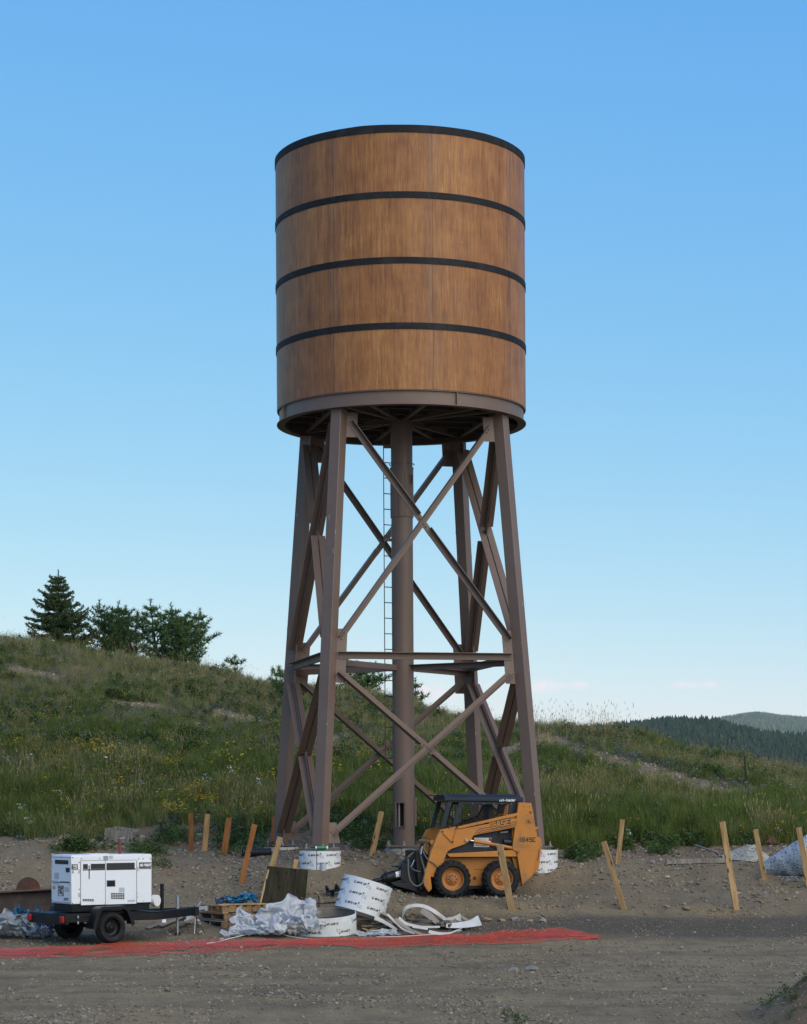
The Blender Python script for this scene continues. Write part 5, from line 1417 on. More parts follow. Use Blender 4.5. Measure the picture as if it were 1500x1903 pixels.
# seat, bars and rear window guard inside the cab
a = S(760, 470, .6)
m = MB(); m.box((a[0], .77, a[1] - .05), (.42, .46, .12)); m.box((a[0] + .22, .77, a[1] + .2), (.12, .46, .5)); st = m.build('seat', MT['seed'], skid, bevel=.03)
for yy in (.5, 1.05):
    m = MB(); m.tube([(a[0] - .28, yy, a[1] - .1), (a[0] - .25, yy, a[1] + .12), (a[0] + .05, yy, a[1] + .22), (a[0] + .2, yy, a[1] + .45)], .018, 8); m.build('lap_bar', MT['black_paint'], skid)
    m = MB(); m.tube([(a[0] - .3, yy, a[1] - .3), (a[0] - .38, yy, a[1] + .1)], .013, 6); m.cyl((a[0] - .38, yy, a[1] + .1), (a[0] - .385, yy, a[1] + .18), .022, 8); m.build('control_lever', MT['black_paint'], skid)
a = S(1040, 250, .3); m = MB(); m.bar((a[0] - .02, .34, a[1]), (a[0] - .06, .34, a[1] - .22), .03, .045, (1, 0, 0)); m.build('inner_post', OR, skid)
xw = S(1060, 300, .26)[0]
part('rear_window_frame', [(1060, 240), (1075, 240), (1062, 420), (1045, 420)], .34, 1.2, MT['black_matte'], ly=.26) if False else None
# lettering on the upright
def upt(txt, zx, zy, w, h, mat, **k):
    p = S(zx, zy, .10); return text_on('model_lettering', txt, (p[0], .0985, p[1]), (1, 0, -.0), (0, 0, 1), w, h, mat, up_near, **k)
pq = S(1152, 612, .10); block_on('model_lettering', '1845C', (pq[0], .0975, pq[1]), (1, 0, 0), (0, 0, 1), .345, .092, .017, MT['ink'], up_near, shear=.08)
upt('J&J Excavating, Inc.', 1158, 652, .27, .024, MT['ink_grey'], shear=.35, bold=.01)
upt('Fairmount, CO', 1182, 670, .16, .022, MT['ink_grey'], shear=.35, bold=.01)
# wheels
def wheel(parent, c, rad, wd, rim, side, rmat, tname='wheel', lugs=20, seed=0):
    """axis along local y; side -1 faces the camera"""
    c = Vector(c); y0 = c.y + side * wd / 2
    ax = Vector((0, side, 0)); m = MB()
    m.lathe([(rim * 1.04, wd / 2 - .012), (rim * .99, wd / 2 - .015), (rim * .93, wd / 2 - .05), (rim * .86, wd / 2 - .085), (rim * .60, wd / 2 - .095), (rim * .55, wd / 2 - .07), (rim * .5, wd / 2 - .065), (rim * .26, wd / 2 - .06), (rim * .22, wd / 2 - .035), (0, wd / 2 - .03)], o=c, axis=ax, n=36)
    w_ = m.build(tname, rmat, parent, smooth=45)
    t = MB(); R_ = rad - .018
    t.lathe([(rim * .98, -wd / 2 + .02), (rim * 1.1, -wd / 2 + .0), (rim + (R_ - rim) * .55, -wd / 2 - .008), (R_ - .03, -wd / 2 + .012), (R_, -wd / 2 + .045), (R_ + .006, 0), (R_, wd / 2 - .045), (R_ - .03, wd / 2 - .012), (rim + (R_ - rim) * .72, wd / 2 + .004), (rim + (R_ - rim) * .66, wd / 2 + .012), (rim + (R_ - rim) * .35, wd / 2 + .012), (rim + (R_ - rim) * .28, wd / 2 + .003), (rim * 1.08, wd / 2 - .002), (rim * 1.03, wd / 2 - .012), (rim * .98, wd / 2 - .03)], o=c, axis=ax, n=56)
    ty = t.build('tyre', MT['rubber'], w_, smooth=40)
    if lugs:
        l = MB(); q = Vector((0, 0, 1)).rotation_difference(ax).to_matrix()
        for k in range(lugs):
            for s_ in (-1, 1):
                an = 2 * PI * (k + (.5 if s_ > 0 else 0)) / lugs
                for j in range(3):
                    f = j / 2; a2 = an + f * .10; hh = s_ * (wd * .08 + f * wd * .36); rr = R_ + .008 - (.018 if j == 2 else 0)
                    M_ = q @ Matrix.Rotation(a2, 3, 'Z')
                    l.box(c + M_ @ Vector((rr - .006, 0, hh)), (.026, .05, wd * .15), M_)
        lo_ = l.build('tread_lugs', MT['rubber'], ty, smooth=0); lo_['kind'] = 'stuff'
        lo_.parent = w_
    b = MB(); q = Vector((0, 0, 1)).rotation_difference(ax).to_matrix()
    for k in range(8):
        an = 2 * PI * k / 8; p = c + q @ Vector((rim * .38, 0, 0)) * 0 + q @ Vector((rim * .39 * math.cos(an), rim * .39 * math.sin(an), wd / 2 - .068)); b.cyl(p, p + ax * .024, .013, 6)
    b.build('lug_nuts', MT['black_paint'], w_)['kind'] = 'stuff'
    return w_
for zx in (494, 983):
    for (y, sd_) in ((.135, -1), (1.43, 1)):
        p = S(zx, 982); wheel(skid, (p[0], y, .368), .372, .26, .215, sd_, MT['orange_dark'])
for zx in (494, 983):
    p = S(zx, 982); m = MB(); m.cyl((p[0], .2, .37), (p[0], 1.36, .37), .09, 14); m.build('axle_housing', OR, skid)
m = MB(); m.box((.0, .78, .25), (1.3, .9, .16)); m.build('belly_plate', MT['black_matte'], skid)
# hoses in front
def hose(pts, r=.011, mat='hose', ly=.1, n=14):
    P0 = [S3(a, b, ly if len(q_) < 3 else q_[2]) for q_ in pts for a, b in [q_[:2]]]
    out_ = []
    for i in range(len(P0) - 1):
        a, b, c, d = P0[max(i - 1, 0)], P0[i], P0[i + 1], P0[min(i + 2, len(P0) - 1)]
        for k in range(n // 2):
            t = k / (n // 2); out_.append(.5 * ((2 * b) + (c - a) * t + (2 * a - 5 * b + 4 * c - d) * t * t + (-a + 3 * b - 3 * c + d) * t ** 3))
    out_.append(P0[-1]); m = MB(); m.tube(out_, r, 8); return m.build('hydraulic_hose', MT[mat], skid)
hose([(120, 640), (118, 590), (150, 556), (220, 570), (300, 605), (340, 620)], .008, 'black_matte', .3)
hose([(50, 780, .2), (48, 880, .15), (70, 990, .1), (130, 1045, .08), (190, 1010, .1), (210, 900, .12), (180, 790, .15), (165, 700, .2), (190, 650, .3)], .014)
hose([(30, 790, .3), (60, 740, .3), (130, 705, .35), (180, 690, .4)], .012)
hose([(60, 850, .3), (110, 890, .2), (170, 905, .2)], .012)
hose([(240, 730, .1), (205, 680, .12), (215, 630, .2), (270, 625, .4)], .012)
hose([(190, 700, .1), (240, 780, .08), (300, 820, .06), (335, 855, .08)], .012)
hose([(20, 840, .5), (60, 760, .5), (120, 720, .5)], .012)
hose([(300, 600, .3), (260, 640, .3), (250, 720, .3)], .01, 'black_matte')
for (a, b, c_, d) in ((110, 785, 82, 850), (190, 655, 175, 730), (240, 840, 215, 900)):
    m = MB(); m.cyl(S3(a, b, .12), S3(c_, d, .12), .012, 10); m.build('tilt_rod', MT['chrome'], skid)
m = MB()
for (a, b, c_, d, w_) in ((215, 440, 160, 690, .05),): pass

# auger drive held by the loader, its screw runs off behind the white form
aug = empty('auger_drive', (skp.x - 1.3, skp.y, SKL), 'black hydraulic auger drive and screw reaching left from the loader front', 'auger drive')
def loc(px, py, Y): return P(px, py, Y) - Vector(aug.location)
m = MB(); a, b = loc(709, 1634, 43.9), loc(745, 1625, 44.1); d = (b - a).normalized()
L = (b - a).length
m.lathe([(0, 0), (.05, 0), (.075, .02), (.085, .06), (.108, .09), (.112, L * .5), (.108, L * .92), (.09, L), (0, L)], o=a, axis=d, n=28); mo_ = m.build('motor_housing', BK, aug)
m = MB(); m.cyl(b, b + d * .08, .05, 14); m.box(b + d * .1 + Vector((0, 0, .02)), (.12, .16, .16)); m.build('mount_head', MT['black_matte'], aug, bevel=.01)
m = MB(); GA_ = G(606, 1667, 38, 46) + Vector((0, 0, .10)) - Vector(aug.location); GB_ = G(642, 1664, 38, 46) + Vector((0, 0, .13)) - Vector(aug.location); m.cyl(GB_, a, .03, 12); m.cyl(a.lerp(GB_, .22), a, .045, 12); m.cyl(GA_, GB_, .026, 12); m.build('drive_shaft', BK, aug)
lb = MB(); c = a.lerp(b, .80)
for k in range(6):
    an0 = R(-150 + k * 16); an1 = R(-150 + (k + 1) * 16)
    e1 = Vector((0, -1, 0)); e2 = d.cross(e1).normalized() * -1; e1 = e2.cross(d).normalized() if e2.cross(d).y < 0 else -e2.cross(d).normalized()
    def cp_(an, t): return a + d * (L * t) + (e1 * math.cos(an) + Vector((0, 0, 1)) * math.sin(an)) * .1135
    lb.add([cp_(R(-45 + k * 15), .62), cp_(R(-45 + k * 15), .88), cp_(R(-30 + k * 15), .88), cp_(R(-30 + k * 15), .62)], [(0, 1, 2, 3)])
lbo = lb.build('label_plate', MT['white_print'], mo_, smooth=60, fix=False)
lb = MB()
for (t0, t1, k0, k1) in ((.66, .72, 5, 45), (.75, .84, -10, 10), (.75, .84, 18, 40), (.66, .72, -30, -8), (.3, .38, 10, 22)):
    def cq(an, t): return a + d * (L * t) + (e1 * math.cos(R(an)) + Vector((0, 0, 1)) * math.sin(R(an))) * .1145
    lb.add([cq(k0, t0), cq(k0, t1), cq(k1, t1), cq(k1, t0)], [(0, 1, 2, 3)])
lb.build('label_print', MT['ink'], mo_, smooth=0, fix=False)['kind'] = 'stuff'
gA = G(606, 1667, 38, 46); gB = G(642, 1664, 38, 46)
m = MB(); ax0, ax1 = gA + Vector((0, 0, .10)) - Vector(aug.location), gB + Vector((0, 0, .13)) - Vector(aug.location); dd = (ax1 - ax0); Lx = dd.length; dd.normalize(); u = dd.cross(Vector((0, 0, 1))).normalized(); v = u.cross(dd)
nst = 40; turns = 1.9; o = len(m.v)
for k in range(nst + 1):
    t = k / nst; an = turns * 2 * PI * t + 1.2
    for rr in (.026, .125): m.v.append(tuple(ax0 + dd * Lx * t + (u * math.cos(an) + v * math.sin(an)) * rr))
for k in range(nst): m.f.append((o + 2 * k, o + 2 * k + 1, o + 2 * k + 3, o + 2 * k + 2)); m.mi.append(0)
fl_ = m.build('screw_flight', BK, aug, fix=False); sm_ = fl_.modifiers.new('thick', 'SOLIDIFY'); sm_.thickness = .012
# quick attach frame between arms and auger
q = MB(); q.prism(SP([(-20, 830), (60, 800), (150, 850), (215, 1060), (175, 1140), (90, 1080), (20, 1010), (-30, 980)], .35), .35, .42); q.build('hitch_plate', MT['black_matte'], skid, bevel=.005)
q = MB(); q.prism(SP([(120, 700), (180, 690), (235, 900), (215, 1060), (160, 1100), (130, 900)], .2), .2, 1.3); q.build('hitch_frame', BK, skid, bevel=.01)
q = MB(); q.prism(SP([(-120, 1010), (60, 1020), (180, 1120), (60, 1085), (-100, 1040)], .3), .3, 1.2); q.build('hitch_foot', MT['black_matte'], skid, bevel=.005)
q = MB(); q.prism(SP([(-40, 860), (10, 790), (70, 800), (80, 960), (0, 990)], .5), .5, .75); q.build('valve_block', BK, skid, bevel=.01)
q = MB(); p0 = S3(20, 770, .3); q.cyl(p0, p0 + Vector((.09, 0, .01)), .022, 10); q.build('coupler', MT['navy'], skid)

# ------------------------------------------------------------------ generator on trailer
tw = P(210, 1757, 39.56); GZ = h1(tw.x, tw.y)
th = R(38)
gen_o = Vector((tw.x, tw.y, GZ))
trl = empty('trailer', gen_o, 'black single axle trailer carrying the white generator', 'trailer', rz=th)
WH, BKP = MT['white_paint'], MT['black_paint']
def bx(name, c, s_, mat, parent=trl, bevel=.005):
    m = MB(); m.box(c, s_); return m.build(name, mat, parent, bevel=bevel)
u0, u1, v0, v1 = -.86, 1.15, .16, 1.50
for (v_, ) in ((v0 + .03,), (v1 - .03,)): bx('side_rail', ((u0 + u1) / 2, v_, .47), (u1 - u0, .06, .13), BKP)
bx('rear_beam', (u0 + .03, (v0 + v1) / 2, .45), (.06, v1 - v0 + .004, .17), BKP)
bx('front_beam', (u1 - .03, (v0 + v1) / 2, .47), (.055, v1 - v0 - .13, .12), BKP)
bx('deck', ((u0 + u1) / 2, (v0 + v1) / 2, .545), (u1 - u0 - .02, v1 - v0 - .02, .012), BKP)
for v_ in (v0 + .02, v1 - .14):
    lt = bx('tail_light', (u0 - .025, v_ + .06, .46), (.05, .11, .11), MT['red_lens'], bevel=.008)
    bx('lamp_bezel', (u0 - .004, v_ + .06, .46), (.012, .15, .14), BKP, lt)
bx('side_marker', (-.62, v0 - .012, .50), (.03, .02, .05), MT['galv']); bx('side_marker', (-.62, v0 - .012, .40), (.03, .02, .05), MT['galv'])
m = MB(); m.cyl((0, .12, .30), (0, 1.54, .30), .035, 12); m.build('axle', BKP, trl)
for (v_, sd_) in ((.10, -1), (1.56, 1)):
    wheel(trl, (0, v_, .302), .302, .19, .17, sd_, MT['black_paint'], lugs=0)
    # mudguard: bent plate
    m = MB(); fp = [(-.42, .30), (-.40, .40), (-.30, .64), (-.22, .68), (.24, .68), (.32, .64), (.42, .42), (.44, .36)]
    n_ = len(fp); vi = v_ - .13; vo = v_ + .13
    vs = []
    for (x, z) in fp: vs += [(x, vi, z), (x, vo, z)]
    for (x, z) in fp: vs += [(x * .97, vi, z - .012), (x * .97, vo, z - .012)]
    fs = []
    for i in range(n_ - 1):
        a = 2 * i; fs += [(a, a + 1, a + 3, a + 2), (2 * n_ + a, 2 * n_ + a + 2, 2 * n_ + a + 3, 2 * n_ + a + 1), (a, a + 2, 2 * n_ + a + 2, 2 * n_ + a), (a + 1, 2 * n_ + a + 1, 2 * n_ + a + 3, a + 3)]
    m.add(vs, fs)
    so = v_ + .13 * sd_; k_ = [(x, z) for x, z in fp] + [(x * .86, z - .055) for x, z in fp[::-1]]
    m.prism(k_, so - .004, so + .004)
    m.build('mudguard', BKP, trl, bevel=.004)
# A frame tongue
vc = (v0 + v1) / 2; tip = 2.18
for s_ in (-1, 1):
    m = MB(); m.bar((u1 - .1, vc + s_ * .52, .47), (tip, vc + s_ * .06, .50), .07, .15, (0, 0, 1)); m.build('tongue_rail', BKP, trl, bevel=.005)
bx('tongue_nose', (tip + .02, vc, .50), (.16, .2, .16), BKP)
m = MB(); m.bar((tip + .08, vc, .54), (tip + .3, vc, .56), .1, .06, (0, 0, 1)); m.cyl((tip + .3, vc, .50), (tip + .3, vc, .59), .055, 14); m.bar((tip + .12, vc, .58), (tip + .2, vc, .68), .02, .03, (0, 1, 0)); m.build('coupler', MT['galv'], trl, bevel=.004)
m = MB(); m.cyl((1.42, vc - .18, .5), (1.42, vc - .18, 1.02), .035, 14); m.cyl((1.42, vc - .18, 1.02), (1.42, vc - .18, 1.03), .042, 14); m.build('jack_mast', BKP, trl)
m = MB(); m.cyl((1.78, vc - .14, .08), (1.78, vc - .14, .80), .024, 12); m.cyl((1.78, vc - .14, .35), (1.78, vc - .14, .78), .032, 12); jk = m.build('tongue_jack', MT['galv'], trl)
m = MB(); m.tube([(1.78, vc - .14, .80), (1.74, vc - .14, .84), (1.62, vc - .14, 1.0)], .008, 6); m.build('crank', MT['galv'], jk)
m = MB(); m.lathe([(.015, -.022), (.06, -.022), (.065, 0), (.06, .022), (.015, .022)], o=(1.78, vc - .14, .07), axis=(.4, 1, 0), n=20); m.build('jack_wheel', MT['rubber'], jk)
bx('marker_plate', (1.20, vc - .60, .37), (.09, .012, .06), MT['white_print'])
def chain(pts, n, parent, r=.014):
    pts = [Vector(p) for p in pts]
    for k in range(n):
        t = k / (n - 1) * (len(pts) - 1); i = min(int(t), len(pts) - 2); p = pts[i].lerp(pts[i + 1], t - i); d = (pts[i + 1] - pts[i]).normalized()
        a = d.cross(Vector((0, 1, 0) if k % 2 else (1, 0, .3))).normalized()
        m = MB(); m.tube([p + d * (.026 * math.cos(u)) + a * (.014 * math.sin(u)) for u in [2 * PI * j / 8 for j in range(8)]], .005, 4, closed=True); m.build('chain_link', BKP, parent, smooth=0)
chain([(tip - .02, vc - .12, .58), (tip + .0, vc - .13, .40), (tip + .05, vc - .15, .22)], 11, trl)
m = MB(); m.tube([(tip, vc - .16, .42), (tip - .1, vc - .3, .12), (tip + .12, vc - .35, .02), (tip + .2, vc - .2, .04), (tip + .02, vc - .2, .3)], .007, 6); m.build('trailer_cable', MT['black_matte'], trl)
m = MB(); m.tube([(tip + .02, vc - .1, .42), (tip - .12, vc - .28, .1), (tip - .02, vc - .34, .03)], .007, 6); m.build('safety_cable', MT['rope'], trl)
m = MB(); m.tube([(tip + .02 + .04 * math.cos(u), vc - .3, .10 + .04 * math.sin(u)) for u in [2 * PI * j / 10 for j in range(10)]], .009, 6, closed=True); m.build('safety_hook', MT['galv'], trl)

# generator housing
GL, GW, GH = 1.66, .72, .86
gz = .575
g0 = gen_o + Matrix.Rotation(th, 3, 'Z') @ Vector((-.60, .42, gz))
gen = empty('generator', g0, 'boxy white portable generator with black stripe standing on the black trailer', 'generator', rz=th)
bxg = lambda name, c, s_, mat, parent=None, bevel=.006: bx(name, c, s_, mat, parent or gen, bevel)
bxg('skid_base', (GL / 2, GW / 2, .07), (GL - .06, GW - .06, .14), BKP)
hz = .14
house = bxg('housing', (GL / 2, GW / 2, hz + GH / 2), (GL, GW, GH), WH, bevel=.012)
ru, rv = GL / 597., GH / 367.
def gp(zx, zy, o=0.): # on long side: pixels of the enlarged view -> local
    f = (zx - 528) / 597.; top = 108 - 16 * f; bot = 475 - 32 * f
    return Vector((f * GL, -o, hz + GH * (1 - (zy - top) / (bot - top))))
def rectg(name, x0, y0, x1, y1, mat, o=.002, th_=0.0, parent=None):
    a, b = gp(x0, y0), gp(x1, y1); m = MB()
    m.box(((a.x + b.x) / 2, -o / 2 - .0, (a.z + b.z) / 2), (abs(b.x - a.x), o, abs(a.z - b.z))); return m.build(name, mat, parent or gen, bevel=0)
def eg(zx, zy): # on the end panel: 375..525
    f = (zx - 373) / 152.; top = 100 + 10 * f; bot = 460 + 15 * f
    return Vector((0, GW * (1 - f), hz + GH * (1 - (zy - top) / (bot - top))))
def recte(name, x0, y0, x1, y1, mat, o=.002, parent=None):
    a, b = eg(x0, y0), eg(x1, y1); m = MB()
    m.box((-o / 2, (a.y + b.y) / 2, (a.z + b.z) / 2), (o, abs(b.y - a.y), abs(a.z - b.z))); return m.build(name, mat, parent or gen, bevel=0)
roofp = bxg('roof_panel', (GL / 2, GW / 2, hz + GH + .006), (GL - .02, GW - .02, .012), WH, bevel=.004)
d1 = rectg('door', 597, 148, 773, 470, WH, .010); d2 = rectg('door', 778, 142, 1006, 458, WH, .010)
sidep = rectg('side_panel', 1012, 138, 1118, 444, WH, .008)
for k, (p, q) in enumerate((((594, 143), (594, 472)), ((775, 141), (775, 468)), ((1009, 137), (1009, 452)), ((594, 143), (1009, 134)))):
    m = MB(); a, b = gp(*p, .002), gp(*q, .002); m.bar(a, b, .006, .004, (0, -1, 0)); m.build('panel_gap', MT['ink_grey'], gen, smooth=0)
rectg('black_stripe', 611, 170, 646, 206, MT['ink'], .0125); rectg('black_stripe', 667, 167, 772, 203, MT['ink'], .0125); rectg('black_stripe', 783, 160, 993, 196, MT['ink'], .0125)
rectg('thin_stripe', 609, 210, 772, 212.5, MT['ink'], .0125); rectg('thin_stripe', 783, 203, 1000, 205.5, MT['ink'], .0125)
rectg('door_slot', 652, 180, 659, 282, MT['ink'], .0135)
bd = rectg('name_badge', 1027, 152, 1118, 190, MT['ink'], .0105); block_on('brand_lettering', 'MQ POWER', gp(1031, 182, .0130), (1, 0, 0), (0, 0, 1), .225, .050, .0105, MT['white_print'], bd, shear=.25)
rectg('thin_stripe', 1027, 196, 1118, 198, MT['ink'], .0105)
b15 = rectg('number_badge', 530, 172, 574, 212, MT['ink'], .0035); block_on('number_lettering', '15', gp(533, 206, .0060), (1, 0, 0), (0, 0, 1), .088, .068, .013, MT['white_print'], b15, shear=.2)
lw = rectg('latch_window', 785, 288, 848, 334, MT['ink'], .013); rectg('latch_handle', 797, 296, 838, 327, BKP, .02, parent=lw); rectg('latch_frame_edge', 785, 286, 848, 288.5, MT['sticker_grey'], .018, parent=lw)
rectg('sticker', 876, 342, 917, 376, MT['sticker_grey'], .0125); rectg('sticker', 762, 106, 797, 136, MT['galv'], .004); rectg('sticker', 804, 104, 832, 128, MT['sticker_grey'], .004); rectg('sticker', 940, 432, 996, 444, MT['sticker_grey'], .0125)
def vents(face, x0, y0, x1, y1, nx_, ny_, nm='vent_slot'):
    for i in range(nx_):
        for j in range(ny_):
            w_ = (x1 - x0) / nx_; h_ = (y1 - y0) / ny_
            (rectg if face == 'g' else recte)(nm, x0 + i * w_ + w_ * .08, y0 + j * h_ + h_ * .18, x0 + (i + 1) * w_ - w_ * .08, y0 + (j + 1) * h_ - h_ * .18, MT['black_matte'], .0125 if face == 'g' else .004)
vents('g', 815, 381, 917, 429, 6, 4); vents('g', 607, 431, 690, 450, 5, 2)
recte('control_window', 402, 136, 503, 174, MT['ink'], .004); recte('receptacle', 485, 198, 513, 234, MT['ink'], .006); recte('meter_plate', 398, 232, 434, 284, MT['sticker_grey'], .004)
recte('end_slot', 386, 294, 514, 316, MT['ink_grey'], .003); hd_ = recte('pull_handle', 392, 290, 440, 306, MT['sticker_grey'], .03)
recte('sticker', 384, 333, 405, 358, MT['sticker_orange'], .003); recte('sticker', 474, 343, 512, 381, MT['sticker_tan'], .003)
ml = recte('maker_plate', 424, 330, 467, 412, MT['ink'], .003)
def ton(txt, x0, y0, x1, y1, mat, o, **k):
    a, b = eg(x0, y1), eg(x1, y0); a.x = b.x = -o
    if txt != 'Denyo': return block_on('maker_lettering', txt, a, (0, -1, 0), (0, 0, 1), abs(a.y - b.y) * .9, abs(b.z - a.z), abs(b.z - a.z) * .22, mat, ml, shear=.15)
    return text_on('maker_lettering', txt, a, (0, -1, 0), (0, 0, 1), abs(a.y - b.y), abs(b.z - a.z), mat, ml, **k)
recte('maker_plate_face', 427, 352, 464, 388, MT['white_print'], .0045)
ton('MQ', 429, 356, 462, 385, MT['ink'], .006, shear=.25, bold=.09); ton('POWER', 427, 393, 464, 407, MT['white_print'], .006, bold=.05); ton('Denyo', 429, 335, 462, 347, MT['white_print'], .006, shear=.2, bold=.04)
vents('e', 468, 424, 505, 446, 4, 2)
recte('panel_edge', 386, 118, 515, 120, MT['sticker_grey'], .003); recte('panel_edge', 386, 455, 515, 457, MT['sticker_grey'], .003)
bolts = MB()
for (zx, zy) in ((536, 122), (600, 128), (735, 127), (1025, 125), (1060, 124), (1112, 124), (584, 157), (1018, 180), (584, 235), (1018, 215), (585, 360), (1017, 380), (1017, 410), (590, 460), (535, 232), (1112, 200), (536, 466), (700, 458), (1062, 436), (540, 196)):
    p = gp(zx, zy); bolts.cyl((p.x, -.008, p.z), (p.x, .002, p.z), .010, 6)
for (zx, zy) in ((380, 115), (380, 150), (380, 185), (380, 300), (380, 440), (518, 125), (518, 160), (518, 330), (518, 460), (450, 118), (420, 455)):
    p = eg(zx, zy); bolts.cyl((-.007, p.y, p.z), (.002, p.y, p.z), .009, 6)
bolts.build('housing_bolts', MT['ink_grey'], gen)['kind'] = 'stuff'
for (zx, zy) in ((584, 400), (584, 222), (1018, 200), (540, 224)):
    rectg('hinge', zx - 4, zy - 14, zx + 4, zy + 14, MT['sticker_grey'], .016)
m = MB(); m.lathe([(.028, 0), (.028, .27), (.024, .27), (.024, .05)], o=(GL * .74, GW * .55, hz + GH + .01), n=16); ex = m.build('exhaust_pipe', MT['red_paint'], gen)
m = MB(); m.bar((GL * .74 - .02, GW * .55, hz + GH + .285), (GL * .74 + .09, GW * .55, hz + GH + .31), .06, .012, (0, 0, 1)); m.build('rain_cap', MT['galv'], ex)
for k in range(7):
    bxg('roof_louvre', (GL * .80 + k * .04, GW * .5, hz + GH + .016), (.012, GW * .6, .012), MT['sticker_grey'], bevel=0)
bxg('roof_hatch', (GL * .42, GW * .5, hz + GH + .018), (.4, .3, .014), WH)
m = MB(); m.cyl((GL + .10, .10, hz + .02), (GL + .13, .02, hz + .02), .105, 28); m.build('round_cap', MT['white_print'], gen)
m = MB(); m.bar((GL - .05, .12, hz - .02), (GL + .12, .08, hz - .02), .04, .04, (0, 0, 1)); m.build('cap_bracket', BKP, gen)
# ------------------------------------------------------------------ loose heaps of sheeting
def heap(name, c, a, b, hgt, seed, mat, label, cat, prof=None, rz=0, fold=1.0, res=90, thick=.004, group=None, base=None):
    r = random.Random(seed); nu, nv = res, int(res * .7)
    u = np.linspace(-1, 1, nu); v = np.linspace(-1, 1, nv); U, V = np.meshgrid(u, v)
    s_ = seed * 3.1
    wu = U + .16 * fbm(U * 2.2 + s_, V * 2.2, seed, 3); wv = V + .16 * fbm(U * 2.2, V * 2.2 + s_, seed + 5, 3)
    rr = np.sqrt(wu ** 2 + wv ** 2); ang = np.arctan2(V, U)
    lim = .92 + .3 * fbm(np.cos(ang) * 2 + s_, np.sin(ang) * 2, seed + 9, 3)
    dome = np.clip(1 - (rr / lim) ** 2.2, 0, 1) ** .6
    rid = 1 - np.abs(fbm(wu * 3.2 + s_, wv * 3.2, seed + 2, 2) * 4); rid2 = 1 - np.abs(fbm(wu * 7.5, wv * 7.5 + s_, seed + 3, 2) * 4)
    k = 1 if prof is None else np.interp(U, prof[0], prof[1])
    Z = hgt * dome * k * (.72 + fold * (.30 * rid + .13 * rid2)) + .012 + .03 * fold * np.clip(rid2, 0, 1) * (dome < .05)
    X = U * a + .05 * fold * fbm(U * 6, V * 6 + s_, seed + 7, 2); Y = V * b + .05 * fold * fbm(U * 6 + s_, V * 6, seed + 8, 2)
    ca, sa = math.cos(rz), math.sin(rz); WX = c[0] + X * ca - Y * sa; WY = c[1] + X * sa + Y * ca
    G0 = H(WX, WY) if base is None else base
    ins = (rr < lim * 1.04)
    idx_ = np.arange(nu * nv).reshape(nv, nu)
    q = np.stack([idx_[:-1, :-1], idx_[:-1, 1:], idx_[1:, 1:], idx_[1:, :-1]], -1).reshape(-1, 4)
    kq = ins.ravel()[q].all(1); q = q[kq]; used, inv = np.unique(q, return_inverse=True)
    zc_ = float(np.min(G0)) if base is None else base
    P3 = np.stack([WX.ravel() - c[0], WY.ravel() - c[1], (Z + G0).ravel() - zc_], 1)[used]
    me = bpy.data.meshes.new(name); me.from_pydata(P3.tolist(), [], inv.reshape(-1, 4).tolist()); me.materials.append(mat)
    me.polygons.foreach_set('use_smooth', [True] * len(me.polygons)); me.set_sharp_from_angle(angle=R(50))
    o = bpy.data.objects.new(name, me); COL.objects.link(o); o.location = (c[0], c[1], zc_)
    so = o.modifiers.new('thick', 'SOLIDIFY'); so.thickness = thick; so.offset = 1
    return tag(o, label, cat, group)
from mathutils import noise as mn
def crumple(name, blobs, seed, mat, label, cat, base=None, crease=1.0, res=44, thick=.0):
    """bunched sheeting: squashed folds of film around several bulges (x, y, rx, ry, top)"""
    V = []; Fc = []; x0, y0 = blobs[0][0], blobs[0][1]; z0 = h1(x0, y0) if base is None else base
    for bi, (bx_, by_, rx, ry, tp) in enumerate(blobs):
        gz_ = (h1(bx_, by_) if base is None else base) - z0
        n, m_ = res * 2, res; o = len(V); off_ = Vector((seed * 7.3 + bi * 3.1, seed * 1.7, bi * 2.3))
        for j in range(m_ + 1):
            th_ = PI * .60 * j / m_
            for i in range(n):
                a_ = 2 * PI * i / n; d_ = Vector((math.sin(th_) * math.cos(a_), math.sin(th_) * math.sin(a_), math.cos(th_)))
                q = Vector((d_.x * rx, d_.y * ry, d_.z * tp)) * 2.6 + off_
                wq = q + Vector((mn.noise(q * 1.3), mn.noise(q * 1.3 + Vector((9, 0, 0))), mn.noise(q * 1.3 + Vector((0, 9, 0))))) * 1.1
                big = mn.noise(wq * .9); r1 = 1 - abs(mn.noise(wq * 1.9)) * 2; r2 = 1 - abs(mn.noise(wq * 4.3)) * 2
                vd = mn.voronoi(wq * 3.4)[0]; k_ = (vd[1] - vd[0])
                s_ = 1 + crease * (.34 * big + .17 * (r1 - .5) + .07 * (r2 - .5) + .14 * (k_ - .3))
                flare = 1 + .35 * max(0, th_ / PI - .42) * (1 + 2 * mn.noise(q * 2.2))
                V.append((bx_ - x0 + d_.x * rx * s_ * flare, by_ - y0 + d_.y * ry * s_ * flare, gz_ + max(-.04, d_.z * tp * s_)))
        for j in range(m_):
            for i in range(n):
                l = (i + 1) % n; Fc.append((o + j * n + i, o + (j + 1) * n + i, o + (j + 1) * n + l, o + j * n + l))
    me = bpy.data.meshes.new(name); me.from_pydata(V, [], Fc); me.materials.append(mat)
    me.polygons.foreach_set('use_smooth', [True] * len(me.polygons)); me.set_sharp_from_angle(angle=R(42))
    o = bpy.data.objects.new(name, me); COL.objects.link(o); o.location = (x0, y0, z0)
    return tag(o, label, cat)
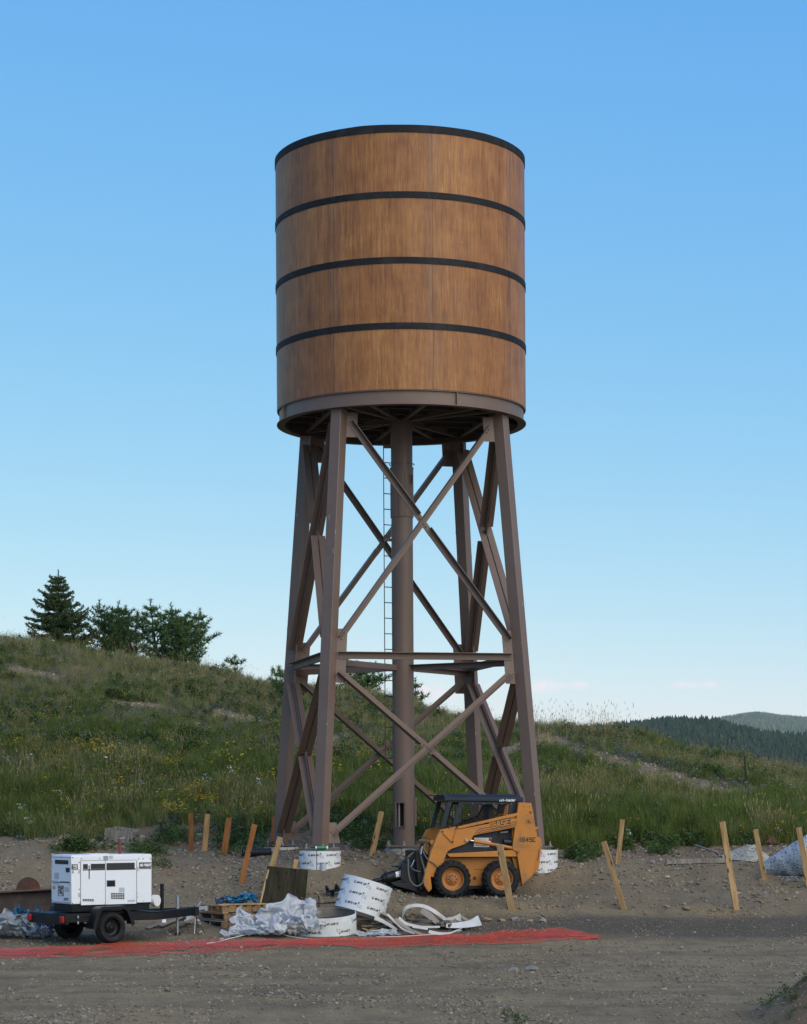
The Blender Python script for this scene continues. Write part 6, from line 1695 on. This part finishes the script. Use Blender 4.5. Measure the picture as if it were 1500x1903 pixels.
def bl_(px, Y, wpx, top, ry=None):
    """bulge centred on pixel column px with its top at pixel row top"""
    c_ = P(px, top, Y); rx = wpx / 2 * Y / F; return (c_.x, c_.y, rx, ry or rx * .8, max(.05, c_.z - h1(c_.x, c_.y)))
def sheet_pile(name, items, mat, label, cat, base=None, Yd=41.4, bump_amp=.008):
    """items: (px centre, Y, width px, top px row, rotation deg, lift m, depth scale)"""
    V = []; Fc = []; org = None
    for n_, (px, Y, wpx, top, rz, lift, ds) in enumerate(items):
        c_ = P(px, top, Y); gz_ = (h1(c_.x, c_.y) if base is None else base) + lift
        if org is None: org = Vector((c_.x, c_.y, gz_ - lift))
        q = FP.copy(); ca, sa = math.cos(R(rz)), math.sin(R(rz)); q = np.stack([q[:, 0] * ca - q[:, 1] * sa, q[:, 0] * sa + q[:, 1] * ca, q[:, 2]], 1)
        q = q - np.array([(q[:, 0].max() + q[:, 0].min()) / 2, (q[:, 1].max() + q[:, 1].min()) / 2, 0])
        sx = (wpx * Y / F) / (q[:, 0].max() - q[:, 0].min()); sz = max(.05, c_.z - gz_) / q[:, 2].max()
        q = q * np.array([sx, sx * ds, sz]); r1 = fbm(q[:, 0] * 9 + n_ * 7, q[:, 1] * 9 + q[:, 2] * 5, 5, 3)
        q[:, 2] += r1 * bump_amp; q[:, 0] += fbm(q[:, 0] * 8, q[:, 2] * 9 + n_, 9, 3) * bump_amp * 2
        q[:, 2] = np.maximum(q[:, 2], .003)
        if base is None: q[:, 2] += H(q[:, 0] + c_.x, q[:, 1] + c_.y) - h1(c_.x, c_.y)
        o = len(V); V += (q + np.array([c_.x - org.x, c_.y - org.y, gz_ - org.z])).tolist(); Fc += [tuple(k + o for k in f) for f in FF]
    me = bpy.data.meshes.new(name); me.from_pydata(V, [], Fc); me.materials.append(mat); me.polygons.foreach_set('use_smooth', [True] * len(Fc))
    o = bpy.data.objects.new(name, me); COL.objects.link(o); o.location = org
    sb = o.modifiers.new('smooth', 'SUBSURF'); sb.levels = 1; sb.render_levels = 1
    return tag(o, label, cat)
g = P(505, 1741, 41.0)
sheet_pile('plastic_sheeting', [(516, 41.6, 176, 1667, 8, .0, .8), (556, 41.05, 110, 1688, 160, .0, .9), (486, 41.0, 130, 1702, -25, .0, .7), (535, 40.9, 110, 1706, 215, .0, .6)], MT['plastic'], 'crumpled translucent white plastic sheeting heaped between the pallets and the low printed ring', 'plastic sheeting')
sheet_pile('plastic_scrap', [(440, 41.0, 64, 1722, 20, 0, .7)], MT['plastic'], 'flat tail of translucent plastic trailing toward the pallets', 'plastic sheeting')

# ------------------------------------------------------------------ printed forms in the pile
e = empty('form_ring', (P(603, 1741, 41.5).x, 41.52, h1(-1.45, 41.5)), 'low wide printed form ring lying in the pile, open top, print upside down', 'concrete form')
e.rotation_euler = Euler((R(7), 0, R(-12)))
def tube_form(parent, r_, h_, spots, flip=False, scale=.75, m1='form_white', m2='form_inside'):
    m = MB(); m.lathe([(r_, 0), (r_, h_)], n=64, mi=0); m.lathe([(r_ - .014, h_), (r_ - .014, 0)], n=64, mi=1); m.lathe([(r_ - .014, h_), (r_, h_)], n=64, mi=0); m.lathe([(r_, 0), (r_ - .014, 0)], n=64, mi=0)
    o = m.build('form_wall', [MT[m1], MT[m2]], parent, fix=False); printed(parent, r_ + .0015, spots, scale, flip=flip); return o
tube_form(e, .60, .36, [(k * 60 + 8 + (26 if z < .2 else 0), z) for k in range(6) for z in (.09, .25)], True, .9)
m = MB(); m.tube([(.55 * math.cos(a), .55 * math.sin(a), .19 + .02 * math.sin(a * 2)) for a in [R(15 + k * 7) for k in range(22)]], .006, 5); m.build('inner_tear', MT['black_matte'], e)
cc = P(676, 1668, 42.1)
e = empty('form_tube', cc, 'clean white printed form tube leaning over behind the low ring', 'concrete form')
e.rotation_euler = Euler((R(-7), R(17), 0))
def off(o_, dz):
    for ch in o_.children: ch.location.z += dz
tube_form(e, .475, .62, [(k * 55 - 128 + (4 * j), z) for k in range(-2, 5) for j, z in enumerate((.12, .32, .52))], False, 1.0)
off(e, -.31)
# strips cut from forms: ribbons swept along paths
def strip(pts, Y0, h_, label, m1='form_white', m2='form_inside', tip=None, dy=0., lean=.35, Y1=None):
    """pts in the enlarged view; h_ ribbon height (m); tip: height at the far end; lean: how far the top edge tips back"""
    P0 = [P(600 + .21333 * a_, 1580 + .21333 * b_, Y0 + ((Y1 or Y0) - Y0) * i / (len(pts) - 1)) for i, (a_, b_) in enumerate(pts)]
    path = []
    for i in range(len(P0) - 1):
        a_, b_, c_, d_ = P0[max(i - 1, 0)], P0[i], P0[i + 1], P0[min(i + 2, len(P0) - 1)]
        for k in range(8):
            t = k / 8; path.append(.5 * ((2 * b_) + (c_ - a_) * t + (2 * a_ - 5 * b_ + 4 * c_ - d_) * t * t + (-a_ + 3 * b_ - 3 * c_ + d_) * t ** 3))
    path.append(P0[-1]); n = len(path); org = path[0].copy(); e = empty('form_strip', org, label, 'form strip', 'curled strips cut from printed forms')
    m = MB(); r = random.Random(int(pts[0][0]))
    th_ = .009
    for side in (0, 1):
        for k, p in enumerate(path):
            t = k / (n - 1); hh = h_ + ((tip if tip is not None else h_) - h_) * t
            tg = (path[min(k + 1, n - 1)] - path[max(k - 1, 0)]).normalized(); wv = Vector((0, lean, 1)) - tg * tg.dot(Vector((0, lean, 1)))
            if wv.length < .3: wv = Vector((.3, .8, .5))
            wv.normalize(); nn_ = tg.cross(wv).normalized() * (th_ * side); c_ = p - org + nn_
            m.v.append(tuple(c_ - wv * hh / 2)); m.v.append(tuple(c_)); m.v.append(tuple(c_ + wv * (hh / 2 + .006 * math.sin(t * 9))))
    for side in (0, 1):
        o = side * 3 * n
        for k in range(n - 1):
            for j in (0, 1): q = o + 3 * k + j; m.f.append((q, q + 3, q + 4, q + 1)); m.mi.append(side)
    o = 3 * n
    for k in range(n - 1):
        for j in (0, 2): m.f.append((3 * k + j, 3 * k + 3 + j, o + 3 * k + 3 + j, o + 3 * k + j)); m.mi.append(1)
    m.build('strip_wall', [MT[m1], MT[m2]], e, fix=False, smooth=50); return e
FD, FI, FW = 'form_dirty', 'form_inside', 'form_white'
strip([(705, 650), (697, 570), (728, 505), (800, 482), (885, 492), (970, 535), (1060, 600)], 41.9, .085, 'dirty open loop of form strip arching highest at the left of the curls', FI, FD, lean=.8)
strip([(760, 560), (800, 610), (870, 640), (930, 610), (960, 560)], 42.2, .14, 'grey strip bent into a pocket inside the high loop', FI, FD, lean=.5)
strip([(860, 520), (930, 575), (1000, 630), (1070, 655), (1130, 635), (1165, 605)], 41.8, .13, 'broad grey strip sweeping down and up behind the white crescent', FD, FI, .06)
strip([(1075, 660), (1180, 655), (1280, 640), (1335, 625), (1370, 612)], 41.7, .07, 'cream crescent strip whose tall end closes the pile at the right', FD, FW, .20, lean=.2)
strip([(1050, 612), (1110, 605), (1165, 600), (1205, 595)], 42.1, .04, 'clean white upturned triangular strip end behind the cream crescent', FW, FD, .19, lean=.2)
strip([(1200, 575), (1260, 610), (1310, 600), (1345, 585)], 42.2, .05, 'narrow brown strip edge behind the cream crescent', FI, FI)
strip([(922, 712), (1000, 728), (1100, 725), (1160, 705), (1215, 682)], 41.0, .095, 'lowest white crescent strip nearest the red netting', FW, FD, .015, lean=1.2)
strip([(630, 600), (690, 650), (760, 690), (830, 722), (895, 752)], 41.2, .085, 'dark grey strip slanting down toward the netting', FI, FI, .06, lean=.9)
strip([(515, 545), (580, 580), (660, 640), (740, 655)], 41.7, .06, 'muddy strip running out from under the leaning tube', FD, FI, lean=.9)
strip([(660, 590), (720, 640), (820, 662), (930, 672), (1020, 670)], 41.5, .075, 'long pale grey strip crossing the middle of the pile', FD, FD, .04, lean=.9)
strip([(780, 668), (840, 676), (915, 690)], 41.2, .07, 'small clean white scrap in the middle of the pile', FW, FD, .05, lean=1.2)
strip([(450, 590), (520, 620), (590, 660), (640, 700)], 41.5, .10, 'printed white strip lying between the hose coils and the pile', FW, FD, .08, lean=1.0)
strip([(560, 560), (610, 610), (700, 690), (800, 730)], 41.35, .06, 'brown edged strip below the slanting grey one', FI, FD, .04, lean=.9)
MT['paper'] = simple('torn brown paper', (.38, .27, .14), .85, var=.3, scale=6, bump=.4, dirt=(.1, .08, .05), dirtamt=.6)
MT['scrap'] = simple('muddy scrap', (.11, .09, .065), .9, var=.5, scale=9, bump=.6, dirt=(.25, .2, .14), dirtamt=.5)
crumple('scrap_heap', [bl_(760, 42.1, 110, 1702), bl_(720, 41.9, 70, 1704), bl_(815, 42.1, 100, 1708), bl_(855, 42.0, 60, 1714)], 22, MT['scrap'], 'muddy brown scrap heap under the curled strips', 'scrap', crease=1.6)
sheet_pile('torn_paper', [(700, 41.7, 56, 1712, 30, 0, .8)], MT['paper'], 'torn tan packing paper between the ring and the strips', 'paper')
sheet_pile('torn_paper', [(768, 42.1, 40, 1690, 200, 0, .9)], MT['paper'], 'tan paper stuffed inside the high dirty strip loop', 'paper')
sheet_pile('plastic_scrap', [(702, 41.1, 90, 1726, 10, 0, .6)], MT['plastic'], 'flat whitish plastic scrap at the netting edge right of the ring', 'plastic sheeting')
g = G(702, 1730)
for k, (r_, dx, lab) in enumerate(((.36, 0, 'outermost dark hose coil lying right of the low ring'), (.30, .05, 'smaller dark hose coil resting inside the other coil'))):
    m = MB(); m.tube([(r_ * math.cos(a), r_ * .55 * math.sin(a), .10 + .06 * math.sin(a + k) + .02 * math.sin(3 * a)) for a in [2 * PI * j / 40 for j in range(40)]], .012, 6, closed=True)
    m.tube([(r_ * .93 * math.cos(a), r_ * .5 * math.sin(a), .14 + .05 * math.sin(a + k + 1)) for a in [2 * PI * j / 40 for j in range(34)]], .011, 6)
    o = m.build('hose_coil', MT['hose_dark'] if 'hose_dark' in MT else MT['black_matte'], None, loc=(g.x + dx, g.y + .05, g.z + .03)); tag(o, lab, 'hose coil', 'dark hose coils in the pile'); 
    if k == 0: pass

# ------------------------------------------------------------------ pallets, plywood
g = G(412, 1727)
def pallet(x, y, z, rz, label, seed, mats):
    r = random.Random(seed); e = empty('wooden_pallet', (x, y, z), label, 'pallet', 'stacked wooden pallets', rz=rz)
    L, W = 1.15, .95
    for v in (0.02, W / 2, W - .02):
        m = MB(); m.box((L / 2, v, .065), (L, .038, .09)); m.build('stringer', MT[r.choice(mats)], e, bevel=.003)
    for k in range(7):
        m = MB(); m.box((.06 + k * (L - .12) / 6, W / 2, .1215 + r.uniform(-.001, .003)), (r.uniform(.09, .14), W + r.uniform(-.02, .03), .018)); m.build('slat', MT[r.choice(mats)], e, bevel=.002)
    for k in range(3):
        m = MB(); m.box((.07 + k * (L - .14) / 2, W / 2, .0095), (.12, W, .018)); m.build('bottom_slat', MT[r.choice(mats)], e, bevel=.002)
pz = g.z
for k, (dx, dy, dr, lab) in enumerate(((0, 0, 0, 'dark bottom pallet of the stack beside the trailer tongue'), (.05, .02, 2, 'middle pallet of the stack between two others'), (.0, .05, -3, 'top pallet of the stack with sun bleached slats'))):
    pallet(g.x + dx, g.y + dy, pz + .02 + k * .137, R(33 + dr), lab, 40 + k, ['wood_grey', 'wood_brown'] if k < 2 else ['wood_brown', 'wood_light', 'wood_brown'])
m = MB(); q = Matrix.Rotation(R(28), 3, 'Z'); m.box((0, 0, 0), (1.0, .16, .02), q); o = m.build('loose_board', MT['wood_light'], None, loc=(g.x + .35, g.y + .35, pz + .455), bevel=.002); tag(o, 'pale loose board lying on top of the pallet stack', 'board')
tb = P(448, 1676, g.y + .75); tb.z = pz + .43
sheet_pile('blue_tarp', [(452, tb.y, 60, 1656, 10, 0, .9), (436, tb.y, 40, 1664, 200, 0, .9)], MT['tarp_blue'], 'blue tarpaulin bunched on the back of the pallet stack', 'tarp', base=tb.z)
sheet_pile('dark_tarp', [(416, tb.y, 34, 1662, 30, 0, .9)], MT['tarp_dark'], 'small dark tarp bundle left of the blue one on the pallets', 'tarp', base=tb.z)
g2 = G(545, 1690, 40, 46); Yp = 43.3; c = P(531, 1652, Yp)
m = MB(); m.box((0, 0, 0), (.80, .02, .86)); o = m.build('plywood_sheet', MT['plywood'], None, loc=c, bevel=.002); o.rotation_euler = Euler((R(-20), R(6), R(4)))
tag(o, 'dark weathered plywood sheet leaning behind the plastic heap', 'plywood')
m = MB(); a, b = P(481, 1692, Yp - .15), P(499, 1617, Yp + .12); m.bar(a, b, .035, .08, (0, 1, 0)); tag(m.build('wood_stud', MT['wood_light'], None, bevel=.003), 'light stud propping the left edge of the dark plywood', 'stud')
m = MB(); a, b = G(565, 1682, 40, 46), G(640, 1677, 40, 46); m.bar(a + Vector((0, 0, .04)), b + Vector((0, 0, .05)), .09, .05, (0, 0, 1)); tag(m.build('lumber_board', MT['wood_grey'], None, bevel=.003), 'grey board lying behind the low ring', 'board')
g = G(593, 1686, 40, 46); m = MB(); m.cyl((0, 0, -.05), (0, 0, .22), .012, 8); tag(m.build('rebar_pin', MT['rust_dark'], None, loc=g), 'short rusty pin standing behind the low ring', 'rebar pin')
# debris under the tongue
for k, (p0, p1, w_, mt, lab) in enumerate((((272, 1728), (318, 1716), .1, 'wood_grey', 'grey board under the trailer tongue pointing left'), ((298, 1726), (345, 1708), .08, 'wood_grey', 'split grey plank crossing under the tow coupler'), ((318, 1733), (362, 1716), .09, 'wood_brown', 'short brown board beside the jack wheel'), ((330, 1724), (372, 1724), .07, 'wood_grey', 'small plank end between jack and pallets'))):
    a, b = G(*p0), G(*p1); m = MB(); m.bar(a + Vector((0, 0, .03 + .02 * k)), b + Vector((0, 0, .05 + .02 * k)), w_, .025, (0, 0, 1)); tag(m.build('loose_board', MT[mt], None, bevel=.002), lab, 'board', 'loose boards near the trailer')
sheet_pile('plastic_scrap', [(352, 42.4, 46, 1700, 100, 0, .8)], MT['plastic'], 'small crumpled plastic bundle between the coupler and the pallets', 'plastic sheeting')
# tarps at the left edge
sheet_pile('torn_tarp', [(6, 40.9, 150, 1690, 30, 0, .8), (26, 40.5, 110, 1708, 190, 0, .7)], MT['tarp_grey'], 'torn grey white tarp heap at the left edge behind the trailer', 'tarp')
sheet_pile('torn_tarp', [(82, 40.8, 34, 1718, 60, 0, .8)], MT['tarp_grey'], 'grey cloth scrap showing below the trailer rear beam', 'tarp')
sheet_pile('blue_tarp', [(52, 41.25, 62, 1677, 150, 0, .9), (64, 41.2, 44, 1682, 20, .0, .9)], MT['tarp_blue'], 'bright blue tarp on top of the torn heap left of the generator', 'tarp')
sheet_pile('dark_tarp', [(74, 41.0, 60, 1706, 10, 0, .8)], MT['tarp_dark'], 'dark blue cloth in the shade under the trailer', 'tarp')
# rusty girder with a disc
a, b = P(-70, 1661, 41.3), P(118, 1650, 42.1); e = empty('steel_girder', a, 'rusty steel girder lying behind the generator at the left edge', 'steel girder')
d = b - a; nn = Vector((-d.y, d.x, 0)).normalized(); hg = .44
def gb(name, z, w_, h_, mt, off_=0):
    m = MB(); q = Vector((0, 0, z)); m.bar(q + nn * off_, d + q + nn * off_, w_, h_, (0, 0, 1)); m.build(name, MT[mt], e, bevel=.003)
gb('top_flange', -.01, .26, .022, 'rust'); gb('web', -hg / 2 - .001, .016, hg - .04, 'rust_dark'); gb('bottom_flange', -hg + .01, .26, .022, 'rust_dark')
for k, t in enumerate((.12, .8)):
    q = a + d * t; gz_ = h1(q.x, q.y); m = MB(); top_ = a.z + d.z * t - hg; m.box((q.x, q.y, (top_ + gz_) / 2 - .03), (.3, .3, max(.1, top_ - gz_ + .06))); tag(m.build('timber_block', MT['wood_grey'], None, bevel=.005), ('timber block under the outer end of the rusty girder', 'timber block under the girder end next to the generator')[k], 'timber block')
c = P(51, 1655, 41.9); m = MB(); m.lathe([(0, -.008), (.245, -.008), (.25, 0), (.245, .008), (0, .008)], o=(0, 0, 0), axis=(.25, 1, 0), n=48); o = m.build('steel_disc', MT['rust'], None, loc=(c.x, c.y + .12, c.z + .0)); tag(o, 'round rusty steel disc standing up behind the girder', 'steel disc')

# ------------------------------------------------------------------ blanket roll and mat on the right
def printmat(name, a, b, ink):
    s = NB(name); v = s.tc.outputs['Object']; n = s.noise(v, 5, 5, .6); c = s.mix(n, a, b)
    br = s.n('ShaderNodeTexBrick'); s.set(br.inputs['Vector'], s.mapping(v, (1, 1, 1))); br.inputs['Scale'].default_value = 9; br.inputs['Mortar Size'].default_value = .035
    vo = s.voro(s.mapping(v, (1.0, 1.0, 2.6)), 15, 'Color'); sc_ = s.n('ShaderNodeSeparateColor'); s.set(sc_.inputs[0], vo)
    vd = s.voro(s.mapping(v, (1.0, 1.0, 2.6)), 15)
    f = s.math('MULTIPLY', s.math('GREATER_THAN', sc_.outputs[0], .45), s.math('LESS_THAN', vd, .38))
    c = s.mix(s.math('MULTIPLY', f, .9), c, ink); s.bump(s.noise(v, 30, 3), .3, .01)
    return s.fin(c, .8)
MT['blanket'] = printmat('patterned blanket', (.26, .29, .32), (.46, .49, .52), (.035, .04, .05))
MT['mat'] = printmat('faded mat', (.24, .22, .165), (.40, .37, .28), (.06, .055, .045))
MT['straw'] = simple('straw lining', (.36, .26, .13), .9, var=.3, scale=20, bump=.6)
a = P(1418, 1608, 46.0); b = P(1506, 1588, 45.6); d = (b - a); L = d.length; d.normalize(); gz_ = h1(b.x, b.y)
e = empty('blanket_roll', (a.x, a.y, gz_), 'bluish patterned blanket rolled into a cone at the right edge', 'blanket roll')
m = MB(); n = 46; mm_ = 40; st = len(m.v); ux_ = d.cross(Vector((0, 0, 1))).normalized(); vz = ux_.cross(d).normalized()
for i in range(mm_ + 1):
    t = i / mm_
    for k in range(n + 1):
        s_ = k / n; an = s_ * 2 * PI * 1.35 - 1.2; rr = (.07 + .35 * t ** .75) * (1 - .16 * s_); sag = .93 if math.sin(an) < 0 else 1
        wr = .020 * abs(math.sin(an * 2.5 + t * 11)) + .05 * float(vn(np.array(t * 6 + an), np.array(an * 2), 4)) * (1 if t < .97 else 0)
        ctr = a - Vector(e.location) + d * L * t; ctr.z = (.07 + .35 * t ** .75) * .90 + .01 + (a.z * 0)
        m.v.append(tuple(ctr + ux_ * math.cos(an) * (rr + wr) + Vector((0, 0, 1)) * math.sin(an) * (rr + wr) * sag))
for i in range(mm_):
    for k in range(n): q = st + i * (n + 1) + k; m.f.append((q, q + 1, q + n + 2, q + n + 1)); m.mi.append(0)
o = m.build('blanket_wrap', MT['blanket'], e, smooth=60, fix=False); so = o.modifiers.new('t', 'SOLIDIFY'); so.thickness = .012
m = MB(); ctr = a - Vector(e.location) + d * L * .93; ctr.z = .37; m.lathe([(0, 0), (.34, 0)], o=ctr, axis=d, n=24); m.build('straw_core', MT['straw'], e, fix=False)
gm = G(1396, 1603, 44, 54)
heap('ground_mat', (gm.x + .03, gm.y + .95), .56, .95, .34, 71, MT['mat'], 'faded tan patterned mat spread open left of the roll', 'mat', ([-1, -.4, .3, 1], [.12, .4, 1, .7]), fold=.35, res=90)
gm = G(1432, 1572, 46, 54); heap('rusty_cloth', (gm.x, gm.y + .2), .22, .2, .2, 72, MT['rust'], 'rust coloured bundle between mat and roll', 'cloth', fold=1, res=30)
g = G(1472, 1640, 42, 50); r = random.Random(5); m = MB()
for k in range(5):
    c0 = Vector((r.uniform(-.18, .12), r.uniform(-.1, .1), .03)); m.tube([c0 + Vector((r.uniform(.08, .2) * math.cos(a_), .12 * math.sin(a_), .05 + .05 * math.sin(a_ * 2 + k))) for a_ in [2 * PI * j / 14 for j in range(12)]], .005, 4)
tag(m.build('wire_tangle', MT['galv'], None, loc=g, smooth=0), 'tangle of silver wire below the blanket roll', 'wire')['kind'] = 'stuff'

# ------------------------------------------------------------------ red fence netting lying across the yard
UP = [(-60, 1769), (0, 1767), (110, 1764), (230, 1757), (370, 1752), (560, 1750), (640, 1747), (700, 1746), (780, 1739), (850, 1742), (900, 1739), (950, 1734), (1000, 1733), (1040, 1730), (1080, 1738), (1114, 1746)]
LO = [(-60, 1786), (0, 1785), (150, 1783), (300, 1779), (460, 1770), (560, 1764), (610, 1760), (680, 1768), (760, 1765), (830, 1760), (920, 1758), (1000, 1755), (1060, 1750), (1114, 1748)]
xs = np.linspace(-60, 1114, 330); upy = np.interp(xs, *zip(*UP)) + fbm(xs / 24, xs * 0, 5, 4) * 7 + 1; loy = np.interp(xs, *zip(*LO)) + fbm(xs / 26, xs * 0 + 5, 6, 4) * 6 - 3
def gline(pxs, pys):
    out_ = []
    for a_, b_ in zip(pxs, pys): out_.append(G(a_, b_, 33, 47))
    return np.array([tuple(q) for q in out_])
GU, GL_ = gline(xs, upy), gline(xs, loy)
m = MB()
nw_ = 15
def net_layer(lay):
    t = np.linspace(0, 1, nw_ + 1)[None, :]; A = GL_[:, None, :]; B = GU[:, None, :]; p = A * (1 - t[..., None]) + B * t[..., None]
    x = p[..., 0] + lay * .03; y = p[..., 1] + (lay - .5) * .06
    fold = .018 * (1 - np.abs(fbm(x * 1.3 + lay * 7, y * 3.1, 12, 2) * 4)) + .012 * np.sin(t * PI * 3 + x * 1.1 + lay * 2) * t
    z = H(x, y) + .014 + lay * .010 + np.maximum(fold, -.01) + .025 * t * t * (.5 + fbm(x * .7, x * 0 + 1.0 + lay, 15, 2))
    return [[Vector((float(x[i, j]), float(y[i, j]), float(z[i, j]))) for j in range(nw_ + 1)] for i in range(len(xs))]
for lay in (0, 1):
    j0 = 0 if lay == 0 else 4
    g_ = net_layer(lay); hole = fbm(np.repeat(xs[:, None] / 60, nw_, 1), np.repeat(np.arange(nw_)[None, :] * .4 + lay * 9, len(xs), 0), 44, 2) > .24
    def seg(a_, b_, w_):
        dd = (b_ - a_); s_ = dd.cross(Vector((0, -.5, .85)))
        if s_.length < 1e-6: return
        s_ = s_.normalized() * w_ / 2; m.add([a_ - s_, b_ - s_, b_ + s_, a_ + s_], [(0, 1, 2, 3)])
    for i in range(len(xs) - 1):
        for j in range(j0, nw_):
            if hole[i, j]: continue
            if (i + j) % 2 == 0: seg(g_[i][j], g_[i + 1][j + 1], .0105)
            else: seg(g_[i][j + 1], g_[i + 1][j], .0105)
        seg(g_[i][nw_], g_[i + 1][nw_], .011)
        if lay == 0: seg(g_[i][0], g_[i + 1][0], .009)
o = m.build('safety_netting', MT['net'], None, smooth=0, fix=False); tag(o, 'long strip of red plastic fence netting lying across the gravel', 'fence netting')
m = MB(); pts = [G(a_, b_, 33, 47) + Vector((0, 0, .035)) for a_, b_ in ((384, 1757), (400, 1755), (412, 1752), (430, 1747), (455, 1741), (475, 1738), (500, 1733), (515, 1736), (535, 1743), (560, 1747), (590, 1750))]
m.tube(pts, .008, 6); tag(m.build('white_cord', MT['rope'], None), 'thin white cord curving between plastic heap and netting', 'cord')
m = MB(); pts = [G(a_, b_, 33, 47) + Vector((0, 0, .09)) for a_, b_ in ((700, 1750), (735, 1750), (770, 1748), (800, 1746), (830, 1744), (858, 1738))]
m.tube(pts, .006, 6); tag(m.build('white_cord', MT['rope'], None), 'short white cord lying over the netting near the strips', 'cord')

# ------------------------------------------------------------------ air
hm = bpy.data.materials.new('air'); hm.use_nodes = True; t_ = hm.node_tree
for n_ in list(t_.nodes): t_.nodes.remove(n_)
ho = t_.nodes.new('ShaderNodeOutputMaterial'); pv = t_.nodes.new('ShaderNodeVolumePrincipled'); pv.inputs['Color'].default_value = (.78, .9, 1.0, 1); pv.inputs['Density'].default_value = 5.5e-5; pv.inputs['Anisotropy'].default_value = .2
t_.links.new(pv.outputs[0], ho.inputs['Volume'])
ZMX = 205; m = MB(); m.box((0, 3000, (ZMX - 64) / 2), (26000, 26000, ZMX + 64)); hz_ = m.build('haze', hm, None, smooth=0); hz_['kind'] = 'stuff'; hz_.display_type = 'WIRE'
